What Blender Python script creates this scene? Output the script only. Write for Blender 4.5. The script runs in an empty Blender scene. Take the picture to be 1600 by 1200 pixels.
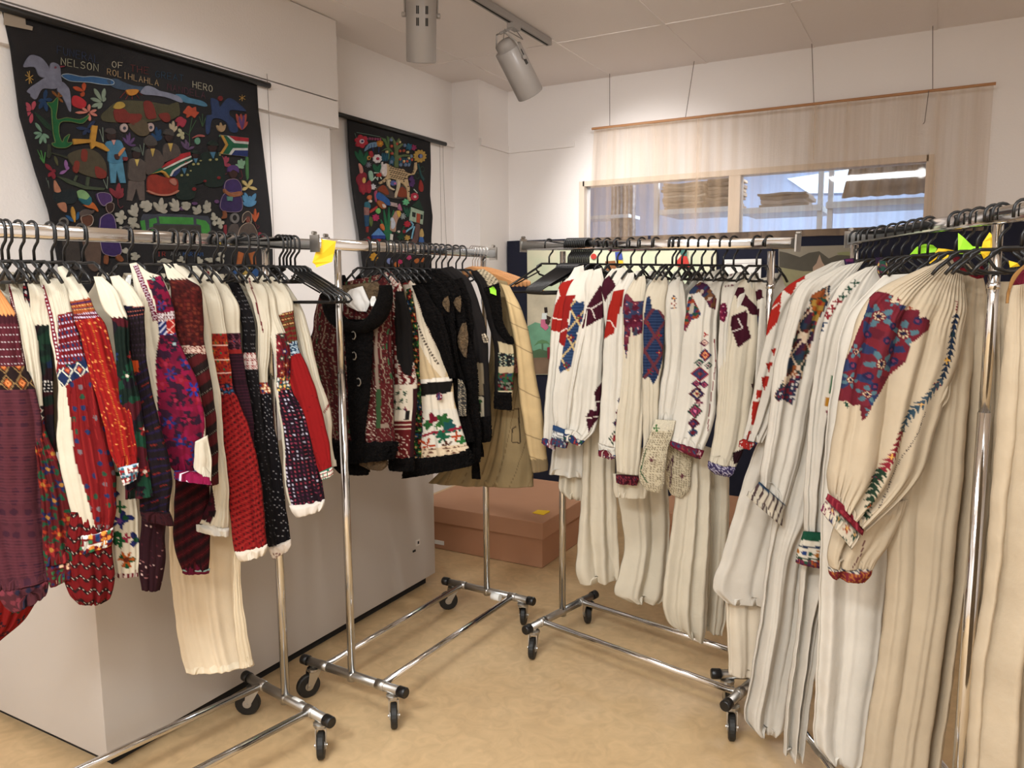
import bpy, bmesh, math, random
import numpy as np
from mathutils import Vector, Matrix
from mathutils.geometry import tessellate_polygon
# ------------------------------------------------------------------ camera, world, light, exposure
S = bpy.context.scene
COL = S.collection
S.view_settings.view_transform = 'Standard'
S.view_settings.look = 'None'
S.view_settings.gamma = 1.0
S.view_settings.use_curve_mapping = False
S.view_settings.exposure = 0.52
FPX, PIT, ROL, YAW, CAMH = 1206.0, .1265, -.0068, .507, 1.55
def _basis():
    f = np.array([0, math.cos(PIT), -math.sin(PIT)]); u = np.array([0, math.sin(PIT), math.cos(PIT)]); x = np.array([1., 0, 0])
    x2 = x*math.cos(ROL)+u*math.sin(ROL); u2 = -x*math.sin(ROL)+u*math.cos(ROL)
    c, s = math.cos(YAW), math.sin(YAW); M = np.array([[c, -s, 0], [s, c, 0], [0, 0, 1]])
    return M@x2, M@u2, M@f
CX, CU, CF = _basis()
CO = np.array([0, 0, CAMH])
cd = bpy.data.cameras.new('camera'); cam = bpy.data.objects.new('camera', cd); COL.objects.link(cam)
cd.sensor_width = 36; cd.lens = FPX/1600*36; cd.clip_start = .05
m = Matrix.Identity(4)
for i in range(3):
    m[i][0] = CX[i]; m[i][1] = CU[i]; m[i][2] = -CF[i]; m[i][3] = CO[i]
cam.matrix_world = m
S.camera = cam
W = bpy.data.worlds.new('world'); S.world = W; W.use_nodes = True
bg = W.node_tree.nodes['Background']; bg.inputs[0].default_value = (.75, .85, 1, 1); bg.inputs[1].default_value = .5

def lamp(name, kind, loc, aim, power, color, size=.1, size_y=None, spot=60, blend=.6):
    d = bpy.data.lights.new(name, kind); d.energy = power; d.color = color
    if kind == 'AREA':
        d.size = size
        if size_y: d.shape = 'RECTANGLE'; d.size_y = size_y
    else:
        d.shadow_soft_size = size
    if kind == 'SPOT': d.spot_size = math.radians(spot); d.spot_blend = blend
    o = bpy.data.objects.new(name, d); COL.objects.link(o); o.location = loc
    v = Vector(aim)-Vector(loc); o.rotation_euler = v.to_track_quat('-Z', 'Y').to_euler()
    return o
WARM = (1, .98, .96); NEUT = (.90, .96, 1.0); COOL = (.78, .88, 1)
# ceiling light panels of the room (behind and beside the camera) , the track spots, and added unseen fill spots
LIGHT_PANELS = [(-.9, -1.1), (.9, 1.1), (1.0, -1.1), (-1.2, .7), (.75, 3.3)]
PANEL_POWER = [92, 9, 42, 20, 1]
for (x, y), w in zip(LIGHT_PANELS, PANEL_POWER):
    lamp('ceiling_panel_light', 'AREA', (x, y, 3.03), (x, y, 0), w, NEUT, 1.2, .6)
lamp('track_and_fill_spot', 'SPOT', (-2.3, 3.12, 2.55), (-3.1, 3.2, 1.7), 14, WARM, .05, spot=75, blend=.8)
lamp('track_and_fill_spot', 'SPOT', (-2.1, 4.2, 2.62), (-1.9, 5.45, 2.0), 60, WARM, .05, spot=80, blend=.9)
lamp('track_and_fill_spot', 'SPOT', (-2.2, 2.1, 2.75), (-3.0, 2.6, 1.9), 13, WARM, .05, spot=90, blend=.9)
lamp('track_and_fill_spot', 'SPOT', (-.3, .4, 2.85), (-.9, 2.8, .9), 18, WARM, .06, spot=75, blend=.9)
lamp('track_and_fill_spot', 'SPOT', (-1.2, .2, 2.85), (-2.0, 2.0, .9), 9, WARM, .06, spot=75, blend=.9)
lamp('track_and_fill_spot', 'SPOT', (-.75, 2.5, 2.88), (-2.5, 5.2, 1.5), 115, WARM, .35, spot=80, blend=.9)  # added unseen fill, off the track: brightens the far corner and walls
lamp('track_and_fill_spot', 'SPOT', (-.9, 2.3, 2.88), (-2.6, 4.0, .6), 60, WARM, .06, spot=80, blend=.9)  # added unseen fill aimed at the cardboard box
lamp('track_and_fill_spot', 'SPOT', (-.2, 2.6, 2.88), (-1.2, 5.4, 1.9), 14, WARM, .06, spot=80, blend=.9)  # added unseen fill for the window wall
lamp('storage_light', 'AREA', (-1.2, 7.0, 3.0), (-1.2, 7.0, 0), 130, COOL, 2.0, 1.2)

def ray(px, py): return CF+CX*((px-800)/FPX)-CU*((py-600)/FPX)
def on_z(px, py, z):
    d = ray(px, py); return CO+d*((z-CAMH)/d[2])
def on_plane(px, py, p, n):
    d = ray(px, py); return CO+d*(((p[0]-CO[0])*n[0]+(p[1]-CO[1])*n[1]+(p[2]-CO[2])*n[2])/(d@n))
def on_x(px, py, x): return on_plane(px, py, (x, 0, 0), np.array([1., 0, 0]))
def on_y(px, py, y): return on_plane(px, py, (0, y, 0), np.array([0, 1., 0]))

# ------------------------------------------------------------------ colours and materials
def lin(c):
    if isinstance(c, str):
        c = [int(c[i:i+2], 16)/255 for i in (0, 2, 4)]
    return tuple(((x/12.92) if x <= .04045 else ((x+.055)/1.055)**2.4) for x in c)
MATS = {}
def mat(name, c='808080', rough=.6, metal=0, noise=0, nscale=8, bump=0, bscale=60, emit=0, alpha=1, sheen=0, attr=False, coat=0, c2=None, stretch=None, detail=4):
    if name in MATS: return MATS[name]
    M = bpy.data.materials.new(name); M.use_nodes = True; N = M.node_tree; n = N.nodes; L = N.links
    b = n['Principled BSDF']; b.inputs['Roughness'].default_value = rough; b.inputs['Metallic'].default_value = metal
    col = (*lin(c), 1); b.inputs['Base Color'].default_value = col
    if sheen: b.inputs['Sheen Weight'].default_value = sheen
    if coat: b.inputs['Coat Weight'].default_value = coat
    tc = n.new('ShaderNodeTexCoord'); co = tc.outputs['Object']
    if stretch:
        mp = n.new('ShaderNodeMapping'); mp.inputs['Scale'].default_value = stretch; L.new(co, mp.inputs[0]); co = mp.outputs[0]
    src = None
    if attr:
        a = n.new('ShaderNodeAttribute'); a.attribute_name = 'col'; src = a.outputs['Color']
        L.new(src, b.inputs['Base Color'])
    if noise or c2:
        t = n.new('ShaderNodeTexNoise'); t.inputs['Scale'].default_value = nscale; t.inputs['Detail'].default_value = detail; L.new(co, t.inputs['Vector'])
        mx = n.new('ShaderNodeMix'); mx.data_type = 'RGBA'
        if c2:
            rp = n.new('ShaderNodeMapRange'); rp.inputs['From Min'].default_value = .35; rp.inputs['From Max'].default_value = .65
            L.new(t.outputs['Fac'], rp.inputs['Value']); L.new(rp.outputs[0], mx.inputs['Factor'])
            mx.inputs['A'].default_value = col; mx.inputs['B'].default_value = (*lin(c2), 1)
        else:
            mx.blend_type = 'MULTIPLY'; mx.inputs['Factor'].default_value = 1
            rp = n.new('ShaderNodeMapRange'); rp.inputs['From Min'].default_value = .3; rp.inputs['From Max'].default_value = .7
            rp.inputs['To Min'].default_value = 1-noise; rp.inputs['To Max'].default_value = 1+noise*.3
            L.new(t.outputs['Fac'], rp.inputs['Value']); L.new(rp.outputs[0], mx.inputs['B'])
            if src: L.new(src, mx.inputs['A'])
            else: mx.inputs['A'].default_value = col
        L.new(mx.outputs['Result'], b.inputs['Base Color'])
    if bump:
        t2 = n.new('ShaderNodeTexNoise'); t2.inputs['Scale'].default_value = bscale; t2.inputs['Detail'].default_value = 5; L.new(co, t2.inputs['Vector'])
        bp = n.new('ShaderNodeBump'); bp.inputs['Strength'].default_value = bump; bp.inputs['Distance'].default_value = .01
        L.new(t2.outputs['Fac'], bp.inputs['Height']); L.new(bp.outputs[0], b.inputs['Normal'])
    if emit:
        b.inputs['Emission Color'].default_value = col; b.inputs['Emission Strength'].default_value = emit
    if alpha < 1: b.inputs['Alpha'].default_value = alpha
    MATS[name] = M; return M
M_WALL = mat('painted_wall', 'E8E2DE', .85, bump=.12, bscale=90)
M_CEIL = mat('ceiling_tile_white', 'EAE2DE', .9, bump=.25, bscale=220)
M_GRID = mat('ceiling_grid', 'B8AEA8', .8)
M_CHROME = mat('chrome', 'DADADA', .12, 1)
M_CHROME2 = mat('brushed_steel', 'B4B2AE', .32, 1)
M_BLACKP = mat('black_plastic', '0D0C0D', .38)
M_RUBBER = mat('black_rubber', '15130F', .6)
M_WOOD = mat('hanger_wood', 'B98250', .45, noise=.25, nscale=14, stretch=(1, 1, 6))
M_WHITE = mat('white_laminate', 'B7AEA5', .55)
M_CARD = mat('brown_cardboard', 'B08060', .85, noise=.1, nscale=3)
M_YELLOW = mat('yellow_paper', 'EFC419', .7)
M_LIME = mat('lime_paper', 'A6E832', .7)
M_PAPER = mat('white_paper', 'E8E6E0', .8)
M_LAMP = mat('grey_lamp_enamel', '8E8781', .45, coat=.1)
M_DARK = mat('dark_gap', '1B1918', .9)
M_NAVY = mat('navy_felt', '14172A', .95, noise=.2, nscale=5, bump=.3, bscale=300)
M_BLACKF = mat('black_felt', '181618', .98, noise=.3, nscale=6, bump=.35, bscale=350)
M_FRAME = mat('window_frame_paint', 'D9C7B4', .5)
M_CLOTH = mat('painted_linen', attr=True, rough=.95, noise=.08, nscale=9, bump=.22, bscale=38)
M_CLOTH.node_tree.nodes['Principled BSDF'].inputs['Specular IOR Level'].default_value = .2
M_KNIT = mat('embroidered_wool', attr=True, rough=.9, noise=.22, nscale=240, bump=.6, bscale=420, sheen=.2)
M_HIDE = mat('tanned_sheepskin', attr=True, rough=.85, noise=.22, nscale=7, bump=.3, bscale=22)
M_FUR = mat('black_lambskin_fur', '0D0A09', 1, noise=.5, nscale=60, bump=1.0, bscale=150)
M_FUR.node_tree.nodes['Principled BSDF'].inputs['Specular IOR Level'].default_value = .12
M_HIDE.node_tree.nodes['Principled BSDF'].inputs['Specular IOR Level'].default_value = .2
M_FURB = mat('brown_lambskin_fur', '5E4A32', .95, noise=.5, nscale=60, bump=1.0, bscale=120)

# ------------------------------------------------------------------ object helpers
def link(name, me, material=None, parent=None):
    o = bpy.data.objects.new(name, me); COL.objects.link(o)
    if material and not me.materials: me.materials.append(material)
    if parent: o.parent = parent
    return o
def empty(name, loc=(0, 0, 0)):
    o = bpy.data.objects.new(name, None); COL.objects.link(o); o.location = loc; o.empty_display_size = .05
    return o
def tag(o, label=None, cat=None, group=None, kind=None):
    if label: o['label'] = label
    if cat: o['category'] = cat
    if group: o['group'] = group
    if kind: o['kind'] = kind
    return o
def reparent(o, root):
    o.parent = root; o.matrix_parent_inverse = Matrix.Translation(-Vector(root.location))
    return o
class MB:
    def __init__(s): s.v = []; s.f = []; s.c = []
    def add(s, vs, fs):
        k = len(s.v); s.v += [tuple(map(float, v)) for v in vs]; s.f += [tuple(i+k for i in f) for f in fs]; return s
    def box(s, a, b):
        x0, y0, z0 = a; x1, y1, z1 = b
        return s.add([(x0,y0,z0),(x1,y0,z0),(x1,y1,z0),(x0,y1,z0),(x0,y0,z1),(x1,y0,z1),(x1,y1,z1),(x0,y1,z1)],
                     [(0,3,2,1),(4,5,6,7),(0,1,5,4),(1,2,6,5),(2,3,7,6),(3,0,4,7)])
    def obox(s, c, ax, ay, az):        # oriented box: centre, three half vectors
        c, ax, ay, az = map(np.array, (c, ax, ay, az))
        vs = [c+i*ax+j*ay+k*az for k in (-1, 1) for (i, j) in ((-1,-1),(1,-1),(1,1),(-1,1))]
        return s.add(vs, [(0,3,2,1),(4,5,6,7),(0,1,5,4),(1,2,6,5),(2,3,7,6),(3,0,4,7)])
    def tube(s, pts, r, n=8, cap=True, closed=False):
        P = [np.array(p, float) for p in pts]; m = len(P)
        rs = r if hasattr(r, '__len__') else [r]*m
        up = None; rings = []
        for i in range(m):
            a = P[(i-1) % m] if (closed or i > 0) else P[i]; b = P[(i+1) % m] if (closed or i < m-1) else P[i]
            t = b-a; t = t/(np.linalg.norm(t)+1e-12)
            if up is None:
                up = np.array([0, 0, 1.]) if abs(t[2]) < .9 else np.array([1., 0, 0])
            up = up-t*(up@t); nn = np.linalg.norm(up)
            if nn < 1e-4:
                up = np.array([1., .3, 0]); up = up-t*(up@t); nn = np.linalg.norm(up)
            up = up/nn; w = np.cross(t, up)
            rings.append([P[i]+rs[i]*(math.cos(2*math.pi*k/n)*up+math.sin(2*math.pi*k/n)*w) for k in range(n)])
        vs = [v for R_ in rings for v in R_]; fs = []
        for i in range(m if closed else m-1):
            j = (i+1) % m
            for k in range(n): fs.append((i*n+k, i*n+(k+1) % n, j*n+(k+1) % n, j*n+k))
        if cap and not closed: fs.append(tuple(range(n))[::-1]); fs.append(tuple((m-1)*n+k for k in range(n)))
        return s.add(vs, fs)
    def cyl(s, a, b, r, n=20, r2=None): return s.tube([a, b], [r, r if r2 is None else r2], n)
    def lathe(s, c, axis, prof, n=24):   # prof: (distance along axis, radius)
        c = np.array(c, float); a = np.array(axis, float); a /= np.linalg.norm(a)
        return s.tube([c+a*p[0] for p in prof], [max(p[1], 1e-4) for p in prof], n)
    def build(s, name, material, parent=None, smooth=False, bevel=0):
        me = bpy.data.meshes.new(name); me.from_pydata(s.v, [], s.f)
        if smooth:
            for p in me.polygons: p.use_smooth = len(p.vertices) == 4
        me.update()
        o = link(name, me, material)
        if parent: reparent(o, parent)
        if bevel:
            md = o.modifiers.new('bevel', 'BEVEL'); md.width = bevel; md.segments = 2; md.limit_method = 'ANGLE'
        return o
def struct(o): o['kind'] = 'structure'; return o

# ------------------------------------------------------------------ room shell
CEIL = 3.055; YW = 5.478; XW2 = -3.295; XR = 3.2; YB = -2.6
N_ = mat('linoleum_floor', 'CBAD83', .42, c2='C1A176', nscale=2.2, bump=.03, bscale=30)
nt = N_.node_tree; nn = nt.nodes
t = nn.new('ShaderNodeTexNoise'); t.inputs['Scale'].default_value = 14; t.inputs['Detail'].default_value = 8; t.inputs['Distortion'].default_value = 1.6
mp = nn.new('ShaderNodeMapRange'); mp.inputs['From Min'].default_value = .3; mp.inputs['From Max'].default_value = .7; mp.inputs['To Min'].default_value = .86; mp.inputs['To Max'].default_value = 1.06
mx = nn.new('ShaderNodeMix'); mx.data_type = 'RGBA'; mx.blend_type = 'MULTIPLY'; mx.inputs['Factor'].default_value = 1
b = nn['Principled BSDF']; old = b.inputs['Base Color'].links[0].from_socket
nt.links.new([x for x in nn if x.type == 'TEX_COORD'][0].outputs['Object'], t.inputs['Vector']); nt.links.new(t.outputs['Fac'], mp.inputs['Value'])
nt.links.new(old, mx.inputs['A']); nt.links.new(mp.outputs[0], mx.inputs['B']); nt.links.new(mx.outputs['Result'], b.inputs['Base Color'])
struct(MB().box((-3.5, YB-.1, -.1), (XR+.1, YW+.1, 0)).build('floor', N_))
ceil = struct(MB().box((-3.5, YB-.1, CEIL+.012), (XR+.1, YW+.1, CEIL+.12)).build('ceiling', M_GRID))
gx = [-3.6, -2.91, -2.205, -1.51, -.815, -.125, .57, 1.265, 1.96, 2.655, XR+.1]
gy = [YW+.02, 4.57, 3.18, 1.79, .4, -.99, YB-.1]
g = .006; tile_me = {}
for i in range(len(gx)-1):
    for j in range(len(gy)-1):
        x0, x1, y0, y1 = gx[i]+g, gx[i+1]-g, gy[j+1]+g, gy[j]-g
        key = (round(x1-x0, 3), round(y1-y0, 3))
        if key not in tile_me:
            w, h = key; o = MB().box((-w/2, -h/2, 0), (w/2, h/2, .02)).build('ceiling_tile', M_CEIL); tile_me[key] = o.data
        else: o = link('ceiling_tile', tile_me[key])
        o.location = ((x0+x1)/2, (y0+y1)/2, CEIL); o.parent = ceil
# grid bars a little below the tiles
gb = MB()
for x in gx[1:-1]: gb.box((x-.011, YB, CEIL-.004), (x+.011, YW, CEIL+.004))
for y in gy[1:-1]: gb.box((-3.4, y-.011, CEIL-.0035), (XR, y+.011, CEIL+.0035))
gb.build('grid_bar', M_CEIL, ceil)
# left wall: near section stands forward, far section set back, then the column
XW1 = -3.13
w = struct(MB().box((XW1-.3, YB-.1, 0), (XW1, 3.50, CEIL+.01)).build('wall_left', M_WALL))
pan = MB().box((XW1, YB, 2.457), (-3.1, 3.545, 2.605)).build('wall_panel', M_WALL, w)
pan = MB().box((XW1, YB, 2.612), (-3.1, 3.55, 3.05)).build('wall_panel', M_WALL, w)
MB().box((XW1-.2, 3.50, 2.457), (XW1, 3.55, 3.05)).build('wall_panel', M_WALL, w)
sl = MB()
for y in (.2, 1.45, 2.7): sl.box((XW1+.0002, y, 0), (XW1+.0012, y+.003, 2.457))
sl.build('panel_joint', mat('joint_grey', '8F8580', .9), w)  # thin grey strips marking the panel joints
w2 = struct(MB().box((XW2-.3, 3.50, 0), (XW2, 5.04, CEIL+.01)).build('wall_left_far', M_WALL))
MB().box((XW2, 3.51, 2.585), (XW2+.02, 5.035, 2.625)).build('picture_rail', M_WALL, w2)
MB().box((XW2, 3.51, 0), (XW2+.015, 5.035, .07)).build('baseboard', mat('white_skirting', 'E4DEDA', .5), w2)
sl = MB()
for y in (4.86,): sl.box((XW2+.0002, y, .07), (XW2+.001, y+.004, 2.585))
sl.build('panel_joint', MATS['joint_grey'], w2)
w3 = struct(MB().box((-3.5, 5.035, 0), (-3.062, YW, CEIL+.01)).build('wall_column', M_WALL))
MB().box((-3.062, 5.04, 2.585), (-3.045, YW, 2.635)).build('picture_rail', M_WALL, w3)
# back wall with the interior window
wx0, wx1, wz0, wz1 = -2.412, -.12, 1.25, 2.295
wb = struct(MB().box((-3.5, YW, 0), (wx0, YW+.12, CEIL+.01)).box((wx1, YW, 0), (XR+.1, YW+.12, CEIL+.01))
    .box((wx0, YW, 0), (wx1, YW+.12, wz0)).box((wx0, YW, wz1), (wx1, YW+.12, CEIL+.01)).build('wall_back', M_WALL))
MB().box((-3.045, YW-.017, 2.585), (-2.488, YW, 2.635)).build('picture_rail', M_WALL, wb)
win = struct(MB().box((wx0-.03, YW-.02, wz0-.03), (wx0+.012, YW+.1, wz1+.03)).box((wx1-.012, YW-.02, wz0-.03), (wx1+.03, YW+.1, wz1+.03))
    .box((wx0, YW-.02, wz1-.008), (wx1, YW+.1, wz1+.03)).box((wx0, YW-.02, wz0-.03), (wx1, YW+.1, wz0+.012)).build('window_1', M_FRAME))
MB().box((-1.325, YW-.015, wz0), (-1.247, YW+.09, wz1)).build('mullion', M_FRAME, win)
def glassmat():
    M = bpy.data.materials.new('window_glass'); M.use_nodes = True; n = M.node_tree.nodes; L = M.node_tree.links
    b = n['Principled BSDF']; b.inputs['Base Color'].default_value = (.9, .95, 1, 1); b.inputs['Roughness'].default_value = .02
    out = n['Material Output']; tr = n.new('ShaderNodeBsdfTransparent'); gl = n.new('ShaderNodeBsdfGlossy'); gl.inputs['Roughness'].default_value = .02
    fr = n.new('ShaderNodeFresnel'); fr.inputs['IOR'].default_value = 1.6; mix = n.new('ShaderNodeMixShader')
    L.new(fr.outputs[0], mix.inputs[0]); L.new(tr.outputs[0], mix.inputs[1]); L.new(gl.outputs[0], mix.inputs[2]); L.new(mix.outputs[0], out.inputs[0])
    return M
M_GLASS = glassmat()
MB().box((wx0+.01, YW+.03, wz0+.01), (-1.325, YW+.036, wz1-.008)).build('window_pane', M_GLASS, win)
MB().box((-1.247, YW+.03, wz0+.01), (wx1-.01, YW+.036, wz1-.008)).build('window_pane', M_GLASS, win)
struct(MB().box((XR, YB-.1, 0), (XR+.1, YW+.1, CEIL+.01)).build('wall_right', M_WALL))
struct(MB().box((-3.5, YB-.1, 0), (XR+.1, YB, CEIL+.01)).build('wall_behind', M_WALL))
# ceiling panel lamps outside the frame
for (x, y) in LIGHT_PANELS:
    o = MB().box((x-.6, y-.3, CEIL-.02), (x+.6, y+.3, CEIL-.004)).build('ceiling_light', mat('lamp_diffuser', 'FFF3E4', .5, emit=.8))
    tag(o, 'flat rectangular ceiling lamp panel outside the picture', 'lamp', 'ceiling lamp panels')
# ---------------------------------------------------------------- store room behind the window
M_STW = mat('store_wall', '98AAC4', .8); M_STD = mat('store_wall_dark', '6A7890', .8)
struct(MB().box((-4.6, 8.6, 0), (2.8, 8.7, 3.2)).build('wall_store_back', M_STW))
struct(MB().box((-4.7, YW+.12, 0), (-4.6, 8.7, 3.2)).build('wall_store_left', M_STW))
struct(MB().box((2.8, YW+.12, 0), (2.9, 8.7, 3.2)).build('wall_store_right', M_STW))
struct(MB().box((-4.7, YW+.12, -.1), (2.9, 8.7, 0)).build('floor_store', M_STD))
struct(MB().box((-4.7, YW+.12, 3.2), (2.9, 8.7, 3.3)).build('ceiling_store', M_STW))
# ------------------------------------------------------------------ large furniture
pl = MB().box((-3.08, 1.38, .05), (-2.262, 3.225, .95)).build('display_plinth', M_WHITE, bevel=.002)
tag(pl, 'long low white display plinth standing on the floor behind the garment racks', 'plinth')
pk = MB().box((-3.05, 1.42, 0), (-2.30, 3.19, .05)).build('kick_base', M_DARK, pl)
p1 = on_x(652, 849, -2.262); p2 = on_x(647, 861, -2.262)
MB().box((-2.262, p1[1]-.012, p1[2]-.012), (-2.259, p1[1]+.02, p1[2]+.018)).build('socket_sticker', mat('pale_sticker', 'CFC7BD', .6), pl)
MB().box((-2.2595, p1[1]-.001, p1[2]-.004), (-2.2585, p1[1]+.012, p1[2]+.01)).build('socket_mark', M_DARK, pl)
MB().box((-2.262, p2[1]-.012, p2[2]-.004), (-2.2585, p2[1]+.01, p2[2]+.006)).build('socket_mark', M_DARK, pl)
# cardboard box with lid
bx = empty('cardboard_box', (-2.3, 4.0, 0)); tag(bx, 'large flat brown cardboard box with lid on the floor behind the racks', 'box')
reparent(MB().box((-2.70, 3.66, .002), (-1.85, 4.50, .17)).build('box_base', M_CARD, bevel=.003), bx)
reparent(MB().box((-2.708, 3.652, .165), (-1.842, 4.508, .262)).build('lid', mat('brown_cardboard_lid', 'B8896A', .85, noise=.08, nscale=3), bevel=.004), bx)
q = on_plane(684, 847, (0, 3.66, 0), np.array([0, 1., 0]))
MB().box((q[0]-.02, 3.657, q[2]-.012), (q[0]+.045, 3.66, q[2]+.012)).build('label_sticker', M_PAPER, bx)
q = on_z(845, 801, .264)
nb = MB()
nb.add([(q[0]-.04, q[1]-.03, .2635), (q[0]+.035, q[1]-.035, .2635), (q[0]+.04, q[1]+.035, .2635), (q[0]-.035, q[1]+.03, .2635),
        (q[0]-.04, q[1]-.03, .2655), (q[0]+.035, q[1]-.035, .2655), (q[0]+.04, q[1]+.035, .272), (q[0]-.035, q[1]+.03, .268)],
       [(0,3,2,1),(4,5,6,7),(0,1,5,4),(1,2,6,5),(2,3,7,6),(3,0,4,7)])
tag(nb.build('sticky_note', M_YELLOW), 'yellow sticky note lying on the lid of the brown cardboard box', 'note')
bx2 = empty('cardboard_box', (-.9, 4.0, 0)); tag(bx2, 'brown cardboard box glimpsed between the long white shirts', 'box')
reparent(MB().box((-1.35, 4.05, .002), (-.45, 4.55, .23)).build('box_base', M_CARD, bevel=.003), bx2)
reparent(MB().box((-1.358, 4.042, .23), (-.442, 4.558, .30)).build('lid', MATS['brown_cardboard_lid'], bevel=.004), bx2)

# ------------------------------------------------------------------ garment racks
def V2(a): return np.array([a[0], a[1], 0.])
class Rack: pass
def castor(parent, top, swivel):
    x, y = top; c, s = math.cos(swivel), math.sin(swivel); off = .025
    ax = np.array([-s, c, 0]); wc = np.array([x+c*off, y+s*off, .045])
    f = MB()
    f.lathe((x, y, .098), (0, 0, 1), [(0, .022), (.004, .026), (.012, .026), (.016, .010), (.03, .010)], 14)
    for sg in (-1, 1):
        o = ax*sg*.0165; t = ax*.0015; d = np.array([c, s, 0])
        vs = []
        for e in (-1, 1):
            for (u, z) in ((-.022, .10), (.024, .10), (off+.010, .036), (off-.010, .036)):
                vs.append(np.array([x, y, z])+d*u+o+t*e)
        f.add(vs, [(0,1,2,3),(7,6,5,4),(0,4,5,1),(1,5,6,2),(2,6,7,3),(3,7,4,0)])
    f.obox((x+c*.001, y+s*.001, .1), d*.023, ax*.018, np.array([0, 0, .0015]))
    f.cyl(wc-ax*.021, wc+ax*.021, .006, 10)
    fo = f.build('castor', M_CHROME2, parent)
    w = MB().lathe(wc-ax*.012, ax, [(0, .001), (0, .040), (.004, .045), (.020, .045), (.024, .040), (.024, .001)], 24).build('wheel', M_RUBBER)
    w.parent = fo
    h = MB().lathe(wc-ax*.0135, ax, [(0, .001), (0, .016), (.027, .016), (.027, .001)], 14).build('wheel_hub', M_CHROME2)
    h.parent = fo
def make_rack(label, pa, pb, bar_a, bar_b, hw=(.225, .225), skew=0, sw=(.3, 2.2, -1.0, .9), zs=(1.675, 1.675), ends='ab', offa=(0, 0)):
    """pa near post foot, pb far post foot, bar ends 3D; returns rack with hanging line."""
    R = Rack(); A, B = V2(pa), V2(pb)
    d = (B-A)/np.linalg.norm(B-A); n = np.array([d[1], -d[0], 0])
    root = empty('clothes_rack', (float((A+B)[0]/2), float((A+B)[1]/2), 0)); tag(root, label, 'clothes rack', 'chrome clothes racks on castors')
    R.root = root; R.d = d
    ba, bb = np.array(bar_a, float), np.array(bar_b, float); R.a, R.b = ba, bb
    db = (bb-ba)/np.linalg.norm(bb-ba); R.db = db; nb_ = np.array([db[1], -db[0], 0])/math.hypot(db[0], db[1])
    up = np.cross(nb_, db); up = up if up[2] > 0 else -up
    # hanging rail: flat oval profile
    rl = MB(); prof = []
    for k in range(16):
        a = 2*math.pi*k/16; ca, sa = math.cos(a), math.sin(a)
        prof.append((.0125*math.copysign(abs(ca)**.6, ca), .019*math.copysign(abs(sa)**.35, sa)))
    vs = [p+nb_*x+up*z for p in (ba, bb) for (x, z) in prof]
    rl.add(vs, [(k, (k+1) % 16, 16+(k+1) % 16, 16+k) for k in range(16)]+[tuple(range(16))[::-1], tuple(range(16, 32))])
    rl.build('hanging_rail', M_CHROME, root, smooth=True)
    for e, p, s in (('a', ba, -1), ('b', bb, 1)):
        if e in ends:
            MB().obox(p+db*s*.003, db*.003, nb_*.020, up*.028).build('end_plate', M_CHROME2, root)
            MB().lathe(p+db*s*.004-nb_*0+up*.034, db, [(-.008, .006), (.008, .006)], 10).build('end_knob', M_CHROME2, root)
    for P, zt in ((A, zs[0]), (B, zs[1])):
        post = MB().cyl(P+[0, 0, .13], P+[0, 0, 1.25], .0145, 18).build('post', M_CHROME, root, smooth=True)
        post2 = MB().cyl(P+[0, 0, 1.25], P+[0, 0, zt], .0125, 18).cyl(P+[0, 0, 1.535], P+[0, 0, 1.55], .0145, 18)
        o = post2.build('post_extension', M_CHROME, root, smooth=True)
        MB().lathe(P+[0, 0, .112], (0, 0, 1), [(0, .018), (.022, .018), (.03, .0155)], 16).build('post_socket', M_CHROME2, root, smooth=True)
    k = 0
    for P, sg, (h0, h1) in ((A, -1, (hw if isinstance(hw[0], float) else hw[0])), (B, 1, (hw if isinstance(hw[0], float) else hw[1]))):
        e0 = P+n*h0+[0, 0, .13]; e1 = P-n*h1+[0, 0, .13]
        MB().cyl(e0, e1, .0165, 18).build('end_bar', M_CHROME2, root, smooth=True)
        for e, t in ((e0, n), (e1, -n)):
            MB().lathe(e-t*.004, t, [(0, .0195), (.03, .0195), (.034, .016)], 16).build('end_cap', M_BLACKP, root, smooth=True)
            castor(root, (float((e-t*.03)[0]), float((e-t*.03)[1])), sw[k]); k += 1
        for f_ in (.62, -.62):
            c = P+n*(h0*f_ if f_ > 0 else h1*f_)+[0, 0, .13]
            MB().lathe(c-n*.02, n, [(0, .0185), (.04, .0185)], 16).build('collar', M_CHROME2, root, smooth=True)
    h = hw if isinstance(hw[0], float) else hw[0]; hB = hw if isinstance(hw[0], float) else hw[1]
    for i in (0, 1):
        s = (.62, -.62)[i]
        MB().cyl(A+n*h[i]*s+[0, 0, .13]+d*.01, B+n*hB[i]*s+[0, 0, .13]-d*.01, .0125, 18).build('base_bar', M_CHROME, root, smooth=True)
    R.n = n
    return R
def along(R, px, z=None):        # point of the rail seen at that picture column
    y = 385
    r = ray(px, y); d = R.db; A = R.a
    # solve in plan: A + s d = O + t r
    M = np.array([[d[0], -r[0]], [d[1], -r[1]]]); s, t = np.linalg.solve(M, -A[:2])
    p = A+d*s
    return p
RACK_L = make_rack('leftmost chrome clothes rack, carrying the red embroidered blouses', (-2.095, .85), (-1.927, 1.828), (-2.13, .62, 1.696), (-1.887, 2.066, 1.694), sw=(.3, 2.2, -.9, -2.6))
RACK_M = make_rack('second chrome clothes rack from the left, carrying the black fur vests', (-1.827, 2.06), (-1.795, 2.977), (-1.832, 1.96, 1.694), (-1.787, 3.048, 1.694), sw=(-.9, -2.0, 1.9, -2.4))
RACK_R = make_rack('chrome clothes rack at the back carrying short white embroidered shirts', (-.515, 2.742), (-1.385, 2.935), (-.431, 2.724, 1.684), (-1.595, 2.985, 1.722), sw=(2.0, -1.3, 2.2, -1.3), zs=(1.66, 1.69))
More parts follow.
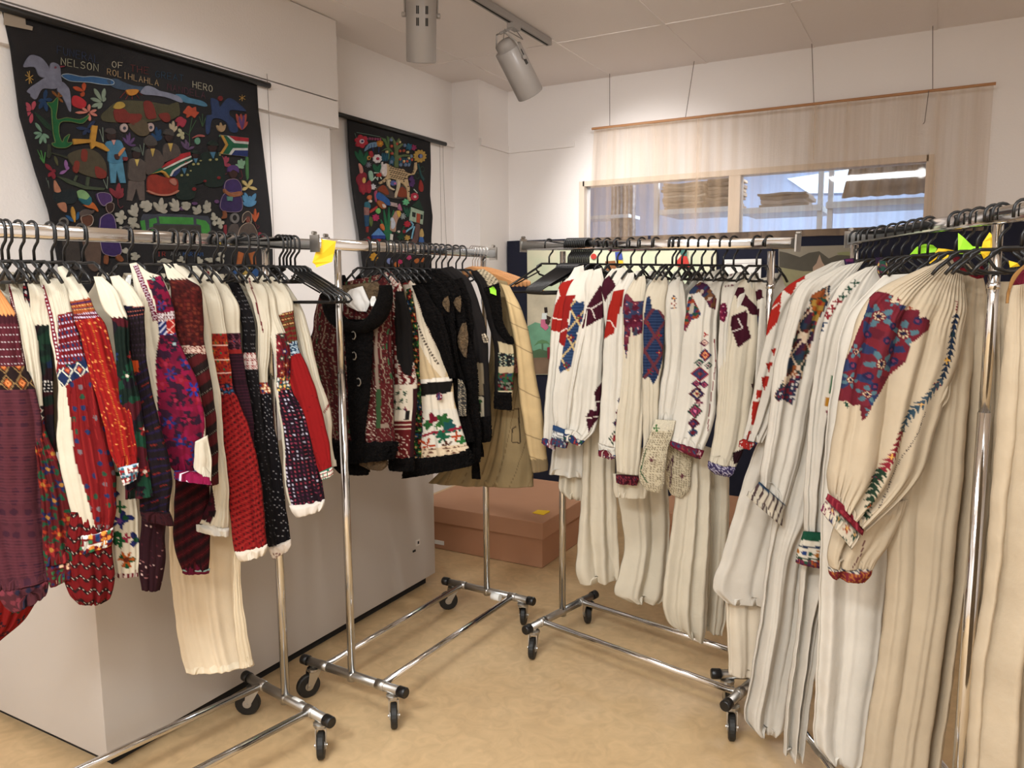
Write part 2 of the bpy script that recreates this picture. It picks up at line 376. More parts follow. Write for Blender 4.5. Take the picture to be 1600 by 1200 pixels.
RACK_N = make_rack('nearest chrome clothes rack at the right carrying long white dresses', (.10, 2.089), (-.27, 2.882), (.33, 1.60, 1.70), (-.286, 2.915, 1.70), hw=((.225, .25), (.225, .41)), sw=(2.2, 1.0, 2.2, -1.0), zs=(1.68, 1.68))
# small paper labels on the chrome
for R, px, py, z in ((RACK_L, 464, 1095, .13), (RACK_M, 775, 930, .13)):
    c = on_z(px, py-3, .147)
    MB().lathe(c+np.array([0, 0, -.0165])-R.n*.022, R.n, [(0, .0169), (.044, .0169)], 18).build('paper_band', M_PAPER, R.root, smooth=True)

# ------------------------------------------------------------------ hangers
def hanger_mesh(kind):
    """local frame: x along the hanger, y along the rail, z up; z=0 at rail centre. Returns hook, frame meshes"""
    hk = MB(); fr = MB()
    if kind != 'wooden':
        W_ = .215 if kind == 'plastic' else .125; A_ = W_/.215
        pts = [(-.021, 0, -.012)]
        for k in range(0, 9):
            a = math.pi-math.pi*k/8; pts.append((.021*math.cos(a), 0, .006+.020*math.sin(a)))
        pts += [(.021, 0, -.012), (.018, 0, -.026), (.006, 0, -.038), (0, 0, -.048), (0, 0, -.075)]
        hk.tube(pts, .0037, 8)
        loop = [(-.040, 0, -.076), (.040, 0, -.076), (.060, 0, -.086), (.066, 0, -.100), (.050, 0, -.120), (.022, 0, -.128), (-.022, 0, -.128), (-.050, 0, -.120), (-.066, 0, -.100), (-.060, 0, -.086)]
        fr.tube(loop, .0042, 6, closed=True)
        tri = [(.040, 0, -.082), (.205*A_, 0, -.172), (.215*A_, 0, -.186), (.205*A_, 0, -.193), (-.205*A_, 0, -.193), (-.215*A_, 0, -.186), (-.205*A_, 0, -.172), (-.040, 0, -.082)]
        if kind == 'shirt':
            for s in (-1, 1): fr.tube([(s*.045, 0, -.080), (s*.085, 0, -.112), (s*.10, 0, -.130)], .0046, 6)
        else: fr.tube(tri, .0046, 6)
        if kind == 'plastic':
            for s in (-1, 1): fr.tube([(s*.05, 0, -.108), (s*.17, 0, -.162), (s*.172, 0, -.15)], .003, 6)
    else:
        pts = [(-.018, 0, -.004)]
        for k in range(0, 10):
            a = math.pi-math.pi*1.1*k/9; pts.append((.019*math.cos(a), 0, .010+.020*math.sin(a)))
        pts += [(.010, 0, -.020), (0, 0, -.034), (0, 0, -.07)]
        hk.tube(pts, .0015, 6)
        prof = []
        for k in range(-12, 13):
            x = k/12*.215; z = -.075-.062*abs(k/12)**1.3; w = .017-.004*abs(k/12); prof.append((x, .012*(k/12)**2, z, w))
        P = []
        for (x, y, z, w) in prof:
            P.append([np.array([x, y-.007, z+w]), np.array([x, y+.007, z+w]), np.array([x, y+.007, z-w]), np.array([x, y-.007, z-w])])
        vs = [v for q in P for v in q]; fs = []
        for i in range(len(P)-1):
            for k in range(4): fs.append((i*4+k, i*4+(k+1) % 4, i*4+4+(k+1) % 4, i*4+4+k))
        fs += [(3, 2, 1, 0), tuple(len(vs)-4+k for k in range(4))]
        fr.add(vs, fs)
    return hk, fr
HM = {}
def hanger(R, px, kind='plastic', label='', group=None, twist=0, tilt=0, s=None):
    p = along(R, px) if s is None else s
    if kind not in HM:
        hk, fr = hanger_mesh(kind)
        a = hk.build('hook', M_BLACKP if kind != 'wooden' else M_CHROME, smooth=True); b = fr.build('hanger_frame', M_BLACKP if kind != 'wooden' else M_WOOD, smooth=(kind != 'wooden'))
        if kind == 'wooden': a.data.name = 'hook_wire'; md = b.modifiers.new('bevel', 'BEVEL'); md.width = .004; md.segments = 2
        HM[kind] = (a, b); first = True
    else: first = False
    root = empty(('wooden' if kind == 'wooden' else 'plastic')+'_hanger', p); tag(root, label, 'hanger', group)
    U = garment_axis(R, p, twist)
    root.rotation_euler = (0, tilt, math.atan2(U[1], U[0])+(math.pi if R in (RACK_R, RACK_N) else 0))
    a, b = HM[kind]
    if not first: a = a.copy(); b = b.copy(); COL.objects.link(a); COL.objects.link(b)
    a.parent = root; b.parent = root
    return root
def garment_axis(R, p, twist):
    d = R.db[:2] if R.db[:2]@(p[:2]-CO[:2]) > 0 else -R.db[:2]     # rail direction away from the viewer
    v = (p[:2]-CO[:2])/np.linalg.norm(p[:2]-CO[:2])
    ad = math.atan2(d[1], d[0]); av = math.atan2(v[1], v[0]); s = math.copysign(1, math.sin(av-ad))
    an = ad+s*math.radians(twist)                                      # turned normal
    U = np.array([math.sin(an), -math.cos(an), 0])
    if U[:2]@v > 0: U = -U                                             # towards the viewer
    return U
# ------------------------------------------------------------------ track and spot lamps
TX = -2.2
tr = MB().box((TX-.018, -.6, 3.012), (TX+.018, 4.46, 3.05)).build('lighting_track', M_LAMP)
tag(tr, 'grey lighting track fixed under the ceiling', 'track')
MB().box((TX-.006, -.5, 3.0105), (TX+.006, 4.44, 3.0125)).build('track_slot', M_DARK, tr)
def spot_lamp(label, y, top, bot, r, mount, group='grey cylindrical spot lamps on the track'):
    root = empty('spot_lamp', (TX, y, 3.01)); tag(root, label, 'lamp', group)
    top, bot = np.array(top, float), np.array(bot, float); a = (bot-top); Lg = np.linalg.norm(a); a /= Lg
    side = np.cross(a, [0, 1., 0]) if abs(a[1]) < .5 else np.cross(a, [1., 0, 0]); 
    hor = np.cross(a, [0, 0, 1.]); hor /= np.linalg.norm(hor); frn = np.cross(hor, a)
    reparent(MB().lathe(top, a, [(-.05, .02), (-.045, r*.5), (-.025, r*.7), (.004, r*.74), (.005, r*.97), (.008, r), (Lg-.004, r), (Lg, r*.97), (Lg, r*.9), (Lg-.12, r*.86), (Lg-.13, .001)], 36).build('lamp_body', M_LAMP, smooth=True), root)
    sl = MB()
    vd = (top+bot)/2-CO; vd /= np.linalg.norm(vd)
    f = -(vd-a*(vd@a)); f /= np.linalg.norm(f); w = np.cross(a, f)
    for ang in (-.42, -.32, .18, .28) if abs(a[2]) > .9 else (-.95, -.85, -.75):
        dr = f*math.cos(ang)+w*math.sin(ang); tg = np.cross(a, dr)
        for tt in (.05, .10):
            sl.obox(top+a*tt+dr*(r+.0003), a*.017, tg*.0026, dr*.0012)
    reparent(sl.build('vent_slots', M_DARK), root)
    yk = MB()
    arm = top+a*.075
    j = np.array([TX, y, 3.0])
    for sg in (-1, 1):
        yk.tube([arm+hor*sg*(r+.004), top+hor*sg*(r+.006)-a*.02, top+hor*sg*(r*.4)-a*.085], .0045, 8)
        yk.lathe(arm+hor*sg*(r-.002), hor*sg, [(0, .010), (.012, .012), (.02, .012), (.022, .006)], 12)
    yk.tube([top+hor*r*.4-a*.085, top-hor*r*.4-a*.085], .0045, 8)
    reparent(yk.build('yoke', M_LAMP, smooth=True), root)
    reparent(MB().box((TX-.02, y-.045, 2.985), (TX+.02, y+.045, 3.013)).cyl(j, top-a*.085, .008, 10).build('track_adapter', M_LAMP), root)
    reparent(MB().tube([j+[0, .02, -.01], j+[.03, .05, -.06], top-a*.11+[.03, .02, 0], top-a*.05], .003, 6).build('lamp_cable', M_LAMP, smooth=True), root)
    reparent(MB().lathe(bot-a*.05, a, [(0, .001), (0, r*.8), (.004, r*.8), (.004, .001)], 24).build('lamp_lens', mat('lit_lens', 'FFE9CF', .4, emit=3)), root)
lb = on_x(657, 93, -2.27)
spot_lamp('near grey cylindrical spot lamp pointing down, cut by the top edge of the picture', 3.06, on_x(658, -4, -2.19), on_x(658, 97, -2.25), .071, 'v')
lt = on_x(793, 75, -2.2); lb = on_x(829, 148, -2.14)
spot_lamp('far grey spot lamp at the end of the track, tilted towards the window wall', 4.01, lt, lb, .078, 't')

# ------------------------------------------------------------------ sheer cloth over the window
def sheer():
    x0, x1 = on_y(927, 201.7, YW-.10)[0], on_y(1553, 130.5, YW-.10)[0]; zt = 2.66
    nx, nz = 260, 30; zb = 1.86; vs = []; fs = []
    zt = on_y(1240, 166, YW-.10)[2]
    rnd = random.Random(4); ph = [rnd.random()*6 for _ in range(8)]
    for j in range(nz+1):
        f = j/nz; z = zt-.005+(zb-zt)*f
        for i in range(nx+1):
            u = i/nx; x = x0+(x1-x0)*u-.05*f*(1-u)
            y = YW-.10+(.012+.02*f)*(math.sin(u*62+ph[0]+math.sin(f*2))*.5+math.sin(u*141+ph[1])*.3+math.sin(u*23+ph[2]+f)*.6)
            vs.append((x, y, z))
    for j in range(nz):
        for i in range(nx): a = j*(nx+1)+i; fs.append((a, a+1, a+nx+2, a+nx+1))
    M = bpy.data.materials.new('sheer_gauze'); M.use_nodes = True; n = M.node_tree.nodes; L = M.node_tree.links
    b = n['Principled BSDF']; b.inputs['Base Color'].default_value = (*lin('BFA384'), 1); b.inputs['Roughness'].default_value = .9
    b.inputs['Transmission Weight'].default_value = 0
    tc = n.new('ShaderNodeTexCoord'); mp = n.new('ShaderNodeMapping'); mp.inputs['Scale'].default_value = (22, 1, .5); L.new(tc.outputs['Object'], mp.inputs[0])
    tx = n.new('ShaderNodeTexNoise'); tx.inputs['Scale'].default_value = 1; tx.inputs['Detail'].default_value = 5; L.new(mp.outputs[0], tx.inputs['Vector'])
    r1 = n.new('ShaderNodeMapRange'); r1.inputs['From Min'].default_value = .35; r1.inputs['From Max'].default_value = .75; r1.inputs['To Min'].default_value = .2; r1.inputs['To Max'].default_value = .5
    L.new(tx.outputs['Fac'], r1.inputs['Value'])
    L.new(r1.outputs[0], b.inputs['Alpha'])
    me = bpy.data.meshes.new('sheer_curtain'); me.from_pydata(vs, [], fs)
    for p in me.polygons: p.use_smooth = True
    root = empty('sheer_curtain', (x0, YW-.1, zt)); tag(root, 'wide translucent beige sheer cloth hanging from a thin wooden rod in front of the window', 'curtain')
    reparent(link('cloth', me, M), root)
    MB().cyl((x0-.01, YW-.10, zt), (x1+.01, YW-.10, zt), .009, 12).build('rod', mat('rod_wood', 'A8784E', .5), root)
    for px in (953, 1085, 1268, 1455):
        a = on_y(px, 80, YW-.10); px2 = px-14 if px == 1085 else px+(3 if px == 1268 else 0)
        c = on_y(px2, 180, YW-.10)
        MB().tube([(a[0], YW-.10, CEIL-.005), (c[0], YW-.10, zt)], .0022, 5).build('cord', mat('dark_cord', '6B5F58', .8), root)
    c = on_y(1449, 180, YW-.1)
    MB().tube([(c[0], YW-.114, zt), (c[0]-.012, YW-.114, zt-.18), (c[0]-.02, YW-.114, zt-.19)], .0022, 5).build('cord', MATS['dark_cord'], root)
sheer()
# navy board below the window and the pictures on it
bd = MB().box((-3.045, YW-.06, 0), (.4, YW-.024, 1.902)).build('display_board', M_NAVY)
tag(bd, 'long dark navy felt-covered board standing against the wall below the window', 'board')
def paint_panel(name, pts_px, y, base, shapes, label, cat='painting'):
    root = empty(name, (0, y, 0)); tag(root, label, cat)
    def prism(poly, y0, th, m, nm):
        v = [on_y(px, py, y0) for px, py in poly]; k = len(v)
        vs = [(p[0], y0, p[2]) for p in v]+[(p[0], y0+th, p[2]) for p in v]
        tri = tessellate_polygon([[Vector(p) for p in vs[:k]]])
        fs = [tuple(t) for t in tri]+[tuple(k+i for i in t)[::-1] for t in tri]+[(i, (i+1) % k, k+(i+1) % k, k+i) for i in range(k)]
        o = MB().add(vs, fs).build(nm, m, root); return o
    prism(pts_px, y, .02, base, 'painting_canvas')
    for i, (nm, poly, c) in enumerate(shapes):
        if len(poly) == 3 and not hasattr(poly[2], '__len__'):
            cx, cy, r = poly; rx, ry = (r, r)
            poly = [(cx+rx*math.cos(a*.5236), cy+ry*math.sin(a*.5236)) for a in range(12)]
        prism(poly, y-.0012-.0009*i, .002, mat('paint_'+c, c, .8, noise=.2, nscale=9), nm)
Z = lambda L_: [(810+x/4.571, 370+y/4.571) for x, y in L_]
paint_panel('painted_panel', Z([(62, 96), (1412, 98), (1400, 975), (70, 985)]), YW-.085, mat('paint_sky', 'C3CFB0', .8, c2='D9D4B8', nscale=3), [
    ('painted_sky', Z([(62, 400), (1405, 380), (1400, 640), (64, 650)]), 'C9BFA6'),
    ('painted_field', Z([(64, 640), (120, 610), (230, 640), (1400, 640), (1400, 830), (66, 830)]), '6FA283'),
    ('painted_earth', Z([(66, 820), (1400, 820), (1400, 975), (70, 982)]), '7E6650'),
    ('painted_grass', Z([(68, 800), (110, 815), (150, 800), (200, 815), (260, 800), (260, 860), (68, 865)]), '4E6B4A'),
    ('painted_palm_trunk', Z([(165, 760), (175, 760), (178, 820), (166, 820)]), '4D6A4C'),
    ('painted_palm_leaf', Z([(110, 780), (140, 745), (170, 735), (205, 745), (230, 775), (195, 758), (172, 765), (145, 760)]), '5B8558'),
    ('painted_woman_skirt', Z([(120, 385), (180, 380), (184, 405), (118, 408)]), 'D9A51E'),
    ('painted_woman_body', Z([(132, 335), (160, 335), (172, 390), (125, 392)]), '6E2347'),
    ('painted_woman_scarf', Z([(130, 312), (145, 302), (162, 312), (160, 338), (132, 340)]), '4D9CA0'),
    ('painted_drummer_skirt', Z([(162, 590), (185, 580), (215, 650), (195, 670), (158, 640)]), 'C96B8A'),
    ('painted_drummer_torso', Z([(170, 545), (205, 545), (205, 590), (165, 590)]), 'D9DFDA'),
    ('painted_drummer_head', Z([(184, 505), (205, 503), (208, 540), (188, 545)]), '241712'),
    ('painted_drummer_arm', Z([(200, 560), (232, 575), (230, 585), (204, 600)]), '3A2418'),
    ('painted_drum', Z([(190, 590), (215, 585), (228, 605), (215, 628), (195, 620)]), '3B2B22'),
    ('painted_sun', (810+537/4.571, 370+140/4.571, 4.5), 'C23A2E'),
    ('painted_blue_head', Z([(690, 110), (735, 105), (745, 160), (695, 170)]), '3A4C98'),
    ('painted_yellow_shoulder', Z([(700, 165), (745, 170), (752, 205), (705, 208)]), 'E2B52C'),
    ('painted_brown_arm', Z([(620, 175), (690, 170), (700, 230), (625, 245)]), '8E5A34'),
    ('painted_red_figure', Z([(1125, 180), (1190, 100), (1215, 180), (1225, 230), (1130, 210)]), 'C2362C'),
    ('painted_teal_scarf', Z([(1150, 95), (1205, 92), (1200, 140), (1160, 130)]), '3E6E63'),
    ('painted_red_cloth', Z([(205, 790), (235, 785), (232, 880), (208, 870)]), '8C2433'),
], 'painted panel of an outdoor scene on the navy board behind the white shirts')
Z = lambda L_: [(1160+x/8, 350+y/8) for x, y in L_]
paint_panel('painted_panel', Z([(450, 285), (1420, 262), (1420, 760), (450, 800)]), YW-.085, mat('paint_grey_sky', '8C8474', .8, noise=.2, nscale=5), [
    ('painted_far_hill', Z([(460, 340), (560, 360), (720, 415), (830, 360), (960, 340), (1080, 430), (1180, 390), (1400, 380), (1400, 620), (460, 620)]), '4F4A3E'),
    ('painted_near_hill', Z([(460, 540), (760, 590), (900, 590), (1300, 520), (1400, 540), (1400, 755), (460, 790)]), '8F8A66'),
    ('painted_bright_hill', Z([(1180, 360), (1300, 345), (1400, 350), (1400, 400), (1200, 385)]), '7F8058'),
    ('painted_tent', Z([(965, 380), (995, 470), (1035, 530), (1030, 600), (880, 590), (880, 540), (925, 490)]), 'A98F7A'),
], 'painted panel of dark hills and a pale tent on the navy board')
ms = MB(); c0 = on_y(952, 373, YW-.09); c1 = on_y(1046, 373, YW-.09)
tag(MB().box((c0[0], YW-.1, 1.80), (c1[0], YW-.088, 1.87)).build('folded_cloth', mat('maroon_cloth', '5A1A36', .9)), 'dark maroon cloth strip behind the rail of the back clothes rack', 'cloth')
c0 = on_y(1130, 420, YW-.09); c1 = on_y(1189, 420, YW-.09); z0 = on_y(1160, 436, YW-.09)[2]; z1 = on_y(1160, 405, YW-.09)[2]
pp = MB().box((c0[0], YW-.09, z0), (c1[0], YW-.075, z1)).build('paper_sheet', M_PAPER)
tag(pp, 'white paper sheet with two faint lines pinned on the navy board', 'paper')
MB().box((c0[0]+.02, YW-.0905, z1-.03), (c1[0]-.03, YW-.0895, z1-.026)).box((c0[0]+.02, YW-.0905, z1-.05), (c1[0]-.05, YW-.0895, z1-.046)).build('written_line', mat('faint_ink', 'A9A0A0', .8), pp)
pn = on_y(826, 400, YW-.06)
MB().box((-3.03, YW-.066, .97), (-2.7, YW-.059, 1.0)).build('board_seam', mat('board_edge', '05060C', .9), bd)

# ------------------------------------------------------------------ store-room shelving seen through the window
def shelving():
    root = empty('metal_shelving', (-1.2, 6.4, 0)); tag(root, 'grey metal shelving in the store room behind the window', 'shelving')
    M = mat('galvanised', 'B9C0C4', .45, .3)
    for px in (1025, 1281, 1297, 1452):
        c = on_y(px, 320, 6.35)
        MB().box((c[0]-.018, 6.35, 0), (c[0]+.018, 6.39, 3.0)).build('shelf_upright', M, root)
    xa, xb = on_y(1030, 330, 6.3)[0], on_y(1146, 330, 6.3)[0]; z = on_y(1085, 329, 6.3)[2]
    MB().box((xa, 6.3, z-.02), (xb, 6.85, z+.02)).build('shelf', M, root)
    z = on_y(1210, 327, 6.3)[2]; xa2, xb2 = on_y(1158, 330, 6.3)[0], on_y(1282, 330, 6.3)[0]
    MB().box((xa2, 6.3, z-.025), (xb2, 6.85, z+.02)).build('shelf', M, root)
    z3 = on_y(1370, 317, 6.3)[2]; xa3, xb3 = on_y(1290, 330, 6.3)[0], on_y(1470, 330, 6.3)[0]
    MB().box((xa3, 6.3, z3-.02), (xb3, 6.85, z3+.025)).build('shelf', M, root)
    for x0_, x1_ in ((xa, xb), (xa2, xb2), (xa3, xb3)):
        MB().box((x0_, 6.3, 1.70), (x1_, 6.85, 1.72)).build('shelf', M, root)
    c = on_y(962, 337, 6.6)
    MB().box((c[0]-.5, 6.6, c[2]-.02), (c[0]+.12, 6.9, c[2]+.01)).build('shelf', M, root)
    rnd = random.Random(8)
    zA = on_y(1085, 329, 6.3)[2]; zB = on_y(1210, 327, 6.3)[2]
    def pile(x0, x1, z0, z1, cols, y=6.34, dp=.4, label='', group=''):
        z = z0; k = 0
        while z < z1:
            h = rnd.uniform(.018, .034); j = rnd.uniform(-.02, .02); j2 = rnd.uniform(-.03, .02); xm = (x0+x1)/2
            P = []
            m = MB(); n_ = 8
            for r_ in range(n_+1):
                u = r_/n_; x = x0+j+(x1+j2-x0-j)*u; sag = -.012*math.sin(math.pi*u)*(k % 3)/3+.004*math.sin(u*9+k)
                m.v += [(x, y+rnd.uniform(0, .01), z+sag), (x, y+dp, z+sag), (x, y+dp, z+h+sag-.003), (x, y, z+h+sag-.004)]
            for r_ in range(n_):
                for e in range(4): m.f.append((r_*4+e, r_*4+(e+1) % 4, r_*4+4+(e+1) % 4, r_*4+4+e))
            m.f += [(3, 2, 1, 0), tuple(n_*4+e for e in range(4))]
            c = cols[k % len(cols)]
            o = m.build('folded_textile', mat('textile_'+c, c, .9, noise=.2, nscale=12), bevel=.003)
            tag(o, label, 'textile', group); z += h+.001; k += 1
    pile(xa+.01, (xa+xb)/2+.06, zA+.021, on_y(1060, 284, 6.3)[2], ['8C7660', '6E5A48', 'A08C74', '7C6A58', 'B3A48E'], label='flat folded brown textile in the left pile on the store-room shelf', group='folded textiles in the left pile of the store room')
    pile((xa+xb)/2+.07, xb-.01, zA+.021, on_y(1110, 277, 6.3)[2], ['5E4C3E', '73604E', '8A7660'], label='flat folded brown textile in the dark pile beside the window mullion', group='folded textiles in the dark pile by the mullion')
    pile(xa2+.12, xb2-.1, zB+.021, on_y(1200, 302, 6.3)[2], ['6C6660', '8A8078', '58504A'], label='flat folded grey textile on the shelf behind the right window pane', group='folded textiles behind the right pane')
    # boxes on the lower shelf
    for k in range(6):
        xx = xa3+.03+k*.115
        if xx+.1 > xb3: break
        o = MB().box((xx, 6.36, 1.721), (xx+.105, 6.7, 1.721+(.12 if k < 3 else .17))).build('storage_box', mat('store_box_'+'ab'[k % 2], ('7E7F86', '96928E')[k % 2], .8), bevel=.003)
        tag(o, 'grey storage box on the lower shelf behind the right window pane', 'box', 'grey storage boxes on the lower shelf')
    for k in range(4):
        xx = xa+.02+k*.12
        o = MB().box((xx, 6.36, 1.721), (xx+.11, 6.7, 1.721+(.13, .09, .15, .11)[k])).build('storage_box', mat('store_box_brown', '8B7462', .8), bevel=.003)
        tag(o, 'brown storage box under the shelf behind the left window pane', 'box', 'brown storage boxes behind the left pane')
    # hanging grey cloth at the right
    m = MB(); nx, nz = 60, 24
    for j in range(nz+1):
        for i in range(nx+1):
            u, f = i/nx, j/nz
            zt = 3.195; zb_ = z3+.03
            xl = on_y(1345, 260, 6.15)[0]+(on_y(1316, 305, 6.15)[0]-on_y(1345, 260, 6.15)[0])*max(0, (f-.55)/.45)**.7; xr = on_y(1462, 260, 6.15)[0]
            m.v.append((xl+(xr-xl)*u, 6.12+.03*math.sin(u*34+math.sin(f*3))+.012*math.sin(u*71), zt+(zb_-zt)*f))
    for j in range(nz):
        for i in range(nx): a = j*(nx+1)+i; m.f.append((a, a+1, a+nx+2, a+nx+1))
    o = m.build('hanging_cloth', mat('taupe_drape', '7A6C60', .9), smooth=True); md = o.modifiers.new('s', 'SOLIDIFY'); md.thickness = .004
    tag(o, 'taupe cloth hanging in folds behind the right window pane', 'cloth')
    m = MB()
    for j in range(nz+1):
        for i in range(nx+1):
            u, f = i/nx, j/nz
            xl, xr = on_y(955, 300, 6.7)[0], on_y(993, 300, 6.7)[0]; m.v.append((xl+(xr-xl)*u, 6.7+.012*math.sin(u*40)+.006*math.sin(f*30), 3.195+(1.9-3.195)*f))
    for j in range(nz):
        for i in range(nx): a = j*(nx+1)+i; m.f.append((a, a+1, a+nx+2, a+nx+1))
    o = m.build('hanging_cloth', mat('grey_lace', '8E8C8E', .9, c2='6A686E', nscale=25), smooth=True); md = o.modifiers.new('s', 'SOLIDIFY'); md.thickness = .004
    tag(o, 'grey patterned cloth hanging behind the left window pane', 'cloth')
    # sky window of the store room
    sk = struct(MB().add([on_y(1230, 279, 8.55), on_y(1275, 272, 8.55), on_y(1345, 262, 8.55), on_y(1332, 301, 8.55), on_y(1264, 302, 8.55)], [(0, 1, 2, 3, 4)]).build('window_2', mat('sky_pane', 'C9E4FA', .4, emit=.9)))
    c = on_y(905, 340, 6.9)
shelving()
# ------------------------------------------------------------------ embroidered hangings
def cr_closed(P, n=5):
    out = []; k = len(P)
    for i in range(k):
        p0, p1, p2, p3 = (np.array(P[(i+j-1) % k], float) for j in range(4))
        for s in range(n):
            t = s/n
            out.append(.5*((2*p1)+(-p0+p2)*t+(2*p0-5*p1+4*p2-p3)*t*t+(-p0+3*p1-3*p2+p3)*t**3))
    return out
class Hanging:
    """a dark felt hanging on a rod, lying in a plane x = const; pieces are felt shapes sewn on it"""
    def __init__(s, X, zs, yl, yr, ztop, zbot, wave):
        s.X, s.zs, s.yl, s.yr, s.wave = X, zs, yl, yr, wave; s.zt, s.zb = ztop, zbot; s.layer = 0
    def edge(s, z): return float(np.interp(-z, [-q for q in s.zs], s.yl)), float(np.interp(-z, [-q for q in s.zs], s.yr))
    def off(s, y, z):
        f = (s.zt-z)/(s.zt-s.zb)
        return s.wave*f*(math.sin(y*7+1)*.6+math.sin(y*15+z*3)*.3)+.004
    def sheet(s, root, name):
        ny, nz = 60, 60; m = MB()
        for side in (0, 1):
            for j in range(nz+1):
                z = s.zt+(s.zb-s.zt)*j/nz; a, b = s.edge(z)
                for i in range(ny+1):
                    y = a+(b-a)*i/ny; dz = .004*math.sin(y*21)*(1-j/nz)
                    e = min(i, ny-i)/ny; curl = .03*max(0, .05-e)/.05*(j/nz)
                    m.v.append((s.X+s.off(y, z)+curl-(.003 if side else 0), y, z+dz))
        k = (ny+1)*(nz+1)
        for j in range(nz):
            for i in range(ny):
                a = j*(ny+1)+i; m.f.append((a, a+1, a+ny+2, a+ny+1)); m.f.append((k+a, k+a+ny+1, k+a+ny+2, k+a+1))
        for i in range(ny): m.f.append((i, k+i, k+i+1, i+1)); b = nz*(ny+1)+i; m.f.append((b, b+1, k+b+1, k+b))
        for j in range(nz): a = j*(ny+1); m.f.append((a, a+ny+1, k+a+ny+1, k+a)); b = a+ny; m.f.append((b, k+b, k+b+ny+1, b+ny+1))
        return m.build(name, M_BLACKF, root, smooth=True)
    def pt(s, px, py, lift):
        q = on_x(px, py, s.X+.006); return np.array([s.X+s.off(q[1], q[2])+lift, q[1], q[2]])
    def polys(s, name, polys, c, layer=1, smooth=True, th=.0025, outline=None):
        if len(polys) > 1 and name not in ('leopard_spots', 'hanging_leaves', 'berry_row'):
            bb = [(min(p[0] for p in P), min(p[1] for p in P), max(p[0] for p in P), max(p[1] for p in P)) for P in polys]
            cl = list(range(len(polys)))
            for i in range(len(polys)):
                for j in range(i):
                    a, b = bb[i], bb[j]
                    if a[0] <= b[2]+.3 and b[0] <= a[2]+.3 and a[1] <= b[3]+.3 and b[1] <= a[3]+.3:
                        old, new = cl[i], cl[j]; cl = [new if c_ == old else c_ for c_ in cl]
            ids = sorted(set(cl))
            if len(ids) > 1:
                for q in ids: o = s.polys(name, [P for P, c_ in zip(polys, cl) if c_ == q], c, layer, smooth, th, outline)
                return o
        m = MB(); lift = .0018*layer
        for P in polys:
            Q = cr_closed(P, 4) if (smooth and len(P) < 30 and len(P) > 2) else [np.array(p, float) for p in P]
            F = [s.pt(x, y, lift+th) for x, y in Q]; Bk = [p-np.array([th+lift, 0, 0]) for p in F]; k = len(F)
            tri = tessellate_polygon([[Vector((0, p[1], p[2])) for p in F]])
            fs = []
            for t in tri:
                n = np.cross(F[t[1]]-F[t[0]], F[t[2]]-F[t[0]]); fs.append(tuple(t) if n[0] > 0 else tuple(t)[::-1])
            fs += [(i, (i+1) % k, k+(i+1) % k, k+i) for i in range(k)]
            m.add(F+Bk, fs)
        o = m.build(name, felt(c), s.root)
        if name in ('leopard_spots', 'hanging_leaves', 'berry_row'): o['kind'] = 'stuff'
        if outline:
            m = MB()
            for P in polys:
                Q = cr_closed(P, 4) if smooth else P
                m.tube([s.pt(x, y, lift+th+.0006) for x, y in Q], .0016, 4, closed=True)
            q = m.build('stitched_outline', felt(outline), o)
        return o
    def strokes(s, name, lines, c, w=.9, layer=1, material=None):
        m = MB()
        for P in lines:
            m.tube([s.pt(x, y, .0012*layer+.0025) for x, y in P], w*.0017, 5)
        return m.build(name, material or felt(c), s.root)
def felt(c):
    d = ''.join('%02X' % int(int(c[i:i+2], 16)*.88) for i in (0, 2, 4))
    return mat('felt_'+c, d, .95, noise=.22, nscale=40, bump=.3, bscale=260)
def petals(cx, cy, tips, w, base=.0):
    out = []
    for tx, ty in tips:
        dx, dy = tx-cx, ty-cy; L_ = math.hypot(dx, dy) or 1; nx, ny = -dy/L_*w, dx/L_*w
        sx, sy = cx+dx*base, cy+dy*base
        out.append([(sx, sy), (sx+(tx-sx)*.3+nx*.8, sy+(ty-sy)*.3+ny*.8), (sx+(tx-sx)*.7+nx, sy+(ty-sy)*.7+ny), (tx, ty), (sx+(tx-sx)*.7-nx, sy+(ty-sy)*.7-ny), (sx+(tx-sx)*.3-nx*.8, sy+(ty-sy)*.3-ny*.8)])
    return out
def ring(cx, cy, rx, ry=None, n=10): ry = ry or rx; return [(cx+rx*math.cos(6.2832*i/n), cy+ry*math.sin(6.2832*i/n)) for i in range(n)]
def rays(cx, cy, n, r, a0=0, span=6.2832, sx=1): 
    k = n if span > 6 else max(n-1, 1)
    return [(cx+r*sx*math.cos(a0+span*i/k), cy+r*math.sin(a0+span*i/k)) for i in range(n)]
